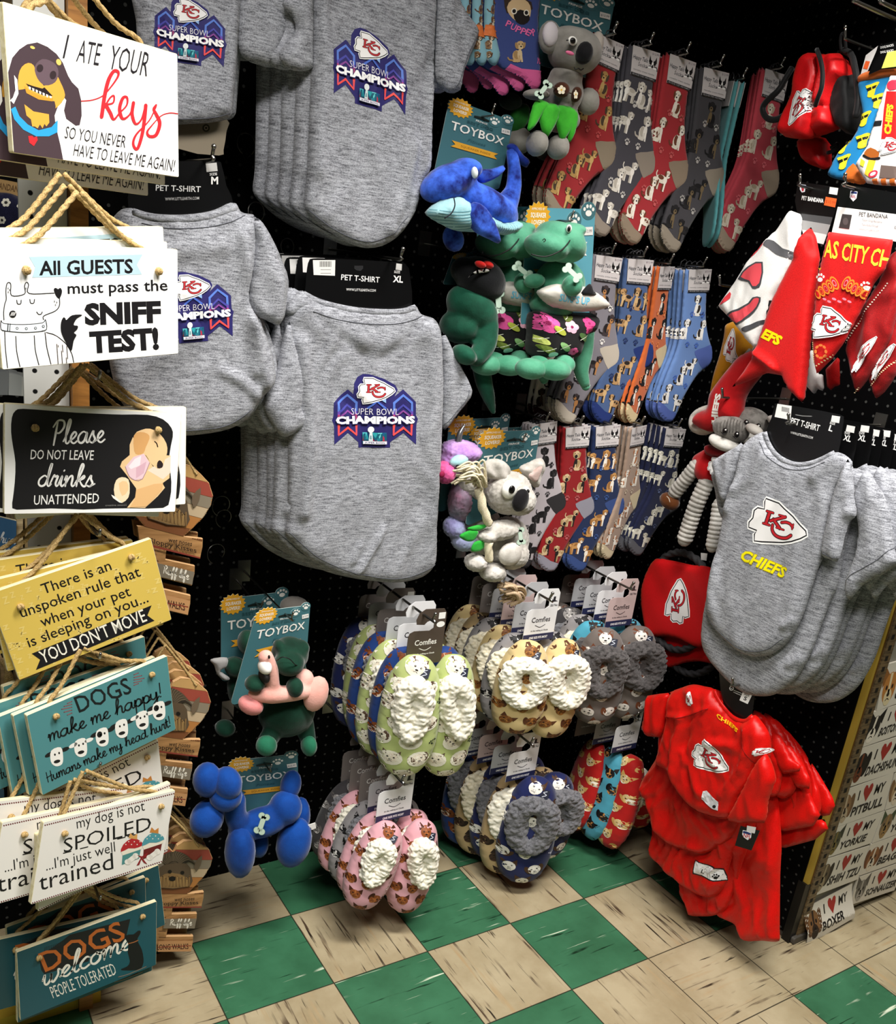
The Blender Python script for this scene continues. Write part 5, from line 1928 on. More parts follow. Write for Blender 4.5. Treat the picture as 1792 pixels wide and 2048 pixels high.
a = Art().put(CREST_W, affine(CREST_SRC, CJ([(642, 505), (798, 728), (560, 688)])))
a.put(CREST_W, affine(CREST_SRC, CJ([(494, 240), (520, 158), (550, 242)])))
a.put(CREST_W, affine(CREST_SRC, CJ([(1010, 572), (1094, 594), (1000, 626)])))
T = quad_map([(0, 20), (100, 20), (100, 0), (0, 0)], CJ([(712, 340), (872, 456), (884, 432), (706, 306)]))
b_ = Art().text('CHIEFS', (2, 20), (98, 20), 18, '#f0b400', .03)
a.put(b_, T)
a.poly(CJ([(632, 880), (655, 876), (734, 960), (726, 1026), (690, 1010), (620, 940)]), '#d8d8de')
a.poly(CJ([(640, 900), (690, 945), (684, 975), (632, 930)]), '#e4e0e6')
paw_t = lambda cx, cy, s: Art()
a.ell(*CJ([(706, 994)])[0], 3.2, 3.4, '#1a1a1e')
o, bpj = make_shirt(fj, bj, [(CJ([(375, 165), (300, 172), (200, 188), (196, 240), (184, 330), (166, 424), (205, 484), (300, 492), (336, 430), (350, 300), (360, 230)]), .002, .014),
                             (CJ([(1090, 600), (1040, 640), (980, 740), (930, 850), (816, 1062), (822, 1098), (910, 1116), (1080, 1112), (1092, 1060), (1100, 960), (1160, 800), (1150, 740)]), .010, .016)],
                    'small bright red velvety pet jersey with white arrowhead logo, front of the jersey stack', 'red pet jerseys', None, None, a, fo,
                    CJ([(694, 146), (734, 230), (796, 308), (872, 362), (944, 370), (986, 334)]), [CJ([(352, 330), (520, 330), (700, 270)]), CJ([(960, 420), (962, 560), (1080, 780)]), CJ([(430, 850), (520, 965), (620, 1035), (720, 1068), (790, 1072)])], .016, RED, REDS, 'pet_jersey', 'pet jersey')
a = Art()
a.ell(*CJ([(812, 135)])[0], 4.5, 4.5, '#d8d8d6')
a.ell(*CJ([(812, 135)])[0], 3.4, 3.4, '#0c0c0d')
a.text('HC', CJ([(800, 142)])[0], CJ([(824, 144)])[0], 3.6, '#d8d8d6')
a.stroke(CJ([(830, 150), (885, 172)]), 1.2, '#d8d8d6', 0)
a.stroke(CJ([(826, 162), (880, 186)]), 1.0, '#d8d8d6', 0)
a.poly(CJ([(898, 152), (966, 178), (930, 250), (870, 222)]), '#f0efed')
a.text('SIZE', CJ([(902, 180)])[0], CJ([(940, 196)])[0], 4.4, '#1a1a1a', .02)
a.text('S', CJ([(898, 218)])[0], CJ([(920, 226)])[0], 8, '#1a1a1a', .03)
shirt_card(o, fj, CJ([(720, 20), (770, 10), (980, 80), (985, 140), (960, 320), (930, 420), (860, 400), (760, 280)]), a)


def jersey(px, dz, label, art=None, t=.009, fold=None, sl=()):
    F = Frame(fj.O - fj.Z * dz, fj.X, fj.Y)
    o, _ = make_shirt(F, CJ(px), [(CJ(s), .002, .008) for s in sl], label, 'red pet jerseys', None, None, art, fold or both(drape(.012, 30, 8, dz * 90, .07), drape(.004, 70, 16, dz * 40, .05)), None, None, t, RED, REDS, 'pet_jersey', 'pet jersey')
    return o


jersey([(300, 200), (600, 120), (900, 250), (1000, 500), (960, 800), (900, 1000), (860, 1150), (780, 1250), (620, 1340), (520, 1325), (380, 1282), (260, 1180), (230, 1060), (190, 950), (148, 840), (220, 720), (280, 600), (290, 400)], .022,
       'dark red pet jersey just behind the small front one')
a = Art()
lab = CJ([(578, 1388), (756, 1462), (766, 1540), (700, 1532), (568, 1474)])
a.poly(CJ([(572, 1380), (760, 1452), (772, 1548), (700, 1540), (560, 1482)]), '#1a1216')
a.poly(lab, '#f0eff2')
a.stroke(CJ([(684, 1436), (680, 1520)]), .8, '#8a8a92', 0)
a.text('L', CJ([(614, 1476)])[0], CJ([(632, 1484)])[0], 9, '#2a2a2e', .01)
cx, cy = CJ([(716, 1506)])[0]
a.ell(cx, cy + 2, 3.6, 3, '#141418')
for dx, dy in ((-4.5, -1), (-1.8, -4), (1.8, -4), (4.5, -1)):
    a.ell(cx + dx, cy + dy, 1.5, 2, '#141418', n=7)
jersey([(330, 300), (700, 260), (980, 500), (1000, 800), (960, 1000), (900, 1180), (840, 1320), (800, 1440), (770, 1560), (720, 1640), (660, 1664), (560, 1640), (440, 1560), (330, 1470), (240, 1370), (218, 1290), (240, 1180), (260, 900), (300, 600)], .044,
       'red pet jersey with a white L label on its hem', a)
jersey([(500, 400), (900, 400), (1000, 700), (1000, 1100), (900, 1400), (850, 1560), (780, 1740), (700, 1792), (600, 1802), (500, 1792), (495, 1740), (440, 1650), (440, 1500), (470, 900)], .064, 'red pet jersey below the L labelled one, in shade')
jersey([(600, 400), (1000, 380), (1120, 700), (1180, 1200), (1172, 1500), (1168, 1900), (1160, 1985), (1040, 1980), (905, 1978), (860, 1890), (840, 1860), (740, 1810), (700, 1760), (740, 1500), (660, 1000)], .084, 'longest red pet jersey, reaching almost to the floor', None, .010)
SLV = [[(1080, 420), (1180, 480), (1260, 640), (1330, 700), (1320, 740), (1200, 760), (1160, 700), (1100, 560)], [(1150, 500), (1260, 560), (1340, 680), (1400, 800), (1390, 870), (1300, 860), (1230, 760)],
       [(1100, 900), (1260, 800), (1380, 860), (1420, 960), (1470, 1060), (1420, 1140), (1200, 1180), (1130, 1140)], [(1120, 1130), (1300, 1110), (1500, 1090), (1528, 1160), (1430, 1240), (1210, 1300), (1140, 1290), (1090, 1200)], [(1380, 640), (1460, 760), (1560, 930), (1578, 990), (1540, 1060), (1480, 1070), (1420, 900)]]
BODY = [[(960, 330), (1060, 340), (1150, 480), (1190, 700), (1160, 900), (1080, 920), (1000, 800)], [(1040, 340), (1130, 360), (1230, 520), (1290, 760), (1270, 900), (1150, 930), (1080, 700)],
        [(1110, 380), (1200, 420), (1310, 600), (1400, 850), (1360, 1020), (1200, 1020), (1120, 800)], [(1180, 440), (1290, 520), (1400, 720), (1470, 950), (1430, 1080), (1200, 1100), (1180, 800)],
        [(1250, 500), (1350, 600), (1450, 800), (1520, 960), (1480, 1060), (1330, 1050), (1250, 800)]]
for k, s in enumerate(SLV):
    jersey(BODY[k], .060 + .022 * k, 'red pet jersey on the right of the stack, %s' % ['first sleeve from the front', 'second sleeve from the front', 'wide cuff below the sleeves', 'lowest and widest cuff', 'rearmost, cuff sticking out to the right'][k], None, .006, drape(.009, 55, 11, k * 3.1, .08), [s])
fN = right_frame(1510, 1680, .775)
mb = MB()
prism(mb, fN.px(CJ([(882, 1140), (1022, 1176), (960, 1320), (840, 1284)])), -.001, 0, paint('#141314', .4))
a = Art()
a.poly(CJ([(930, 1138), (996, 1150), (986, 1196), (926, 1182)]), '#d8d6d4')
a.poly(CJ([(900, 1170), (926, 1176), (962, 1190), (960, 1225), (934, 1244), (904, 1222), (894, 1200)]), '#e8e6ea')
a.poly(CJ([(903, 1176), (924, 1180), (958, 1194), (957, 1206), (898, 1192)]), '#24346a')
a.text('NFL', CJ([(900, 1220)])[0], CJ([(956, 1236)])[0], 8, '#b8202c', .02)
stamp(mb, a, lambda Q: fN.px(Q), None, .0003)
solo(mb, 'swing_tag', 'black swing tag with a league shield hanging on the red jerseys', 'tag', None, fN)
HK += [((1500, 1360), -9, '')]

# ------------------------------------------------------------------ socks on header cards
CS = crop(1100, 480, 4.978)
fs0 = back_frame(1396, 537, 0.0)
SOCK = fs0.px(CS([(1372, 292), (1345, 300), (1312, 700), (1284, 980), (1232, 1150), (1150, 1350), (1082, 1560), (1068, 1650), (1084, 1720), (1130, 1778), (1185, 1796), (1238, 1768), (1298, 1625), (1400, 1430), (1488, 1315), (1580, 1238), (1612, 1160),
                  (1608, 1060), (1575, 960), (1552, 800), (1554, 600), (1560, 480), (1570, 300)]))
SHEEL = fs0.px(CS([(1425, 1098), (1520, 1058), (1604, 1030), (1625, 1100), (1615, 1180), (1560, 1260), (1500, 1270), (1452, 1170)]))
STOE = fs0.px(CS([(1040, 1600), (1110, 1612), (1180, 1680), (1262, 1722), (1240, 1790), (1180, 1830), (1060, 1780)]))
STOEC = fs0.px(CS([(1170, 1790)]))[0]
SC = fs0.px(CS([(1368, 288), (1592, 284), (1562, 514), (1356, 512)]))
SK = np.array([.082, 0.0])
_sp = Pillow(SOCK, .0045, .012, .006, wavy(.0012, 60, 22), 2)
DOGSPOTS = [(1460, 640, 's'), (1330, 870, 's'), (1490, 880, 's'), (1380, 1240, 'w'), (1290, 1330, 's'), (1150, 1510, 's'), (1260, 1600, 'w'), (1440, 1040, 'p'), (1350, 1030, 'p'), (1400, 730, 'p'), (1500, 740, 'p'), (1230, 1360, 'p'), (1330, 1440, 'p'), (1360, 640, 'x'), (1545, 660, 'x')]


def happy_card(x0, y0, x1, y1):
    """white header card artwork in the local plane, y up"""
    a = Art()
    T = quad_map([(0, 0), (100, 0), (100, 100), (0, 100)], [(x0, y0), (x1, y0), (x1, y1), (x0, y1)])
    b = Art()
    b.poly([(0, 0), (100, 0), (100, 10), (0, 10)], '#17161a')
    b.text('BECAUSE THEY ARE FAMILY', (6, 2.5), (94, 2.5), 5.5, '#a8a6a8', .01, up=(0, 1))
    b.text('Happy Tails', (3, 58), (60, 58), 14, '#4a4a50', .012, .2, up=(0, 1))
    b.text('Socks', (24, 38), (58, 38), 14, '#4a4a50', .0, .2, up=(0, 1))
    b.text('novelty crew socks', (8, 20), (90, 20), 6, '#8a888c', 0, up=(0, 1))
    b.stroke([(58, 40), (70, 50), (94, 50), (98, 38)], 3, '#3a383c', 2)
    for s in (-1, 1):
        b.poly([(78 + s * 6, 66), (78 + s * 12, 84), (78 + s * 15, 62)], '#1a181a')
        b.ell(78 + s * 7, 62, 6, 8, '#1a181a')
        b.ell(78 + s * 10, 44, 7, 3.5, '#f4f2f0')
    b.ell(78, 57, 3.5, 9, '#f4f2f0')
    b.ell(78, 51, 5, 4, '#f4f2f0')
    b.ell(78, 48, 4, 3, '#1a181a')
    b.text('$12.99', (72, 88), (97, 88), 7, '#8a7a86', 0, up=(0, 1))
    a.put(b, T)
    return a


@cached
def sock_mesh(base, patch, base_dog, ear, mz, dk, pawc, pose):
    mb = MB()
    _sp.mesh(mb, fabric(base))
    pal = (base_dog, ear, mz, dk)
    isin = lambda q: inside(_sp.P, q) & (edge_dist(_sp.P, q) > .0007)
    a = Art()
    a.poly(SHEEL, patch, 2)
    a.poly(STOE, patch, 2)
    stamp(mb, a, lambda Q: Q, _sp.hz, .0004, .004, isin, rough=.85)
    a = Art()
    for n, (x, y, k) in enumerate(DOGSPOTS):
        c = fs0.px(CS([(x, y)]))[0]
        s = .043
        if k == 'p':
            paw(a, c[0], c[1], .017, pawc)
        elif k == 'x':
            if pose == 1:
                dog_stand(a, c[0], c[1], s * .9, pal, -1)
        elif (k == 'w') or (pose == 1 and n % 2):
            dog_stand(a, c[0], c[1], s, pal, 1 if n % 2 else -1)
        else:
            dog_sit(a, c[0], c[1], s * 1.1, pal, 1 if n % 3 else -1)
    stamp(mb, a, lambda Q: Q, _sp.hz, .0004, .008, isin, step=1e-5, rough=.85)
    o = mb.build('sock', None, False)
    return o.data


def build_card_mesh():
    mb = MB()
    prism(mb, SC, .0052, .0060, paint('#cfc9c9', .5))
    prism(mb, SC, -.0062, -.0054, paint('#cfc9c9', .5))
    T = quad_map([(0, 0), (1, 0), (1, 1), (0, 1)], SC[[3, 2, 1, 0]])
    stamp(mb, happy_card(0, 0, 1, 1), T, None, .0063, step=2e-5)
    top = SC[1] * .5 + SC[0] * .5
    return mb, top


_cm, _ctop = build_card_mesh()
CARDME = _cm.build('header_card', None, False).data
_hm = MB()
tube(_hm, [(_ctop[0] - .012, _ctop[1] - .004, 0), (_ctop[0] - .010, _ctop[1] + .012, 0), (_ctop[0], _ctop[1] + .018, 0), (_ctop[0] + .009, _ctop[1] + .014, 0), (_ctop[0] + .008, _ctop[1] + .006, 0)], .0013, paint('#3a3a3c', .3), 6)
prism(_hm, rect(_ctop[0] - .02, _ctop[1] - .006, _ctop[0] + .02, _ctop[1] + .002), -.001, .001, paint('#3a3a3c', .3))
HANGME = _hm.build('hang_loop', None, False).data


def part_of(me, name, parent, M=None):
    o = bpy.data.objects.new(name, me)
    COL.objects.link(o)
    o.parent = parent
    if M is not None:
        o.matrix_basis = M
    return o


def sock_at(spec, hang, toe, y, label, group, copies=3, dz=.011, yaw=0.0, dx=0.0, wide=1.0):
    """hang and toe: where the card's top and the toe are seen; y: depth of the front sock"""
    F = back_frame(hang[0], hang[1], y)
    t = F.px([toe])[0]
    g = STOEC
    k = np.linalg.norm(t) / np.linalg.norm(g)
    ang = math.atan2(t[1], t[0]) - math.atan2(g[1], g[0])
    ang = max(-.18, min(.18, ang))
    o = thing('sock_pair', label, 'socks', None, group)
    o.matrix_basis = F.mat() @ Matrix.Rotation(ang, 4, 'Z') @ Matrix.Rotation(yaw, 4, 'Y') @ Matrix.Diagonal((k * wide, k, 1, 1))
    part_of(sock_mesh(*spec), 'sock', o)
    part_of(CARDME, 'header_card', o)
    part_of(HANGME, 'hang_loop', o)
    NN = ['second', 'third', 'fourth', 'rearmost']
    for i in range(copies):
        M = Matrix.Rotation(rng.uniform(-.03, .03), 4, 'Z') @ Matrix.Rotation(rng.uniform(-.06, .06), 4, 'Y')
        c = copy_tree(o)
        c.matrix_basis = o.matrix_basis @ Matrix.Translation((dx * (i + 1), rng.uniform(-.003, .002), -dz * (i + 1))) @ M
        c['label'] = '%s sock pair behind the %s' % (NN[i].capitalize(), label.split(',')[0])
    HK.append((hang, y - .012, 'peg hook holding the ' + label.split(',')[0] + ' stack'))
    return o


Y1, Y2, Y3 = -.03, .0, .0
sock_at(('#9a2a2e', '#8d7f6c', '#b08a52', '#4a3c2c', '#c8a468', '#141010', '#c05050', 0), (1216, 78), (1086, 424), Y1, 'red socks with brown terriers, left end of the top row', 'top row socks')
sock_at(('#45434a', '#8d8276', '#d8d2c8', '#bcb4a8', '#efeae2', '#1a1618', '#c8c4c0', 1), (1288, 98), (1199, 470), Y1, 'charcoal socks with fluffy white dogs, top row', 'top row socks')
sock_at(('#a02c32', '#8a7a68', '#e4dccc', '#6a3c28', '#f0e8dc', '#1a1210', '#c05858', 0), (1361, 116), (1262, 485), Y1, 'red socks with white and brown long-haired dogs, top row', 'top row socks')
sock_at(('#403e42', '#8a8072', '#1c1a1c', '#121012', '#6a5a40', '#0a0808', '#a8a4a0', 0), (1428, 140), (1342, 502), Y1, 'charcoal socks with black pointy-eared dogs, top row', 'top row socks')
sock_at(('#4f8f94', '#6fa3a8', '#4a3428', '#2e2018', '#d8d0c4', '#120e0c', '#2a4a50', 0), (1474, 165), (1420, 495), Y1 + .01, 'aqua socks turned nearly edge-on, top row', 'top row socks', 1, .012, 1.15)
sock_at(('#b23e4a', '#9a8a78', '#d8ccb8', '#b8a890', '#e4dac8', '#141010', '#d86a74', 0), (1549, 144), (1450, 500), Y1 - .01, 'coral red socks with cream curly dogs, right end of the top row', 'top row socks', 4, .012, 0, .006)
sock_at(('#7e7a82', '#bcb2a4', '#3a3032', '#181416', '#b07a48', '#0c0a0a', '#e0dcd8', 0), (1214, 512), (1132, 846), Y2, 'grey socks with black and tan chihuahuas, middle row', 'middle row socks')
sock_at(('#465c86', '#1b2f6c', '#b0895c', '#241c1a', '#caa878', '#0c0a0a', '#1c2c5c', 1), (1277, 518), (1205, 846), Y2, 'mid-blue socks with shepherd dogs and navy heels, middle row', 'middle row socks')
sock_at(('#c4602c', '#d8c49a', '#1c181a', '#0e0c0c', '#efe8e0', '#060505', '#e88a50', 0), (1330, 532), (1262, 846), Y2, 'orange socks with black and white dogs, middle row', 'middle row socks', 3, .012, .35)
sock_at(('#6888c0', '#5468b0', '#efece8', '#2e2622', '#f6f4f0', '#100c0c', '#4264b8', 0), (1396, 538), (1335, 842), Y2, 'light blue socks with white terriers, right end of the middle row', 'middle row socks', 3, .012, 0, -.004)
sock_at(('#b3abb0', '#2a282a', '#141214', '#0c0a0c', '#242224', '#3a3638', '#2a282a', 0), (1084, 845), (1046, 1136), Y3, 'pale grey socks with black labradors, bottom row', 'bottom row socks', 2)
sock_at(('#8a1218', '#8e8c98', '#d0b48c', '#a88a60', '#1c1614', '#0c0a0a', '#b05a5c', 0), (1152, 852), (1098, 1142), Y3, 'dark red socks with fawn pugs, bottom row', 'bottom row socks', 2)
sock_at(('#18274c', '#344a80', '#c08e54', '#9a6a38', '#f0e8dc', '#14100e', '#38548e', 1), (1212, 850), (1156, 1142), Y3, 'navy socks with tan boxers and blue heels, bottom row', 'bottom row socks', 2)
sock_at(('#9b8474', '#cfc0a0', '#e8e0d4', '#a8683c', '#f4eee4', '#14100e', '#c8b8a4', 0), (1274, 852), (1214, 1118), Y3, 'tan socks with bulldogs, bottom row', 'bottom row socks', 2, .012, .3)
sock_at(('#161b38', '#57585e', '#d6d2c4', '#b4b0a2', '#e4e0d4', '#0c0c0e', '#5a6488', 1), (1348, 856), (1272, 1110), Y3, 'dark navy socks with small white terriers, right end of the bottom row', 'bottom row socks', 3, .012, 0, -.006)
sock_at(('#d8cfc0', '#3a1214', '#3a2a20', '#241810', '#5a4030', '#0c0a08', '#8a7a6a', 0), (1100, 560), (1092, 842), .05, 'cream and maroon socks mostly hidden behind the surfing dinosaur', 'middle row socks', 1)

# ---- blue socks with the word PUPPER at the top of the picture
fp = back_frame(1030, 60, -.045)
PUP = [(990, -60), (1076, -50), (1077, 40), (1080, 120), (1081, 172), (1062, 178), (1046, 158), (1024, 146), (986, 124), (982, 60), (985, 0)]


def pupper(label, blank=False):
    o = thing('sock_pair', label, 'socks', fp, 'pug socks at the top')
    p = Pillow(fp.px(PUP), .005, .012, .006, wavy(.0012, 60, 30), 2)
    mb = MB()
    p.mesh(mb, fabric('#3c4a84'))
    isin = lambda q: inside(p.P, q) & (edge_dist(p.P, q) > .0007)
    a = Art()
    a.poly([(1018, 128), (1040, 138), (1082, 142), (1090, 180), (1050, 190), (1000, 150)], '#d85f96')
    CPU = crop(800, 0, 3.939)
    if not blank:
        a.poly(CPU([(806, 0), (850, -10), (900, 60), (870, 90), (830, 110), (812, 60)]), '#3a2a22')
        a.poly(CPU([(960, -5), (1020, 20), (1030, 75), (1000, 95), (960, 40)]), '#3a2a22')
        a.poly(CPU([(830, 60), (870, 0), (960, 0), (1010, 50), (1010, 130), (960, 190), (900, 170), (850, 120)]), '#d8b88e', 2)
        a.poly(CPU([(880, 120), (930, 80), (990, 110), (1005, 160), (960, 198), (905, 180)]), '#1c1412', 2)
        for x, y in ((884, 92), (978, 105)):
            a.ell(*CPU([(x, y)])[0], 5.6, 6.2, '#efe6d8')
            a.ell(*CPU([(x, y)])[0], 3.6, 4.2, '#1a1210')
        for n, ch_ in enumerate('PUPPER'):
            x = 815 + 38 * n
            y = 205 + 30 * math.sin(n * .5) + 10 * n
            p0, p1 = CPU([(x, y)])[0], CPU([(x + 34, y + 16)])[0]
            a.text(ch_, p0, p1, 13, '#e66aa6', .02)
        dog_b = Art()
        dog_sit(dog_b, 0, 0, 44, ('#c8a678', '#a88658', '#d8be94', '#1a1210'), 1)
        a.put(dog_b, lambda Q: Q * [1, -1] + CPU([(915, 405)])[0])
        a.text('YO', CPU([(1055, 500)])[0], CPU([(1100, 512)])[0], 12, '#e66aa6', .02)
    stamp(mb, a, lambda Q: fp.px(Q), p.hz, .0004, .004, isin, rough=.85)
    mb.build('sock', o)
    return o


o = pupper('blue and pink sock pair with pug faces and the word PUPPER')
for k in range(4):
    dup(o, (-.016 * (k + 1), -.008 * (k % 2) - .004, -.013 * (k + 1)), -.06 * (k + 1), (0, .07), ['blue and pink pug socks second in the top stack', 'blue and pink pug socks third in the top stack', 'blue and pink pug socks fourth in the top stack', 'rearmost blue and pink pug socks'][k], yaw=.0)
fq = back_frame(960, 60, -.045)
for k in range(3):
    u = 932 + 24 * k
    F = back_frame(u, 40, -.04 - .004 * k)
    q = F.px([(u - 9, -40), (u + 8, -40), (u + 9, 60), (u + 20, 110), (u + 10, 132), (u - 6, 120), (u - 12, 80)])
    o = thing('sock_pair', ['aqua socks with small dogs seen edge-on beside the PUPPER ones, left', 'aqua socks with small dogs seen edge-on beside the PUPPER ones, middle', 'aqua socks with small dogs seen edge-on, touching the PUPPER ones'][k], 'socks', F, 'aqua socks at the top')
    p = Pillow(q, .008, .012, .005, None, 2)
    mb = MB()
    p.mesh(mb, fabric('#86b4c2'))
    a = Art()
    for n in range(4):
        dog_sit(a, 0, .02 - .026 * n, .024, ('#8a6a4a', '#5a3a26', '#d8c8b0', '#161010'))
    a.poly([(-.02, -.01), (.02, -.008), (.02, -.024), (-.02, -.026)], '#d8743a')
    stamp(mb, a, lambda Q: Q, p.hz, .0004, .006, lambda q_: inside(p.P, q_))
    a = Art()
    a.stroke([(-.004, .06), (.0, -.02)], .0012, '#1e2a5a', 0)
    stamp(mb, a, lambda Q: Q, p.hz, .0004, .006, lambda q_: inside(p.P, q_))
    mb.build('sock', o)

# ------------------------------------------------------------------ fleece slippers on Comfies header cards
SLL, SLW, SLT = .28, .098, .034
_t = np.linspace(0, 2 * PI, 29)[:-1]
_pw = lambda q, e: np.sign(q) * np.abs(q) ** e
SOUT = np.stack([SLW / 2 * _pw(np.cos(_t), .78) * (1 - .10 * np.sin(_t)), SLL / 2 * _pw(np.sin(_t), .86)], 1)
_slp = Pillow(SOUT, SLT, .045, .008, both(wavy(.0016, 70, 60), wavy(.0010, 30, 140, 1)), 1)
_slp2 = Pillow(SOUT, SLT * 1.05, .045, .008, wavy(.003, 60, 90, 2), 1)


@cached
def slipper_mesh(base, b1, ear, mz, dk, pawc, halo):
    mb = MB()
    m = fabric(base, None, .62, 900)
    _slp.mesh(mb, m, backt=1.0)
    a = Art()
    r = random.Random(hash(base) % 1000 if False else len(base) + int(base[1:3], 16))
    k = 0
    for row in range(7):
        for col in range(3):
            x = -.042 + .042 * col + (.021 if row % 2 else 0) + r.uniform(-.004, .004)
            y = -.125 + .041 * row + r.uniform(-.004, .004)
            k += 1
            b = Art()
            if k % 3 == 0 and pawc:
                paw(b, 0, 0, .015, pawc)
            else:
                if halo:
                    b.ell(0, .0, .019, .018, halo, n=14)
                dog_head(b, 0, .0, .031, (b1, ear, mz, dk), 'drop' if k % 2 else 'up')
            q = r.uniform(-.6, .6)
            c, s = math.cos(q), math.sin(q)
            a.put(b, lambda Q: np.column_stack([Q[:, 0] * c - Q[:, 1] * s + x, Q[:, 0] * s + Q[:, 1] * c + y]))
    isin = lambda q_: inside(_slp.P, q_) & (edge_dist(_slp.P, q_) > .0012)
    stamp(mb, a, lambda Q: Q, _slp.hz, .0004, .008, isin, step=1.2e-5, rough=.6)
    if base in ('#b81c1a', '#4ea0b8'):
        b2 = MB()
        stamp(b2, a, lambda Q: Q, _slp.hz, .0004, .008, isin, step=1.2e-5, rough=.6)
        j = 0
        for v in b2.v:
            n3 = len(v) // 3
            mt = b2.mats[b2.m[j]]
            j += n3
            mb.add(v * np.array([1, 1, -1]), [(3 * i, 3 * i + 2, 3 * i + 1) for i in range(n3)], mt, True)
    return mb.build('slipper', None, False).data


def _collar(seed, wide):
    mb = MB()
    n = 34
    for i in range(n):
        t = 2 * PI * i / n
        x, y = .0185 * wide * math.cos(t), .030 + .060 * math.sin(t)
        big = .0145 + .004 * max(0, math.sin(t))
        ball(mb, (x * (1 + .35 * max(0, math.sin(t))), y, SLT * .93 + .004 * math.cos(2 * t)), (big * wide ** .5, big * 1.05, big * .95), WHITE, 12, 8)
    ball(mb, (0, .034, SLT * .72), (.016 * wide, .05, .010), WHITE, 12, 8)
    r = random.Random(seed)
    for k in range(int(330 * wide)):
        t, q = r.uniform(0, 2 * PI), r.uniform(-.4, PI + .4)
        big = (.0145 + .004 * max(0, math.sin(t))) * 1.02
        sx = (1 + .35 * max(0, math.sin(t)))
        cx, cy = .0185 * wide * math.cos(t) * sx, .030 + .060 * math.sin(t)
        nx, ny = math.cos(t), math.sin(t)
        c = (cx + nx * big * wide ** .5 * math.cos(q), cy + ny * big * math.cos(q), SLT * .93 + big * .95 * math.sin(q) + r.uniform(-.001, .0015))
        ball(mb, c, r.uniform(.0034, .0062), WHITE, 8, 6)
    return remeshed(mb, .0024, 1, curls(.0012, .004, seed))


_CV = [_collar(1.3, 1.0), _collar(5.1, 1.55)]


@cached
def collar_mesh(col, dark, k):
    V, F = _CV[k]
    mb = MB()
    mb.add(V, F, fleece(col, dark))
    return mb.build('fleece_collar', None, False).data


_mb = MB()
prism(_mb, rect(-.007, -.010, .007, .010), -.0005, .0008, paint('#1a1e30', .5))
stamp(_mb, Art().stroke([(-.003, -.006), (.003, -.001), (-.003, .003), (.002, .007)], .0014, '#c8ccd8', 3), lambda Q: Q, None, .0011)
TABME = _mb.build('label_tab', None, False).data


@cached
def comfy_card(bgc, ink, band):
    mb = MB()
    P = np.array([(-.043, -.050), (.043, -.050), (.043, .060), (.036, .070), (-.008, .072), (-.022, .064), (-.028, .050), (-.026, .040), (-.008, .038), (-.002, .044), (.008, .047), (.016, .040), (.016, .030), (.006, .024), (-.030, .026), (-.040, .022), (-.043, .014)])
    prism(mb, P, -.0006, .0006, paint(bgc, .45))
    a = Art()
    a.text('Comfies', (-.026, -.006), (.026, -.006), .0125, ink, .012, up=(0, 1))
    a.stroke([(-.014, -.013), (0, -.0185), (.014, -.013)], .0014, ink, 4)
    a.text("It's like walking on Clouds", (-.024, -.0275), (.024, -.0275), .0034, ink, .02, up=(0, 1))
    if band:
        a.poly([(-.043, -.050), (.043, -.050), (.043, -.034), (-.043, -.034)], '#23284c')
        a.text('ONE SIZE FITS MOST', (-.026, -.045), (.026, -.045), .0052, '#f0eff2', .03, up=(0, 1))
        a.text('E&S Pets', (.020, .029), (.040, .029), .0056, ink, .01, up=(0, 1))
        a.poly([(.024, .040), (.026, .052), (.032, .052), (.032, .043), (.040, .040)], ink)
    else:
        a.poly([(.024, .048), (.040, .048), (.040, .062), (.024, .062)], '#efefec')
        a.ell(.031, .036, .010, .0065, '#efefec')
        a.text('ONE SIZE', (.024, .0365), (.038, .0365), .0022, ink, .02, up=(0, 1))
    stamp(mb, a, lambda Q: Q, None, .0009, step=2e-5, rough=.45)
    return mb.build('header_card', None, False).data


PAT = {
    'green': ('#b3c07a', '#e8dcc8', '#5a4436', '#f4ecdc', '#1c1412', '#1e2a1c', '#efead8'),
    'navydog': ('#1d3a78', '#8a4a22', '#6a3414', '#e8d8c8', '#140c0a', '#c8d0e0', None),
    'navy': ('#1e2656', '#f0ece4', '#4a3222', '#f8f4ec', '#14100e', '#c8cce0', None),
    'pink': ('#dfa6b0', '#8a4a22', '#4a2412', '#b06a34', '#1a0c08', '#f2d8d8', None),
    'cream': ('#d9c08a', '#7a4a22', '#54301a', '#b07838', '#1a0e08', None, None),
    'tan': ('#c2a67a', '#3c2a22', '#2a1c16', '#54382c', '#0e0a08', '#efe6d4', None),
    'grey': ('#6e6560', '#e8e0d8', '#6a3a22', '#f2ece4', '#14100e', '#4a4440', None),
    'greyblack': ('#8f8b8c', '#1c1a1c', '#0e0c0e', '#e8e4e0', '#060505', '#3a3638', None),
    'aqua': ('#4ea0b8', '#1c1a1c', '#0e0c0e', '#c88a4a', '#060505', '#e8e0d0', None),
    'red': ('#b81c1a', '#e8c88a', '#d8a860', '#f8efe0', '#1a0c08', '#e8b0a0', None),
    'darkgrey': ('#3c3a3c', '#8a8684', '#5a5654', '#d8d4d0', '#0c0a0a', '#c8c4c0', None),
}
FL = {'cream': ('#f0e8d2', '#d6c8a4'), 'grey': ('#75757a', '#3e3e42'), 'ivory': ('#f5f1e3', '#dfd6bd'), 'charcoal': ('#5b5757', '#2c2a2a')}
CARDS = {'white': ('#e6e6e8', '#26262c', True), 'brown': ('#4b4038', '#f4f1ec', False), 'grey': ('#b9babd', '#2a2a30', True), 'pink': ('#c9b2b0', '#33292b', True), 'taupe': ('#7c7470', '#e8e4e0', False)}


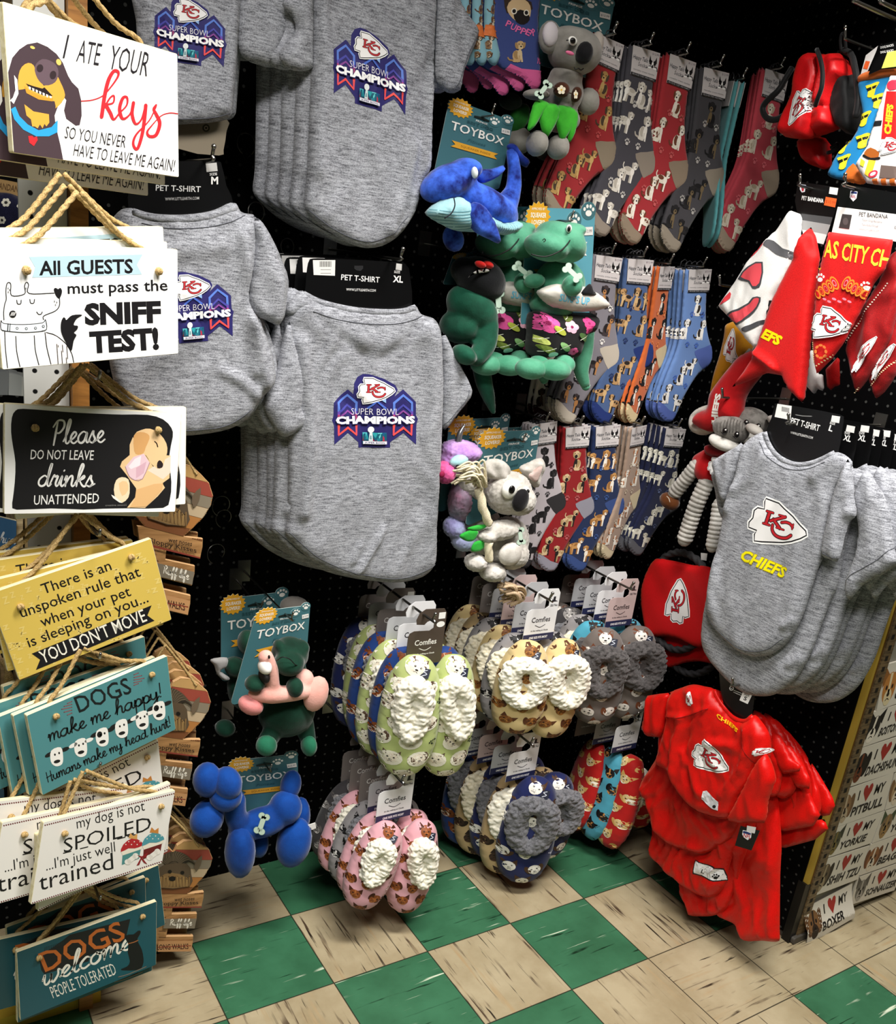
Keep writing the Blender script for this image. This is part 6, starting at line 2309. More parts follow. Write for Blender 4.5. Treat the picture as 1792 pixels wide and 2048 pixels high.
def slipper_pair(F, sl, cardp, pat, fl, card, label, group, wide=0, flat=1.0):
    o = thing('slipper_pair', label, 'slippers', F, group)
    for n, (heel, toe, width, dz, turn) in enumerate(sl):
        h, t = F.px([heel, toe])
        c = (h + t) / 2
        L = np.linalg.norm(h - t)
        ang = math.atan2(h[0] - t[0], h[1] - t[1])
        wm = F.scale(*((np.array(heel) + toe) / 2))[0] * width * .93
        M = Matrix.Translation((c[0], c[1], dz)) @ Matrix.Rotation(-ang, 4, 'Z') @ Matrix.Rotation(turn - .38, 4, 'Y') @ Matrix.Diagonal((wm / SLW, L / SLL, flat, 1))
        s = part_of(slipper_mesh(*PAT[pat]), 'slipper', o, M)
        cm = part_of(collar_mesh(*FL[fl], wide), 'fleece_collar', s, Matrix.Diagonal((.88, .95, 1, 1)))
        if n:
            cm.matrix_basis = Matrix.Translation((.010, .006, .002)) @ Matrix.Rotation(.16, 4, 'Z') @ Matrix.Diagonal((.9, .95, 1, 1))
        tb = part_of(TABME, 'label_tab', s, Matrix.Translation((.012, .112, SLT * .86)) @ Matrix.Rotation(-.5, 4, 'X') @ Matrix.Rotation(-.2, 4, 'Z'))
    cp = F.px([cardp])[0]
    part_of(comfy_card(*CARDS[card]), 'header_card', o, Matrix.Translation((cp[0], cp[1], -.004)))
    return o, cp


def slipper_stack(y, anchor, sl, cardp, front, rears, group, names, wide=0, dz=.043, dx=0.0):
    F = back_frame(anchor[0], anchor[1], y)
    o, cp = slipper_pair(F, sl, cardp, *front, names[0], group, wide)
    for k, (pat, fl, card) in enumerate(rears):
        F2 = Frame(F.O - F.Z * dz * (k + 1) + F.X * dx * (k + 1) + F.Y * rng.uniform(-.004, .004), F.X, F.Y)
        r, _ = slipper_pair(F, sl, cardp, pat, fl, card, names[k + 1], group, wide, .72)
        sp = rng.uniform(-.03, .03)
        A = Matrix.Translation((cp[0], cp[1] + .05, 0))
        r.matrix_basis = F2.mat() @ A @ Matrix.Rotation(sp, 4, 'Z') @ A.inverted()
    HK.append((cardp, y - .02, 'long hook holding the ' + group.replace('slippers', 'slipper stack'), .045))


ORD = ['second', 'third', 'fourth', 'fifth', 'sixth']


def nm(front, what, pats):
    return [front] + ['%s slippers %s in the %s' % (p, ORD[k], what) for k, p in enumerate(pats)]


slipper_stack(-.12, (850, 1300), [((829, 1304), (797, 1543), 112, .012, -.05), ((902, 1303), (878, 1543), 96, .014, .10)], (853, 1285), ('green', 'ivory', 'brown'),
              [('navydog', 'grey', 'white'), ('green', 'ivory', 'grey'), ('navydog', 'grey', 'taupe'), ('green', 'ivory', 'grey'), ('navy', 'grey', 'taupe')], 'green slippers on the upper left hook',
              nm('lime green slippers with long-haired dog heads and ivory fleece, in front', 'upper left stack', ['navy dog print', 'lime green', 'navy dog print', 'lime green', 'darkest']))
slipper_stack(-.13, (790, 1620), [((776, 1638), (708, 1806), 86, .012, -.12), ((842, 1632), (797, 1812), 80, .016, .14)], (792, 1600), ('pink', 'ivory', 'white'),
              [('pink', 'ivory', 'grey'), ('greyblack', 'grey', 'taupe'), ('pink', 'ivory', 'taupe'), ('darkgrey', 'grey', 'taupe')], 'pink slippers on the lower left hook',
              nm('pink slippers with brown terrier heads nearest the floor tiles', 'lower left stack', ['pink', 'grey paw print', 'pink', 'dark grey']))
slipper_stack(-.12, (1074, 1280), [((1052, 1276), (1020, 1460), 92, .012, -.12), ((1124, 1272), (1086, 1468), 84, .014, .14)], (1084, 1240), ('cream', 'ivory', 'white'),
              [('greyblack', 'cream', 'grey'), ('cream', 'cream', 'pink'), ('greyblack', 'cream', 'grey'), ('tan', 'cream', 'taupe'), ('cream', 'cream', 'taupe')], 'cream slippers on the centre hook',
              nm('cream slippers with brown setter heads in the centre', 'centre stack', ['grey and black', 'cream', 'grey and black', 'tan', 'cream']), 1)
slipper_stack(-.09, (1240, 1240), [((1204, 1252), (1180, 1442), 84, .01, -.1), ((1270, 1248), (1242, 1430), 84, .012, .1)], (1245, 1215), ('grey', 'charcoal', 'pink'),
              [('aqua', 'charcoal', 'white'), ('greyblack', 'cream', 'grey'), ('darkgrey', 'grey', 'grey'), ('grey', 'charcoal', 'taupe')], 'grey slippers on the upper right hook',
              nm('taupe grey slippers with charcoal fleece and brown and white dogs', 'upper right stack', ['aqua', 'grey and black', 'dark grey', 'taupe']), 1)
slipper_stack(-.12, (1045, 1550), [((1068, 1546), (1028, 1754), 92, .016, -.15), ((1112, 1545), (1085, 1712), 84, .004, .2)], (1048, 1522), ('navy', 'grey', 'white'),
              [('tan', 'ivory', 'grey'), ('navy', 'grey', 'pink'), ('tan', 'cream', 'grey'), ('navydog', 'grey', 'taupe')], 'navy slippers on the lower centre hook',
              nm('navy slippers with white and brown dogs and grey fleece, low in the centre', 'lower centre stack', ['tan labrador print', 'navy', 'tan', 'darkest navy']), 1, .045, -.012)
slipper_stack(-.11, (1240, 1500), [((1262, 1506), (1204, 1684), 70, .016, 1.75), ((1288, 1560), (1288, 1656), 44, -.02, 1.0)], (1256, 1468), ('red', 'ivory', 'white'),
              [('aqua', 'charcoal', 'grey'), ('red', 'ivory', 'taupe')], 'red slippers on the lower right hook',
              nm('red slippers with yellow puppies turned sideways, beside the jerseys', 'lower right stack', ['aqua', 'red']), 0, .05, -.02)

# ------------------------------------------------------------------ stuffed toys on TOYBOX cards
class Toy:
    """parts of a soft toy placed from what the photo shows, on a frame that gives their depth"""

    def __init__(s, fr, cr, name, label, cat, group=None):
        s.fr, s.cr = fr, cr
        s.o = thing(name, label, cat, fr, group)

    def p(s, pts, w=0.0):
        return s.fr.px(s.cr(np.atleast_2d(np.array(pts, float))), w)

    def k(s, x, y):
        a = s.p([(x - 1, y), (x + 1, y), (x, y - 1), (x, y + 1)])
        return np.linalg.norm(a[1] - a[0]) / 2, np.linalg.norm(a[3] - a[2]) / 2

    def e(s, mb, x, y, rx, ry, w=0.0, t=None, ang=0.0, mat=WHITE, n=16):
        c = s.p([(x, y)], w)[0]
        kx, ky = s.k(x, y)
        R = (rx * kx, ry * ky, t if t else .5 * (rx * kx + ry * ky) * .8)
        ball(mb, (c[0], c[1], w), R, mat, n, max(8, n * 2 // 3), rot2(-ang))
        return mb

    def tube(s, mb, pts, r, mat=WHITE, n=12, sm=4):
        """pts (x, y, w)"""
        P = np.array(pts, float)
        q = s.fr.pxw(s.cr(P[:, :2]), P[:, 2])
        P3 = smooth_open(np.column_stack([q, P[:, 2]]), sm)
        k = np.mean(s.k(P[0, 0], P[0, 1]))
        r = [v * k for v in r] if hasattr(r, '__len__') else r * k
        tube(mb, P3, r, mat, n)
        c0 = P3[0]
        R0 = r[0] if hasattr(r, '__len__') else r
        R1 = r[-1] if hasattr(r, '__len__') else r
        ball(mb, c0, R0, mat, n, 8)
        ball(mb, P3[-1], R1, mat, n, 8)
        return mb

    def fuse(s, mb, mat, name, voxel=.0045, disp=None, sm=4):
        V, F = remeshed(mb, voxel, sm, disp)
        m2 = MB()
        m2.add(V, F, mat)
        return s.part(m2, name)

    def part(s, mb, name, label=None):
        return tag(mb.build(name, s.o), label)

    def one(s, name, x, y, rx, ry, w, t, mat, ang=0.0, label=None):
        mb = MB()
        s.e(mb, x, y, rx, ry, w, t, ang, mat)
        return s.part(mb, name, label)

    def flat(s, name, art, w, label=None, step=4e-5, rough=.6):
        mb = MB()
        stamp(mb, art, lambda Q: s.p(Q, w), None, w, step=step, rough=rough)
        return s.part(mb, name, label)

    def line(s, name, pts, r, mat, label=None):
        mb = MB()
        P = np.array(pts, float)
        q = s.fr.pxw(s.cr(P[:, :2]), P[:, 2])
        tube(mb, smooth_open(np.column_stack([q, P[:, 2]]), 4), r, mat, 6)
        return s.part(mb, name, label)

    def patch(s, name, outline, w, t, mat, wd=.012, sp=.005, art=None, fold=None, label=None, sm=3):
        pl = Pillow(s.p(outline, w), t, wd, sp, fold, sm)
        mb = MB()
        pl.mesh(mb, mat)
        if art is not None:
            stamp(mb, art, lambda Q: s.p(Q, w + .8 * t), pl.hz, .0005, .0032, lambda q: inside(pl.P, q), step=1.1e-4)
        for v in mb.v:
            v[:, 2] += w
        return s.part(mb, name, label)


TEAL = '#3f6c74'


def toy_card(T, quad, w, price=True, dark=1.0, lighter=False):
    """TOYBOX header card as a part: quad TL TR BR BL as seen"""
    Q = T.p(quad, w)
    A = quad_map([(0, 150), (100, 150), (100, 0), (0, 0)], Q)
    mb = MB()
    R = A(rect(0, 0, 100, 150, 8))
    prism(mb, R, w - .0016, w, paint('#5b9fb0' if lighter else TEAL, .45), paint('#c4d4d2', .5))
    t = np.linspace(0, 2 * PI, 33)[:-1]
    rr = np.where(np.arange(32) % 2, 15.5, 19.0)
    star = A(np.stack([17 + rr * np.cos(t), 139 + rr * np.sin(t)], 1))
    prism(mb, star, w - .0008, w + .0008, paint('#e0a42c', .45), paint('#f0e0b0', .5))
    for x, y in ((70, 136), (90, 148)):
        pw = A(np.stack([x + 10.5 * np.cos(t), y + 11 * np.sin(t)], 1))
        prism(mb, pw, w - .0008, w + .0006, paint('#3f6e76', .5), paint('#c4d4d2', .5))
    a = Art()
    a.text('TOYBOX', (9, 94), (91, 94), 17, '#f1efe8', .012, up=(0, 1))
    a.text('BEST DOG', (30, 116), (70, 116), 5.5, '#2c555c', .01, up=(0, 1))
    a.text('FRINGE', (42, 124), (60, 124), 3.8, '#e6e8e4', .02, up=(0, 1))
    a.text('Fitness', (36, 81), (64, 81), 6, '#2c555c', .0, .2, up=(0, 1))
    a.poly([(14, 62), (86, 62), (80, 68), (86, 74), (14, 74), (20, 68)], '#dca030')
    a.text('SQUEAKER INSIDE', (28, 66), (74, 66), 4.2, '#8a5c14', .01, up=(0, 1))
    a.text('APPROVED BY', (7, 147), (27, 147), 3.2, '#f6efdc', .01, up=(0, 1))
    a.text('SQUEAKER', (6, 138), (29, 138), 6, '#f6efdc', .03, up=(0, 1))
    a.text('LOVERS!', (8, 129), (27, 129), 6, '#f6efdc', .03, up=(0, 1))
    for x, y in ((70, 136), (90, 148)):
        b = Art()
        paw(b, 0, 0, 19, '#efeee8')
        a.put(b, lambda P: P * [1, 1.02] + (x, y))
    a.poly([(38, 131), (62, 131), (62, 134), (53, 136), (47, 136), (38, 134)], '#16211f')
    if price:
        a.poly([(84, 118), (98, 119), (97, 129), (83, 128)], '#e6e4e0')
        a.text('$13.99', (85, 121), (96, 122), 4, '#5a5a62', .01, up=(0, 1))
    stamp(mb, a, A, None, w + .0010, step=3e-5, rough=.45)
    T.part(mb, 'header_card', None)
    HKT.append((T.fr.O + T.fr.X * A(np.array([[50, 133]]))[0, 0] + T.fr.Y * A(np.array([[50, 133]]))[0, 1] + T.fr.Z * w, T))


HKT = []


def bone(T, x, y, s, w, ang=.9, name='bone_patch'):
    a = Art()
    c, q = math.cos(ang), math.sin(ang)
    for col, k in (('#8fae9c', 1.12), ('#c9dfce', 1.0)):
        for ex in (-1, 1):
            for ey in (-1, 1):
                u, v = ex * s * .42, ey * s * .14
                a.ell(x + c * u - q * v, y + q * u + c * v, s * .17 * k, s * .17 * k, col)
        h = s * .13 * k
        a.poly([(x + c * u - q * v, y + q * u + c * v) for u, v in ((-s * .42, -h), (s * .42, -h), (s * .42, h), (-s * .42, h))], col)
    T.flat(name, a, w, 'pale mint bone patch')


# ---- blue balloon dog
CB = crop(380, 1140, 3.303)
BLUE = plush('#0f4698', '#0b3478', 14)
T = Toy(back_frame(500, 1640, -.06), CB, 'plush_balloon_dog', 'bright blue plush balloon dog hanging low at the left', 'plush toy')
mb = MB()
T.tube(mb, [(300, 1520, .0), (300, 1610, .0), (330, 1680, .0)], [62, 66, 72])
T.e(mb, 480, 1665, 175, 84, 0, .034, -.08)
T.e(mb, 350, 1720, 92, 80, 0, .032)
T.e(mb, 630, 1570, 100, 98, .0, .036, -.1)
T.fuse(mb, BLUE, 'body')
T.one('head', 235, 1490, 100, 88, .018, .034, BLUE)
T.one('snout', 112, 1640, 98, 110, .010, .036, BLUE, .5)
T.one('ear', 112, 1385, 86, 100, .000, .034, BLUE, .2)
T.one('ear', 248, 1410, 86, 96, .022, .034, BLUE, -.1)
T.one('leg', 330, 1860, 90, 162, .018, .036, BLUE, -.03)
T.one('leg', 455, 1800, 56, 92, -.025, .026, BLUE)
T.one('leg', 686, 1800, 100, 146, .012, .038, BLUE, .18)
T.one('leg', 720, 1640, 60, 130, -.03, .03, BLUE, .1)
T.one('tail', 665, 1420, 60, 90, -.02, .025, BLUE, .2)
bone(T, 474, 1676, 120, .040, 1.9)
mb = MB()
prism(mb, T.p([(722, 1660), (800, 1634), (806, 1668), (735, 1700)]), .02, .0215, paint('#ece9e4'))
prism(mb, T.p([(722, 1690), (770, 1664), (778, 1690), (735, 1706)]), .0216, .0222, paint('#15151a'))
T.part(mb, 'care_tag', 'white and black care tag')
toy_card(T, CB([(258, 1262), (700, 1215), (716, 1580), (300, 1620)]) if False else [(258, 1262), (712, 1214), (716, 1590), (300, 1640)], -.035)

# ---- green alligator hugging a flamingo
GD = plush('#10392a', '#0a281c', 16)
PKF = plush('#f0b8ac', '#e6a498', 14)
for n, (dx, lab) in enumerate([(0, 'dark green plush alligator holding a pink flamingo ring'), (1, 'dark green plush alligator mostly hidden behind the flamingo one')]):
    T = Toy(back_frame(560, 1400, -.05 + .09 * n), CB, 'plush_alligator', lab, 'plush toy', 'plush alligators')
    if n == 0:
        mb = MB()
        T.e(mb, 640, 930, 178, 160, 0, .05)
        T.e(mb, 660, 700, 110, 120, 0, .035)
        T.tube(mb, [(560, 1050, .01), (510, 1130, .025)], [60, 58])
        T.tube(mb, [(750, 1010, .0), (785, 1140, .02)], [62, 46])
        T.fuse(mb, GD, 'body')
        mb = MB()
        T.e(mb, 660, 555, 112, 106, .012, .04)
        T.e(mb, 655, 615, 92, 76, .045, .03)
        T.e(mb, 740, 510, 44, 44, .02, .02)
        T.e(mb, 590, 500, 36, 34, .02, .02)
        T.fuse(mb, GD, 'head')
        T.line('mouth', [(572, 600, .062), (610, 575, .074), (660, 590, .078), (700, 628, .074), (745, 625, .06)], .0010, paint('#0c1512'))
        T.one('arm', 430, 748, 62, 46, .05, .022, GD, -.2)
        T.one('arm', 692, 775, 46, 56, .062, .022, GD, .2)
        T.one('foot', 505, 1160, 62, 58, .04, .022, plush('#226a4e', '#174e38', 16))
        T.one('foot', 785, 1160, 44, 60, .03, .022, plush('#226a4e', '#174e38', 16))
        mb = MB()
        T.tube(mb, [(500, 575, .055), (530, 660, .052), (545, 760, .050), (545, 810, .05)], [46, 48, 44, 42])
        T.tube(mb, [(430, 820, .045), (540, 825, .052), (680, 812, .05), (810, 790, .04)], [44, 54, 52, 44])
        T.e(mb, 750, 720, 62, 62, .03, .022, .5)
        T.fuse(mb, PKF, 'flamingo_ring', .004)
        T.one('flamingo_tail', 832, 818, 72, 108, .045, .022, PKF, .2)
        T.one('flamingo_wing', 402, 892, 84, 56, .045, .02, plush('#e89a98', '#d98482', 14), .55)
        T.one('beak', 494, 640, 38, 42, .062, .02, paint('#f0ece6', .7), .1)
        T.one('beak_tip', 490, 700, 30, 44, .062, .018, paint('#14110f', .6), -.1)
        T.one('eye', 522, 575, 7, 12, .073, .003, paint('#14110f', .3))
        toy_card(T, [(440, 275), (795, 232), (760, 700), (262, 905)], -.02)
    else:
        mb = MB()
        T.e(mb, 420, 760, 170, 180, -.02, .04)
        T.e(mb, 300, 640, 70, 60, 0, .03)
        T.e(mb, 380, 480, 60, 80, 0, .03)
        T.fuse(mb, GD, 'body')
        T.one('foot', 232, 1045, 62, 46, .01, .025, GD)
        T.patch('bow', [(135, 590), (245, 578), (240, 640), (200, 665), (265, 715), (225, 730), (180, 690), (160, 630)], .03, .008, plush('#8f8d8c'), .01, .004)
        T.one('eye_bump', 690, 240, 90, 60, -.02, .03, plush('#8b857e'))
        toy_card(T, [(205, 195), (650, 140), (640, 660), (205, 740)], -.04, False)

# ---- grinning blue whale shark
CW = crop(800, 0, 3.939)
WB = plush('#4170ea', '#0e1864', 26)
WL = plush('#9fc9cf', '#84b2ba', 30)
T = Toy(back_frame(930, 400, -.075), CW, 'plush_whale', 'blue mottled plush whale with a striped pale belly and a curved grin', 'plush toy')
mb = MB()
T.e(mb, 380, 1440, 215, 150, .0, .045, -.5)
T.e(mb, 520, 1330, 90, 90, .01, .04)
T.e(mb, 640, 1610, 300, 150, -.005, .05, .22)
T.tube(mb, [(820, 1640, -.005), (890, 1500, -.01), (900, 1340, -.015), (880, 1200, -.02)], [100, 62, 52, 44])
T.fuse(mb, WB, 'body')
a = Art()
pl_ = [(215, 1690), (260, 1620), (360, 1560), (460, 1545), (540, 1610), (580, 1720), (700, 1700), (800, 1750), (930, 1740), (930, 1800), (850, 1850), (760, 1845), (620, 1830), (450, 1820), (330, 1770)]
for k in range(9):
    y = 1630 + 24 * k
    a.stroke([(200, y - 5), (330, y + 30), (480, y + 40), (600, y + 20)], 7, '#5c8f9a', 3)
for k in range(14):
    x = 690 + 18 * k
    a.stroke([(x, 1690), (x + 4, 1860)], 5, '#7aa6ae', 0)
T.patch('belly', pl_, .022, .030, WL, .02, .005, a, None, 'pale striped belly')
T.line('grin', [(425, 1560, .058), (432, 1620, .060), (405, 1680, .06), (350, 1720, .057)], .0012, paint('#0e1420'))
T.patch('side_fin', [(530, 1660), (580, 1590), (670, 1630), (740, 1740), (785, 1860), (780, 1920), (700, 1885), (590, 1830), (535, 1750)], .045, .012, WB, .012, .005, None, None, None)
T.one('lower_fin', 420, 1880, 70, 110, -.01, .02, WB, -.55)
T.patch('top_fin', [(600, 1340), (720, 1330), (830, 1300), (800, 1370), (700, 1430), (620, 1440)], -.01, .010, WB, .01, .005)
T.patch('tail_fluke', [(840, 1150), (900, 1130), (960, 1210), (1015, 1260), (1000, 1320), (940, 1290), (890, 1230)], -.02, .012, plush('#1f3fa8', '#101c66', 20), .012, .005)
T.one('eye_patch', 588, 1360, 22, 46, .05, .006, paint('#dfe8ea', .6), -.25)
a = Art()
for k in range(34):
    x, y = 160 + (k * 97) % 700, 1280 + (k * 61) % 400
    if 1380 - (x - 200) * .5 < y < 1560 + (x - 200) * .3 and x < 520:
        a.ell(x, y, 5, 5, '#9db8f4')
toy_card(T, [(392, 775), (895, 955), (780, 1500), (265, 1380)], -.045)

# ---- large grey koala in a leaf skirt
KG = plush('#97938c', '#807c76', 20)
T = Toy(back_frame(1120, 160, -.06), CW, 'plush_koala', 'grey plush koala with coconut top and green leaf skirt at the top', 'plush toy', 'plush koalas in skirts')
mb = MB()
T.e(mb, 1285, 730, 135, 180, 0, .035)
T.e(mb, 1310, 600, 105, 90, .01, .032)
T.e(mb, 1250, 930, 150, 120, 0, .035)
T.fuse(mb, KG, 'body')
mb = MB()
T.e(mb, 1375, 410, 168, 192, .02, .05)
T.e(mb, 1330, 300, 120, 90, .02, .04)
T.fuse(mb, KG, 'head')
T.one('ear', 1180, 295, 78, 135, .012, .016, KG, -.1)
T.one('ear_lining', 1185, 270, 56, 100, .022, .010, plush('#d4cbd0'), -.1, 'pale pink ear lining')
T.one('ear', 1540, 370, 42, 130, .005, .016, plush('#b8aea4'), .1)
T.one('nose', 1448, 418, 52, 90, .062, .018, plush('#121114'))
T.one('eye_white', 1360, 322, 34, 36, .062, .004, paint('#f2efe8', .5))
T.one('pupil', 1362, 320, 20, 24, .066, .003, paint('#0c0a0a', .3))
T.one('cheek', 1338, 418, 32, 16, .066, .003, paint('#e07098', .8))
T.line('mouth', [(1372, 530, .058), (1385, 548, .06), (1405, 538, .062), (1425, 552, .06), (1445, 540, .056)], .0011, paint('#14110f'))
T.line('lash', [(1310, 318, .06), (1328, 316, .063)], .0008, paint('#14110f'))
for x, rx in ((1272, 54), (1385, 28)):
    T.one('coconut', x, 708 if rx > 40 else 745, rx, 62, .036, .014, plush('#4a2412', '#341808', 40), .0)
    a = Art()
    for k in range(5):
        a.ell(x + 20 * math.cos(k * 1.257 - 1.57) * rx / 54, (708 if rx > 40 else 745) + 22 * math.sin(k * 1.257 - 1.57), 14 * rx / 54, 15, '#f0e6cc')
    a.ell(x, 708 if rx > 40 else 745, 8 * rx / 54, 8, '#e0b040')
    T.flat('flower', a, .0515)
T.line('string', [(1165, 675, .03), (1220, 690, .04), (1330, 730, .045), (1360, 740, .044)], .0009, paint('#3a2014'))
GL = plush('#3fae2e', '#2b8a20', 18)
for q in ([(1070, 790), (1180, 820), (1110, 920), (1060, 1000), (1005, 1030), (1020, 930)], [(1130, 810), (1260, 840), (1235, 960), (1180, 1060), (1150, 1078), (1110, 1010), (1100, 900)], [(1240, 830), (1380, 860), (1370, 980), (1310, 1080), (1270, 1112), (1240, 1020), (1225, 920)], [(1330, 860), (1398, 880), (1392, 1000), (1350, 1110), (1325, 1110), (1320, 980)]):
    T.patch('skirt_leaf', q, .034, .007, GL, .01, .005)
T.one('arm', 1485, 800, 62, 110, .015, .022, KG, -.35)
T.one('arm', 1075, 745, 95, 45, .01, .02, KG, -.15)
T.one('leg', 1080, 1130, 64, 105, .02, .024, KG, .05)
T.one('leg', 1245, 1160, 64, 100, .02, .024, KG)
bone(T, 1130, 705, 130, .045, -.9)
toy_card(T, [(1085, -165), (1690, 30), (1565, 640), (985, 480)], -.03)
T2 = Toy(back_frame(1060, 240, .02), CW, 'plush_koala', 'second plush koala in a leaf skirt, dim behind the first one', 'plush toy', 'plush koalas in skirts')
T2.patch('skirt_leaf', [(880, 850), (1000, 820), (1010, 960), (930, 1060), (880, 1040)], .0, .012, plush('#1e6a20', '#154c16', 18))  # same skirt in a darker green, shade behind the front koala put into the colour
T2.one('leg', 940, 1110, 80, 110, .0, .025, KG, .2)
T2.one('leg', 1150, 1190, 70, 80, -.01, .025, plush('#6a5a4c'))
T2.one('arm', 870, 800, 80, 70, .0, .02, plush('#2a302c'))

# ---- surfing dinosaur, and one more behind it
CDN = crop(860, 400, 4.266)
GT = plush('#5a9e80', '#3e8466', 14)


def dino(fr, label):
    T = Toy(fr, CDN, 'plush_dinosaur', label, 'plush toy', 'surfing plush dinosaurs')
    mb = MB()
    T.e(mb, 1110, 360, 185, 160, .025, .055, .35)
    T.e(mb, 990, 400, 140, 120, .035, .05, .2)
    T.e(mb, 1200, 250, 80, 60, .03, .04)
    T.fuse(mb, GT, 'head')
    mb = MB()
    T.e(mb, 1105, 720, 190, 220, 0, .045)
    T.e(mb, 1040, 900, 165, 120, 0, .042)
    T.fuse(mb, GT, 'body')
    T.line('mouth', [(862, 462, .07), (920, 478, .078), (990, 482, .083), (1060, 460, .086), (1130, 420, .085), (1180, 365, .078), (1195, 340, .074)], .0013, paint('#101412'))
    T.line('nostril', [(960, 345, .085), (975, 330, .086), (985, 345, .085), (970, 358, .085)], .0010, paint('#1c3a2c'))
    T.one('eye', 1184, 245, 18, 36, .070, .006, paint('#efece4', .4))
    T.one('pupil', 1186, 247, 10, 24, .075, .003, paint('#0c0a0a', .3))
    T.one('arm', 1215, 730, 66, 90, .062, .02, GT, -.1)
    T.one('arm', 890, 690, 70, 62, .01, .022, GT, -.3)
    bone(T, 1215, 620, 150, .086, .75)
    wb = [(925, 790), (985, 740), (1080, 715), (1190, 720), (1310, 735), (1420, 790), (1515, 880), (1470, 930), (1370, 952), (1240, 955), (1110, 935), (1000, 890)]
    a = Art()
    a.text("SURF'S UP", (1090, 858), (1345, 892), 62, '#6cbcd8', .03)
    T.patch('surfboard', wb, .035, .024, plush('#d6d2ca', '#c4beb4', 20), .02, .005, a, None, 'white surfboard', 2)
    T.patch('fin', [(1285, 800), (1360, 712), (1390, 760), (1420, 808), (1350, 812)], .058, .006, plush('#17171a'), .008, .004)
    sh = [(885, 950), (1000, 962), (1370, 960), (1378, 1060), (1340, 1140), (1270, 1160), (1215, 1340), (1080, 1345), (1070, 1330), (980, 1345), (865, 1330), (872, 1150)]
    a = Art()
    for x, y, s, c in ((1010, 1050, 95, '#e0559a'), (1190, 1080, 62, '#f3b8cc'), (1345, 1050, 55, '#c23a78'), (1340, 1110, 40, '#d84a88'), (1210, 1290, 40, '#e0609a'), (890, 1290, 45, '#d85a94')):
        for k in range(5):
            a.ell(x + s * .5 * math.cos(k * 1.257), y + s * .5 * math.sin(k * 1.257), s * .42, s * .42, c, n=10)
        a.ell(x, y, s * .2, s * .2, '#8a1c50')
    for x, y, g in ((1200, 1000, '#5a6a2a'), (1085, 1110, '#b0b848'), (970, 1195, '#c8d070'), (1130, 1250, '#8ab878'), (1010, 1280, '#6a7a30'), (910, 1010, '#3a5a2a'), (885, 1250, '#b8c060'), (1290, 1170, '#4a6a3a')):
        a.ell(x, y, 58, 26, g, .7 if x % 20 else -.6)
        a.stroke([(x - 40, y + 20), (x + 40, y - 20)], 4, '#f2f0e0', 0)
    a.ell(1050, 1320, 42, 26, '#ece6e6', .2)
    T.patch('swim_shorts', sh, .010, .045, fabric('#161416'), .03, .006, a, None, 'black floral swim shorts', 2)
    mb = MB()
    T.e(mb, 860, 1440, 115, 90, .05, .03)
    T.e(mb, 930, 1395, 60, 70, .03, .028)
    T.fuse(mb, GT, 'foot')
    mb = MB()
    T.e(mb, 1060, 1450, 120, 88, .062, .03)
    T.e(mb, 1140, 1400, 62, 80, .045, .03)
    T.fuse(mb, GT, 'foot')
    mb = MB()
    T.tube(mb, [(1310, 1130, -.02), (1310, 1300, -.015), (1290, 1450, -.01), (1330, 1590, -.005)], [85, 72, 60, 34], GT)
    T.part(mb, 'tail')
    toy_card(T, [(830, 68), (1412, 82), (1365, 700), (772, 1095)] if False else [(826, 62), (1412, 80), (1350, 1130), (772, 1085)], -.03, True, 1, True)
    return T


T = dino(back_frame(1100, 580, -.075), 'green plush dinosaur holding a white surfboard, on a bright teal card')
dup(T.o, (-.055, -.006, -.085), .03, (0, .15), 'green plush dinosaur in floral shorts half hidden behind the surfing one')

# ---- dark green long-tailed plush with a black jacket
GDK = plush('#1c5c46', '#0f3c2c', 12)
T = Toy(back_frame(960, 640, -.02), CDN, 'plush_dinosaur', 'dark green plush dinosaur in a black jacket with a red bow tie, at the left', 'plush toy')
mb = MB()
T.e(mb, 360, 930, 215, 180, 0, .05, .5)
T.e(mb, 250, 1080, 140, 150, -.005, .045)
T.tube(mb, [(480, 1080, .02), (470, 1230, .03), (400, 1340, .04)], [100, 90, 75])
T.e(mb, 290, 1320, 88, 80, .045, .03, .5)
T.tube(mb, [(430, 1380, .0), (460, 1550, .0), (500, 1680, .0), (540, 1810, .0)], [75, 70, 55, 24])
T.fuse(mb, GDK, 'body')
mb = MB()
T.e(mb, 430, 680, 200, 190, .01, .045, .3)
T.e(mb, 300, 600, 100, 120, .005, .035)
T.fuse(mb, plush('#0e0f12'), 'jacket')
T.one('bow_tie', 430, 550, 42, 28, .058, .010, plush('#c8201c'), .2)
T.one('bow_tie', 495, 552, 42, 30, .054, .010, plush('#c8201c'), .2)
T.patch('collar', [(320, 665), (380, 610), (440, 590), (515, 590), (500, 612), (410, 625), (360, 640)], .055, .003, paint('#d8d6d2', .7), .006, .004)
T.one('head', 560, 470, 170, 110, -.03, .05, GDK)
bone(T, 585, 870, 170, .035, 1.5)
toy_card(T, [(200, 470), (620, 400), (620, 760), (110, 720)], -.03)

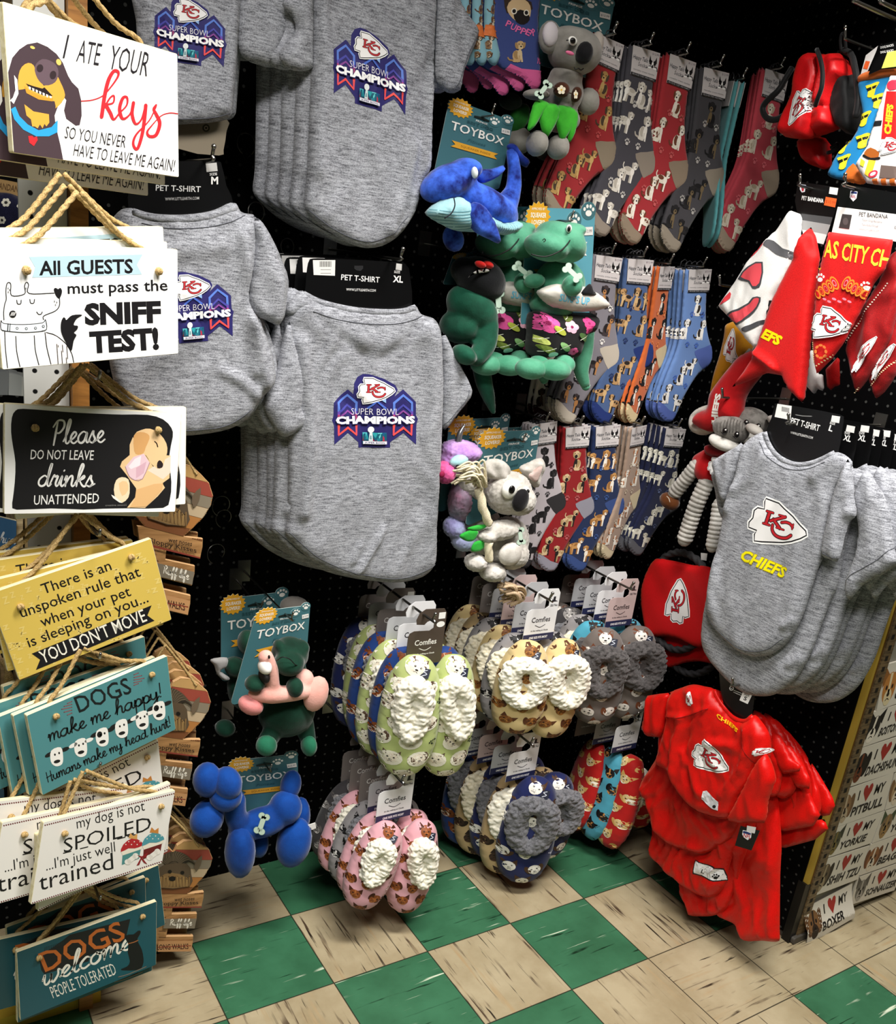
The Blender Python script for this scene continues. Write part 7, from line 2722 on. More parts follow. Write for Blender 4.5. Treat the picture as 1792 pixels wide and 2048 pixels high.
# ---- small fluffy koala with ropes
CK = crop(840, 820, 5.12)
KF = plush('#c9c4bd', '#a9a49c', 45)
ROPE = rope_mat('#e9e0c6', '#c2b48e')
T = Toy(back_frame(1030, 1010, -.07), CK, 'plush_koala', 'small pale fluffy koala with a rope through it and one big eye', 'plush toy')
fur = lambda V: np.array([.0022 * noise.noise(Vector(p) * 260) + .0012 * noise.noise(Vector(p) * 620) for p in V])
mb = MB()
T.e(mb, 910, 850, 205, 215, .02, .042)
T.e(mb, 1000, 920, 150, 150, .03, .04)
T.fuse(mb, KF, 'head', .003, fur, 2)
T.patch('ear', [(640, 640), (680, 520), (800, 500), (900, 560), (910, 660), (840, 720), (720, 700)], .02, .014, KF, .012, .004, None, wavy(.003, 200, 120))
T.patch('ear', [(1020, 600), (1130, 530), (1240, 490), (1272, 560), (1230, 700), (1180, 800), (1090, 700)], .01, .013, KF, .012, .004, None, wavy(.003, 160, 160))
T.patch('ear_lining', [(1110, 680), (1170, 610), (1250, 570), (1235, 650), (1185, 740)], .024, .005, plush('#c8b2ac', '#a89088', 60), .006, .003)
T.one('eye_white', 918, 812, 76, 92, .058, .010, paint('#f6f4ee', .5))
T.one('pupil', 940, 815, 30, 40, .067, .004, paint('#0d0b0b', .25))
T.one('eye_white', 1090, 825, 26, 34, .06, .008, paint('#f6f4ee', .5))
T.one('pupil', 1104, 832, 13, 22, .066, .004, paint('#0d0b0b', .25))
T.one('nose', 1030, 925, 72, 112, .066, .012, plush('#121013'), .25)
mb = MB()
T.e(mb, 880, 1350, 205, 250, 0, .042, .1)
T.e(mb, 930, 1470, 150, 150, .015, .04)
T.fuse(mb, KF, 'body', .003, fur, 2)
T.one('belly_patch', 925, 1475, 112, 112, .05, .012, plush('#d6d1ca', '#beb8b0', 50))
mb = MB()
T.e(mb, 830, 1230, 180, 90, .035, .028, -.15)
T.e(mb, 690, 1290, 90, 60, .04, .022)
T.fuse(mb, KF, 'arm', .003, fur, 2)
for x, y, rx, ry in ((570, 1560, 90, 85), (745, 1660, 115, 88)):
    mb = MB()
    T.e(mb, x, y, rx, ry, .03, .028)
    T.fuse(mb, KF, 'foot', .003, fur, 2)


def trope(T, pts, r, name='rope', label='cream twisted rope'):
    P = np.array(pts, float)
    q = T.fr.pxw(T.cr(P[:, :2]), P[:, 2])
    mb = MB()
    rope(mb, np.column_stack([q, P[:, 2]]), r, ROPE, .5)
    return T.part(mb, name, label)


trope(T, [(600, 800, .045), (625, 920, .048), (655, 1040, .05), (710, 1170, .05)], .0085)
trope(T, [(705, 1350, .05), (698, 1450, .05), (712, 1540, .048)], .0085)
mb = MB()
r = random.Random(4)
for k in range(34):
    x0, y0 = 620 + r.uniform(-40, 50), 760 + r.uniform(-40, 40)
    x1, y1 = r.uniform(345, 560), r.uniform(580, 780)
    q = T.p([(x0, y0), ((x0 + x1) / 2 + r.uniform(-20, 20), min(y0, y1) - r.uniform(0, 90)), (x1, y1)], .045)
    w = .045 + r.uniform(-.012, .012)
    tube(mb, smooth_open(np.column_stack([q, [w, w + .012, w]]), 5), .0022, ROPE, 5)
tag(T.part(mb, 'rope_tassel'), 'frayed cream rope tassel', None, None, None)
mb = MB()
for k in range(22):
    a0 = r.uniform(0, 6.28)
    x0, y0 = 930 + 60 * math.cos(a0), 1850 + 50 * math.sin(a0)
    q = T.p([(x0 - 60, y0 - 30), (x0 + 10, y0 - 60 * r.random()), (x0 + 60, y0 + 30), (x0 + r.uniform(-60, 60), y0 + 90)], .03)
    w = .03 + r.uniform(-.01, .014)
    tube(mb, smooth_open(np.column_stack([q, [w, w + .01, w + .004, w - .004]]), 5), .004 if k < 6 else .0022, rope_mat('#d2b898', '#9c8060'), 6)
T.part(mb, 'rope_knot', 'tan rope knot at the bottom')
for q in ([(470, 1215), (600, 1175), (695, 1180), (640, 1225), (560, 1240)], [(400, 1290), (500, 1235), (600, 1240), (560, 1330), (480, 1345)], [(520, 1440), (560, 1350), (670, 1340), (650, 1420), (590, 1450)]):
    T.patch('leaf', q, .045, .003, plush('#2fa83a', '#1f8a2c', 14), .006, .004)
bone(T, 1030, 1290, 150, .055, 1.45)
toy_card(T, [(618, 225), (1232, 205), (1120, 900), (462, 1200)], -.03)
hk_ = T
dup(T.o, (-.030, .012, -.07), .02, (0, .1), 'pale fluffy koala hidden behind the one with the big eye', None, lambda c: c.name.startswith(('header', 'plush', 'body', 'head')))

# ---- pastel unicorn
T = Toy(back_frame(930, 960, -.01), CK, 'plush_unicorn', 'pastel purple and pink fluffy unicorn with a silver horn beside the centre shirt', 'plush toy')
PU = plush('#c9a2dc', '#a97cc0', 30)
mb = MB()
T.e(mb, 420, 420, 180, 110, .01, .045)
T.e(mb, 330, 520, 110, 130, .01, .04)
T.fuse(mb, PU, 'head', .003, fur, 2)
mb = MB()
T.e(mb, 250, 640, 75, 110, .03, .032)
T.fuse(mb, plush('#e0609c', '#c04880', 30), 'snout', .003, fur, 2)
T.one('nostril', 225, 660, 26, 32, .062, .004, paint('#8a1040', .8))
T.one('cheek_patch', 400, 520, 90, 60, .045, .012, plush('#b4dfe2', '#98c6cc', 40), -.3)
T.one('eye', 388, 588, 22, 28, .064, .005, paint('#0e0c0e', .25))
mb = MB()
T.tube(mb, [(390, 340, .015), (410, 240, .015), (455, 155, .015)], [34, 26, 10], paint('#b9b9bc', .25, .5, .9))
T.part(mb, 'horn', 'silver horn')
mb = MB()
T.e(mb, 410, 930, 90, 230, 0, .035)
T.fuse(mb, plush('#a8728e', '#8c8c9c', 14), 'body', .0035, fur, 2)
mb = MB()
T.e(mb, 350, 1200, 90, 110, .0, .03)
T.e(mb, 450, 1340, 110, 100, .01, .03)
T.fuse(mb, plush('#a6b4d0', '#8a86b4', 22), 'leg', .0035, fur, 2)
T.patch('wing', [(470, 470), (560, 455), (700, 460), (600, 500), (520, 525)], .02, .006, plush('#e0dcd8'), .008, .004)
toy_card(T, [(510, 200), (1150, 170), (1100, 800), (480, 900)], -.04, False)

# ------------------------------------------------------------------ right wall toys and team goods
CM = crop(1240, 780, 3.531)
REDP = plush('#c4141a', '#a40c12', 14)
ST = plush('#8b8782', '#5e5a56', 60)


def moose(fr, label, full=True):
    T = Toy(fr, CM, 'plush_donkey', label, 'plush toy', 'long-limbed plush donkeys')
    mb = MB()
    T.e(mb, 785, 275, 112, 92, .02, .04, .2)
    T.fuse(mb, ST, 'head')
    a = Art()
    for k in range(11):
        x = 700 + 17 * k
        a.stroke([(x, 215 - 20 * math.sin(k * .3)), (x - 4, 280), (x + 4, 330)], 4, '#55504c', 2)
    T.flat('stripes', a, .0605) if False else None
    mb = MB()
    T.e(mb, 735, 372, 96, 52, .035, .034, .2)
    T.fuse(mb, plush('#e9e6e0', '#d4d0c8', 30), 'muzzle')
    for x, y in ((742, 288), (824, 315)):
        T.one('eye', x, y, 15, 22, .060, .005, paint('#121012', .3))
        T.one('eye_glint', x + 4, y - 6, 5, 6, .066, .002, paint('#f4f2ee', .3))
        T.line('brow', [(x - 26, y + 12, .062), (x - 6, y + 28, .064)], .0012, paint('#121012'))
    for k in range(9):
        x = 690 + 22 * k
        T.line('stripe', [(x + 8, 200 + abs(k - 4) * 7, .05), (x, 240, .060), (x - 4, 300, .061)], .0009, paint('#5c5854', .8)) if k % 1 == 0 and full else None
    T.one('ear', 692, 225, 42, 20, .03, .012, plush('#d8d2ca'), -.4)
    T.one('ear', 950, 280, 62, 34, .02, .014, plush('#d8d2ca'), .25)
    if full:
        T.patch('scarf', [(622, 385), (700, 410), (790, 425), (760, 470), (690, 480), (622, 455)], .03, .018, plush('#7c0c12', '#5e080c', 20), .01, .004)
        mb = MB()
        T.e(mb, 640, 560, 90, 110, .0, .04)
        T.tube(mb, [(640, 470, .01), (560, 500, .01)], [60, 48])
        T.fuse(mb, REDP, 'body')
        a = Art().put(CREST_W, affine(CREST_SRC, [(650, 480), (760, 540), (640, 590)]))
        T.flat('badge', a, .046)
        for nm_, pts, r0, c, n in (('arm', [(545, 525, .02), (480, 610, .025), (380, 735, .03)], 46, ('#b4b0aa', '#8e8a84'), 9), ('leg', [(615, 640, .015), (540, 810, .02), (455, 1060, .02)], 52, ('#c4c0ba', '#9c9892'), 14), ('leg', [(700, 800, .005), (680, 940, .005), (650, 1110, .005)], 44, ('#d8d5d0', '#b8b4ae'), 10)):
            P = np.array(pts, float)
            q = T.fr.pxw(T.cr(P[:, :2]), P[:, 2])
            C = resample(smooth_open(np.column_stack([q, P[:, 2]]), 8), .001, False)
            k = np.mean(T.k(P[0, 0], P[0, 1]))
            s_ = np.linspace(0, 1, len(C))
            rr = r0 * k * (.80 + .2 * np.abs(np.sin(s_ * n * PI)) ** .6)
            mb = MB()
            tube(mb, C[::2], list(rr[::2]), plush(*c, 40), 14)
            ball(mb, C[0], r0 * k * .8, plush(*c, 40), 12, 8)
            ball(mb, C[-1], r0 * k * .8, plush(*c, 40), 12, 8)
            T.part(mb, nm_)
        T.one('football', 350, 785, 60, 54, .032, .022, plush('#6a3a16', '#4a260c', 20), .3)
        a = Art().stroke([(330, 750), (345, 765), (352, 790)], 5, '#e8e0d0', 2)
        T.flat('lace', a, .054)
    return T


moose(right_frame(1440, 900, .90), 'plush donkey with striped head, red shirt and ringed limbs beside the grey shirts')
m2 = moose(right_frame(1520, 850, .93), 'second plush donkey peeping out behind the grey shirt card', False)
m2.o.matrix_basis = m2.o.matrix_basis @ Matrix.Translation((.035, .025, -.02))

# ---- red flying discs
fd = right_frame(1352, 1210, .93)


def disc(label, off=(0, 0, 0), spin=0.0, logo=True):
    T = Toy(fd, CM, 'flying_disc', label, 'dog toy', 'red flying discs')
    t = np.linspace(0, 2 * PI, 40)[:-1]
    q = [(250, 1192), (330, 1198), (420, 1215), (520, 1238), (630, 1248), (690, 1320), (700, 1480), (660, 1680), (600, 1800), (530, 1812), (430, 1762), (320, 1740), (240, 1742), (190, 1720), (158, 1570), (150, 1420), (190, 1280)]
    a = None
    if logo:
        a = Art().put(CREST_W, affine(CREST_SRC, [(322, 1586), (428, 1336), (492, 1600)]))
    T.patch('cloth', q, .004, .010, satin('#d0121a', '#b00c12'), .02, .006, a, wavy(.0016, 50, 60), None, 2)
    P = T.p(np.stack([410 + 235 * np.cos(t), 1492 + 345 * np.sin(t)], 1))
    mb = MB()
    C = resample(np.column_stack([P, np.full(len(P), -.004)]), .004, True)
    tube(mb, C, .0085, rope_mat('#2c2b2e', '#121113'), 12, twist=90, lobes=3, lobe=.2, closed=True)
    T.part(mb, 'rope_ring', 'black rope ring')
    T.o.matrix_basis = T.o.matrix_basis @ Matrix.Translation(off) @ Matrix.Rotation(spin, 4, 'Z')
    return T


disc('red fabric flying disc with an arrowhead logo and a black rope ring')
disc('red flying disc hanging lower behind the first one', (.03, -.055, -.03), .25, False)
fz = right_frame(1395, 1120, .95)
mb = MB()
prism(mb, fz.px(CM([(570, 1150), (615, 1155), (608, 1205), (572, 1200)])), -.001, 0, paint('#e8e6e2'))
tube(mb, np.column_stack([fz.px(CM([(545, 1190), (570, 1215), (600, 1240), (580, 1210), (560, 1235)])), np.zeros(5)]), .0012, paint('#d8d6d2'), 6)
solo(mb, 'price_tag', 'small white tag on a tie above the red flying disc', 'tag', None, fz)

# ---- red plush boot with lettering, gold plush behind
CT2 = crop(1360, 350, 4.016)
fb = right_frame(1450, 780, .90)
T = Toy(fb, CT2, 'plush_boot', 'red boot-shaped plush toy with white CHIEFS lettering and white trim', 'plush toy')
T.patch('trim', [(232, 1846), (160, 1872), (106, 1930), (92, 2010), (120, 2072), (190, 2090), (270, 2062), (250, 2000), (180, 2000), (170, 1960), (235, 1900)], .0, .024, plush('#d8d4cc', '#bcb6ac', 60), .02, .005, None, None, 'off-white fleecy trim')
a = Art()
Tm = quad_map([(0, 0), (100, 0), (100, 30), (0, 30)], [(235, 2060), (300, 1745), (352, 1755), (288, 2062)])
b_ = Art().text('CHIEFS', (0, 27), (98, 27), 24, '#f2efe9', .05)
a.put(b_, Tm)
T.patch('boot', [(520, 1440), (640, 1400), (700, 1460), (640, 1600), (560, 1700), (500, 1800), (470, 1950), (380, 1990), (300, 2050), (230, 2062), (165, 2030), (128, 1990), (150, 1920), (210, 1885), (252, 1860), (270, 1760), (340, 1650), (430, 1540)], .012, .034, REDP, .03, .006, a)
toyG = Toy(right_frame(1450, 690, .94), CT2, 'plush_boot', 'gold plush boot with an arrowhead logo behind the white bandana', 'plush toy')
a = Art().put(CREST_W, affine(CREST_SRC, [(360, 1440), (440, 1240), (450, 1480)]))
toyG.patch('boot', [(395, 1190), (520, 1180), (580, 1300), (570, 1400), (500, 1480), (380, 1620), (290, 1750), (245, 1830), (262, 1740), (290, 1600), (340, 1440), (372, 1300)], .0, .022, plush('#c88a1a', '#a87010', 14), .02, .005, a)
toyG.line('piping', [(560, 1400, .01), (440, 1530, .012), (320, 1690, .012), (245, 1840, .006)], .003, plush('#7a7672'))

# ---- bandanas
fw = right_frame(1560, 600, .82)
WHF = fabric('#f3f1ef', '#e6e3e0')
RDF = fabric('#d61414', '#bc0c0c', .6)
T = Toy(fw, CT2, 'pet_bandana', 'white bandana with a huge red and grey logo fragment', 'bandana', 'pet bandanas')
a = Art()
for P, c in (([(700, 520), (760, 530), (830, 590), (880, 605), (925, 650), (905, 690), (850, 665), (780, 640), (720, 590), (680, 560)], '#5a5a5e'),
             ([(545, 640), (680, 540), (640, 600), (570, 660)], '#e0404a'), ([(470, 835), (560, 735), (680, 700), (665, 880), (640, 910), (600, 915), (560, 860)], '#45454a'),
             ([(500, 820), (570, 745), (668, 712), (652, 870), (600, 895), (575, 850)], '#e4505a'), ([(330, 1030), (410, 940), (415, 990), (345, 1040)], '#dc3c46'),
             ([(370, 1125), (480, 1075), (560, 1030), (600, 985), (665, 985), (640, 1060), (570, 1140), (470, 1205), (430, 1190)], '#45454a'),
             ([(392, 1130), (490, 1090), (575, 1035), (610, 995), (650, 995), (625, 1060), (560, 1125), (465, 1190)], '#e4505a'), ([(505, 1235), (580, 1200), (670, 1160), (665, 1190), (540, 1262)], '#4a4a4e')):
    a.poly(P, c, 2)
a.stroke([(790, 900), (760, 1000), (715, 1010), (705, 1060), (685, 1120), (690, 1190)], 9, '#141214', 2)
T.patch('cloth', [(882, 282), (975, 318), (966, 450), (955, 560), (900, 700), (840, 850), (760, 1000), (700, 1180), (640, 1330), (605, 1395), (540, 1330), (420, 1170), (312, 1060), (345, 1010), (450, 860), (545, 700), (690, 525), (790, 430)], .0, .014, WHF, .02, .006, a, drape(.004, 22, 10, 3, .05), None, 1)
o2 = T
mb = MB()
prism(mb, smooth_closed(T.p([(905, 40), (1240, 90), (1235, 170), (1195, 300), (1110, 555), (960, 520), (900, 300), (880, 200)]), 1), -.018, -.0165, BLACKCARD)
a = Art()
a.poly([(935, 300), (1185, 330), (1168, 390), (928, 350)], '#4a4a4c')
a.poly([(928, 350), (1168, 390), (1140, 470), (940, 430)], '#9a9a9a')
a.poly([(940, 430), (1140, 470), (1112, 548), (962, 512)], '#dcdad8')
a.poly([(925, 62), (972, 70), (962, 125), (938, 130), (922, 105)], '#d8d6dc')
a.poly([(928, 66), (968, 73), (966, 88), (926, 82)], '#28386e')
a.poly([(935, 92), (958, 96), (952, 120), (940, 120)], '#b02a38')
a.text('PET BANDANA', (936, 188), (1112, 214), 34, '#f4f2f0', .03)
a.poly([(1164, 85), (1232, 94), (1222, 150), (1156, 140)], '#e6e4e2')
a.poly([(1132, 164), (1220, 180), (1206, 250), (1116, 232)], '#e8622a')
a.text('$10.99', (1128, 212), (1208, 226), 26, '#a83c10', .0)
stamp(mb, a, lambda Q: T.p(Q), None, -.0155)
T.part(mb, 'header_card')
T = Toy(right_frame(1590, 640, .80), CT2, 'pet_bandana', 'plain red folded bandana with yellow EFS letters', 'bandana', 'pet bandanas')
a = Art().text('EFS', (652, 1300), (806, 1372), 78, '#f0e000', .05, .15)
T.patch('cloth', [(1050, 412), (1092, 500), (1122, 640), (1105, 800), (1080, 1000), (1062, 1200), (1035, 1500), (1010, 1700), (992, 1835), (940, 1790), (890, 1735), (820, 1610), (700, 1590), (540, 1660), (415, 1705), (520, 1580), (600, 1440), (612, 1400), (680, 1200), (750, 1000), (830, 840), (930, 650), (975, 520)], .0, .016, RDF, .022, .006, a,
        both(wavy(.002, 60, -30), folds(T.fr, [(CT2([(1060, 420), (1000, 560), (960, 640)]), .006, .006), (CT2([(1040, 450), (1080, 600), (1110, 640)]), .004, -.005), (CT2([(620, 1420), (760, 1520), (900, 1740)]), .006, .007)])), None, 1)
fk = right_frame(1670, 560, .785)
T = Toy(fk, CT2, 'pet_bandana', 'red paisley bandana with yellow CITY lettering under a white and black card', 'bandana', 'pet bandanas')
a = Art()
Tm = quad_map([(0, 0), (100, 0), (100, 20), (0, 20)], [(1176, 500), (1690, 590), (1650, 745), (1160, 660)])
b_ = Art().text('AS CITY CHI', (0, 19.5), (106, 19.5), 18, '#f2d23a', .02)
a.put(b_, Tm)
for s in (-1, 1):
    for k in range(5):
        cx, cy = 1300 + s * (50 + 34 * k), 870 + 22 * k
        for rr, c in ((60 - 4 * k, '#e8882c'), (44 - 4 * k, '#d41616'), (30 - 3 * k, '#e8b04a' if k % 2 else '#e87a8a'), (18, '#c81414')):
            a.ell(cx, cy, rr * .5, rr, c, s * .5)
for k in range(6):
    a.ell(1180 + 40 * k, 1000 + (k % 2) * 20, 18, 9, '#e88aa0', .4)
for x, y in ((1145, 830), (1508, 895)):
    b_ = Art()
    paw(b_, 0, 0, 92, '#f4f0ec')
    a.put(b_, lambda Q: Q * [1, -1] + (x, y))
for x, y in ((1140, 755), (1580, 840)):
    a.poly([(x - 20, y - 10), (x, y), (x + 16, y - 8), (x + 4, y + 14)], '#f0c030')
for k in range(22):
    t = k / 21
    a.ell(1085 + 15 * t if k < 11 else 1100 + 200 * (t - .5) * 2, 1350 + 330 * t if k < 11 else 1540 - 150 * (t - .5) * 2, 6, 6, '#f0d8a0', n=6)
for k in range(8):
    a.ell(1150 + 40 * math.cos(k * .785), 1420 + 50 * math.sin(k * .785), 10, 16, '#e07a3a', k * .785)
a.put(CREST_W, affine(CREST_SRC, [(1165, 1060), (1376, 1228), (1094, 1306)]))
T.patch('cloth', [(1196, 458), (1450, 488), (1712, 520), (1690, 640), (1640, 770), (1560, 870), (1470, 1060), (1380, 1230), (1310, 1360), (1220, 1480), (1098, 1602), (1075, 1480), (1066, 1340), (1078, 1100), (1100, 850), (1150, 650)], .0, .010, RDF, .015, .006, a, drape(.002, 20, 8, 2), None, 1)
mb = MB()
prism(mb, T.p([(1262, 60), (1800, 150), (1780, 320), (1240, 250)]), -.012, -.0105, BLACKCARD)
prism(mb, T.p([(1240, 248), (1790, 318), (1720, 530), (1192, 452)]), -.012, -.0103, paint('#f1efec', .4))
a = Art()
a.poly([(1345, 118), (1400, 126), (1392, 180), (1365, 206), (1336, 172)], '#d8d6dc')
a.poly([(1350, 122), (1396, 129), (1394, 146), (1344, 140)], '#28386e')
a.text('NFL', (1346, 176), (1386, 180), 24, '#a82a3c', .02)
a.text('PET BANDANA', (1412, 324), (1642, 344), 36, '#2a2a2e', .004)
a.text('Team Dog Bandana', (1436, 362), (1596, 378), 20, '#8a8a8e')
a.text('Two-Sided Design', (1432, 398), (1570, 412), 18, '#8a8a8e')
a.text('WWW.LITTLEARTH.COM', (1412, 436), (1574, 450), 16, '#9a9a9e')
a.poly([(1278, 306), (1356, 314), (1334, 428), (1250, 416)], '#3a3434')
a.ell(1304, 366, 22, 30, '#544c4c')
a.text('L', (1698, 425), (1716, 428), 26, '#2a2a2e')
stamp(mb, a, lambda Q: T.p(Q), None, -.0098)
T.part(mb, 'header_card')
DRF = fabric('#9a0c10', '#7c080c', .55)
for n, (q, dx, lab) in enumerate([([(1700, 640), (1800, 560), (1790, 900), (1700, 1300), (1560, 1560), (1420, 1760), (1390, 1640), (1340, 1420), (1360, 1250), (1480, 1060), (1600, 860)], .83, 'dark red bandana with white dashes, right behind the paisley one'),
                                  ([(1760, 700), (1850, 700), (1830, 1300), (1740, 1600), (1640, 1750), (1570, 1800), (1540, 1700), (1500, 1600), (1560, 1400), (1660, 1100)], .85, 'dark red bandana at the right edge of the photo')]):
    T = Toy(right_frame(1740, 690, dx), CT2, 'pet_bandana', lab, 'bandana', 'pet bandanas')
    a = Art()
    for k in range(26):
        t = k / 25
        a.ell(q[0][0] - 40 - 300 * t, q[0][1] + 230 + 480 * t, 7, 6, '#e8d8c8', n=6)
        a.ell(q[0][0] - 20 - 290 * t, q[0][1] + 780 + 330 * t, 6, 6, '#e8c8a0', n=6)
    a.put(CREST_W, affine(CREST_SRC, [(q[6][0] + 60, q[6][1] - 190), (q[6][0] + 210, q[6][1] - 330), (q[6][0] + 60, q[6][1] - 60)]))
    T.patch('cloth', q, .0, .014, DRF, .02, .006, a, drape(.010, 40, 14, n, .05), None, 1)
T = Toy(right_frame(1650, 740, .88), CT2, 'pet_bandana', 'white and red bandana corners hanging in the shade behind the paisley one', 'bandana', 'pet bandanas')
T.patch('cloth', [(1040, 1380), (1090, 1440), (1110, 1600), (1150, 1600), (1160, 1740), (1110, 1720), (1075, 1760), (1010, 1690), (1020, 1560)], .0, .008, WHF, .012, .006, None, drape(.004, 30, 10), None, 1)
T.patch('cloth', [(1170, 1560), (1280, 1450), (1285, 1690), (1240, 1700), (1215, 1730), (1180, 1700)], -.004, .008, RDF, .012, .006, None, drape(.004, 30, 10, 4), None, 1)

# ---- small red backpack
CP = crop(1500, 60, 5.69)
fpk = right_frame(1630, 200, .88)
T = Toy(fpk, CP, 'small_backpack', 'small red pet backpack with black straps hanging at the upper right', 'backpack', 'red pet backpacks')
NY = satin('#d3131a', '#b50d12')
BKF = fabric('#131315', '#0c0c0d', .6)
a = Art()
a.put(CREST_W, affine(CREST_SRC, [(570, 710), (470, 1085), (735, 790)]))
T.patch('front_panel', [(740, 262), (650, 320), (590, 430), (545, 600), (525, 760), (450, 930), (400, 1060), (372, 1190), (440, 1225), (560, 1240), (680, 1225), (740, 1050), (760, 880), (810, 700), (840, 520), (820, 320)], .02, .030, NY, .016, .005, a, drape(.004, 24, 12, 2), None, 2)
T.patch('side_panel', [(830, 262), (900, 300), (1020, 262), (1080, 350), (1110, 500), (1060, 570), (1000, 660), (968, 800), (960, 900), (985, 1090), (860, 1160), (740, 1205), (690, 1220), (700, 1050), (780, 870), (820, 700), (845, 500), (820, 350)], .0, .030, NY, .014, .005, None, both(drape(.006, 36, 10, 5), folds(T.fr, [(CP([(900, 320), (930, 500), (860, 850)]), .005, .006), (CP([(720, 900), (900, 880), (960, 940)]), .004, -.006)])), None, 2)
T.patch('back_panel', [(1112, 505), (1230, 540), (1250, 700), (1282, 1000), (1240, 1180), (1140, 1190), (1040, 1130), (975, 950), (985, 760), (1030, 620)], -.02, .032, BKF, .016, .006, None, drape(.006, 30, 20, 8), None, 2)
T.line('zip', [(760, 225, .050), (800, 330, .062), (825, 480, .064), (815, 650, .064), (770, 780, .060), (745, 860, .05)], .0045, BKF)
T.line('strap', [(480, 430, .02), (400, 560, .03), (320, 690, .04), (190, 810, .045), (145, 900, .045), (190, 1000, .045), (290, 1020, .045), (400, 960, .04), (450, 860, .03)], .006, BKF)
T.line('strap', [(1050, 230, -.01), (1150, 280, .0), (1190, 420, .01), (1215, 560, .015), (1230, 800, .02), (1200, 1000, .02)], .006, BKF)
T.line('top_loop', [(1040, 250, .0), (1030, 120, .0), (1050, 40, .0), (1080, 80, .0), (1090, 240, -.005)], .003, BKF)
T.line('pull_tab', [(400, 1060, .03), (372, 1190, .03)], .0018, paint('#e8e4e0'))
T = Toy(right_frame(1600, 310, .95), CP, 'small_backpack', 'second red backpack, nearly black in the shade under the first', 'backpack', 'red pet backpacks')
T.patch('front_panel', [(600, 1230), (860, 1230), (900, 1400), (880, 1580), (760, 1560), (620, 1490), (570, 1360)], .0, .03, NY, .03, .006)
T.line('strap', [(880, 1400, .02), (980, 1360, .02), (1000, 1300, .02), (920, 1340, .02)], .004, BKF)

# ---- blue socks with yellow dogs in sunglasses, and team treats beside them
fbs = right_frame(1720, 260, .86)
T = Toy(fbs, CP, 'sock_pair', 'bright blue socks with yellow sunglasses dogs and orange cuffs', 'socks')
a = Art()
a.poly([(1180, 1520), (1290, 1640), (1345, 1740), (1250, 1760), (1060, 1720), (1080, 1640)], '#e8772c', 2)
for x, y in ((1390, 680), (1455, 800), (1300, 1010), (1280, 1260), (1055, 1320), (1070, 1500)):
    a.poly([(x - 70, y - 40), (x - 10, y - 60), (x + 60, y - 90), (x + 90, y - 80), (x + 50, y - 20), (x + 30, y + 60), (x - 10, y + 90), (x - 50, y + 80), (x - 40, y + 20)], '#e8dc32', 2)
    a.poly([(x - 60, y - 10), (x - 5, y - 30), (x, y), (x - 40, y + 22)], '#141416')
    a.poly([(x + 5, y - 32), (x + 60, y - 55), (x + 45, y - 20), (x + 10, y - 5)], '#141416')
T.patch('sock', [(1228, 590), (1440, 560), (1640, 520), (1590, 620), (1480, 850), (1390, 1130), (1310, 1380), (1250, 1560), (1330, 1690), (1320, 1745), (1240, 1755), (1060, 1712), (960, 1690), (884, 1650), (905, 1580), (1000, 1400), (1150, 1260), (1262, 1040), (1268, 880)], .0, .006, fabric('#1d86c4'), .012, .005, a, None, None, 2)
T.patch('cuff', [(1232, 598), (1262, 500), (1480, 440), (1700, 400), (1690, 510), (1480, 550)], .001, .008, fabric('#e07030'), .01, .005)
mb = MB()
prism(mb, T.p([(1240, 500), (1300, 280), (1440, 170), (1310, 480)]), -.006, -.005, paint('#e0dedc'))
stamp(mb, Art().poly([(1270, 430), (1300, 345), (1350, 350), (1320, 440)], '#e8622a'), lambda Q: T.p(Q), None, -.0045)
T.part(mb, 'header_card')
T = Toy(right_frame(1770, 260, .84), CP, 'sock_pair', 'red and white team socks with yellow CHIEFS lettering at the right edge', 'socks')
a = Art()
a.poly([(1560, 700), (1700, 700), (1700, 1250), (1500, 1240), (1530, 900)], '#dc1c1c')
Tm = quad_map([(0, 0), (100, 0), (100, 20), (0, 20)], [(1520, 1190), (1560, 830), (1640, 850), (1610, 1200)])
a.put(Art().text('CHIEFS', (2, 19), (98, 19), 17, '#f2d226', .05), Tm)
a.poly([(1400, 1040), (1510, 1030), (1500, 1090), (1390, 1100)], '#1a1a1e')
a.poly([(1560, 620), (1620, 570), (1720, 580), (1720, 650), (1600, 690)], '#d8304a', 2)
a.poly([(1310, 1390), (1380, 1340), (1480, 1400), (1440, 1470), (1320, 1450)], '#a85a1c', 2)
a.stroke([(1300, 1430), (1380, 1470), (1480, 1460)], 26, '#161214', 2)
a.poly([(1360, 1480), (1440, 1490), (1380, 1690), (1310, 1640)], '#f0c83a')
a.poly([(1270, 1460), (1320, 1500), (1300, 1560), (1260, 1540)], '#e0d83a')
a.poly([(1500, 1540), (1720, 1560), (1720, 1700), (1480, 1680)], '#6a5a54')
a.ell(1410, 1640, 60, 36, '#d8304a', -.5)
a.ell(1410, 1640, 36, 18, '#f4f0ee', -.5)
a.put(CREST_W, affine(CREST_SRC, [(1560, 1230), (1740, 1330), (1500, 1420)]))
for x in (1400, 1500, 1600):
    a.poly([(x, 1700), (x + 60, 1690), (x + 50, 1770), (x - 10, 1770)], '#e8782c')
T.patch('sock', [(1600, 520), (1740, 520), (1740, 1200), (1740, 1780), (1500, 1770), (1330, 1745), (1200, 1540), (1215, 1500), (1330, 1330), (1400, 1100), (1460, 900), (1540, 660)], .0, .007, fabric('#efeceb'), .012, .005, a, None, None, 1)
mb = MB()
prism(mb, T.p([(1440, 165), (1760, 90), (1760, 420), (1470, 440), (1330, 500)]), -.006, -.005, BLACKCARD)
a = Art()
a.poly([(1550, 240), (1720, 215), (1720, 400), (1480, 430)], '#e4e26a')
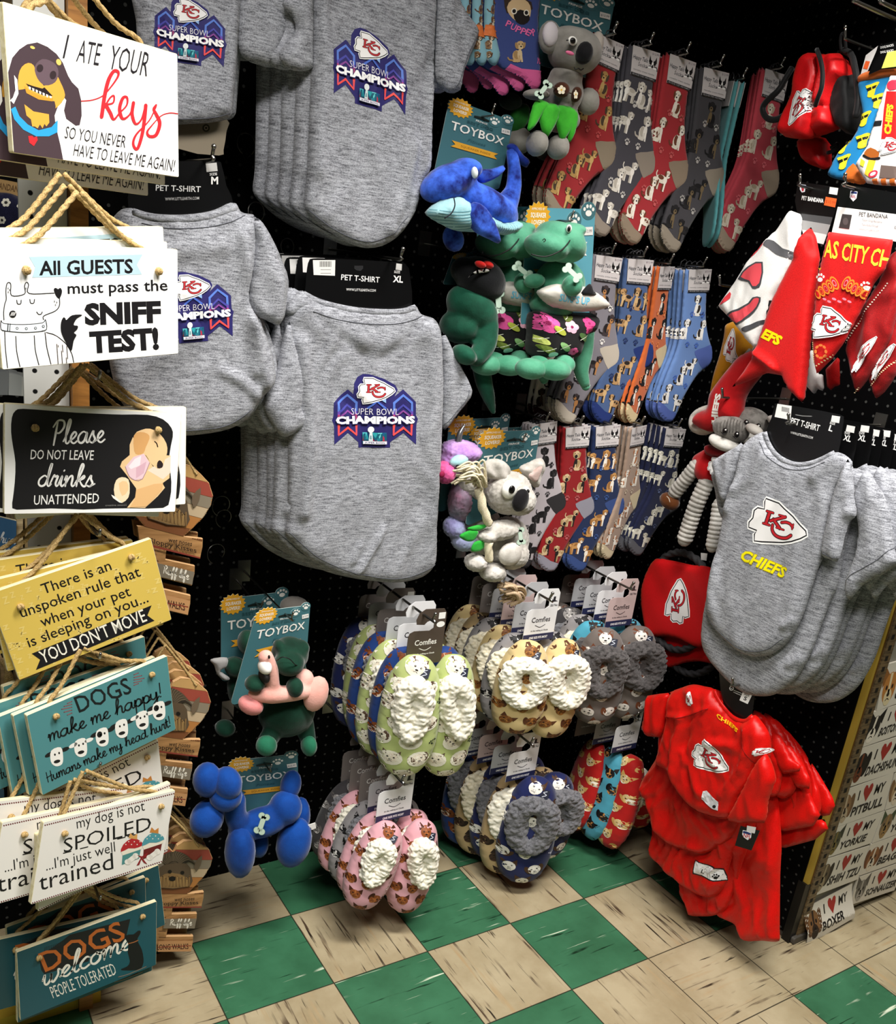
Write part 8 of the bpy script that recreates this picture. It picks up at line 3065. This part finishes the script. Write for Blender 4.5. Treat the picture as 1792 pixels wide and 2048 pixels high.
for k in range(2):
    a.text('DOG SOCKS', (1470, 205 + 55 * k), (1620, 175 + 60 * k), 26, '#f0efed', .02)
stamp(mb, a, lambda Q: T.p(Q), None, -.0045)
T.part(mb, 'header_card')

# ------------------------------------------------------------------ peg hooks
for e in HK:
    uv, y, lb = e[0], e[1], e[2]
    if not lb:
        continue
    up = e[3] if len(e) > 3 else 0.0
    p = on_y(uv[0], uv[1], y)
    if up:
        p = p + np.array([0, 0, up])
    hook((p[0], YB, p[2] + .012), (p[0], y - .012, p[2] + .006), label=lb)
for P, T in HKT:
    hook((P[0], YB, P[2] + .014), (P[0], P[1] - .03, P[2] + .002), .0018, label='thin hook holding the ' + T.o['label'].split(' with ')[0][:60])
for (u, v), x, lb in (((1577, 848), .755, 'metal hook holding the grey arrowhead shirts'), ((1600, 372), .80, 'metal hook with an upturned tip holding the white bandana'), ((1690, 372), .765, 'metal hook holding the paisley bandana'), ((1690, 78), .84, 'dark metal hook holding the red backpack'),
                      ((1765, 6), .74, 'thick metal hook at the top right corner'), ((1712, 4), .72, 'thick metal hook leaving the top of the photo'), ((1445, 795), .84, 'thin hook above the plush donkey'), ((1466, 1372), .77, 'black hook holding the red jerseys'), ((1440, 570), .84, 'short empty hook beside the white bandana')):
    p = on_x(u, v, x)
    hook((XR, p[1], p[2] + .006), (x, p[1], p[2]), .0036 if 'thick' in lb else .0026, label=lb)
for k, (u, v, r) in enumerate([(490, 290, 17), (572, 494, 14), (440, 1010, 18), (445, 1035, 16), (430, 1105, 18), (1340, 735, 12), (1372, 790, 12), (925, 800, 14), (510, 425, 16)]):
    c = on_y(u, v, YB - .03)
    t = np.linspace(-.6, 4.2, 16)
    rr = r / 900
    mb = MB()
    tube(mb, np.array([c + np.array([rr * math.cos(q), -.004 * q, rr * math.sin(q)]) for q in t]), .0009, METAL, 6)
    tube(mb, [c + np.array([rr * math.cos(t[0]), -.004 * t[0], rr * math.sin(t[0])]), (c[0] + rr, YB, c[2] - rr * .8)], .0009, METAL, 6)
    solo(mb, 'wire_loop', 'bare bent wire loop on the black board, %s' % ['left of the upper centre shirts', 'above the XL card stack', 'beside the heart plaque, upper', 'beside the heart plaque, lower', 'under the heart plaque', 'right of the light blue socks', 'under the light blue socks', 'beside the XL shirt sleeve', 'right of the M card'][k], 'wire hook', 'bare wire loops')
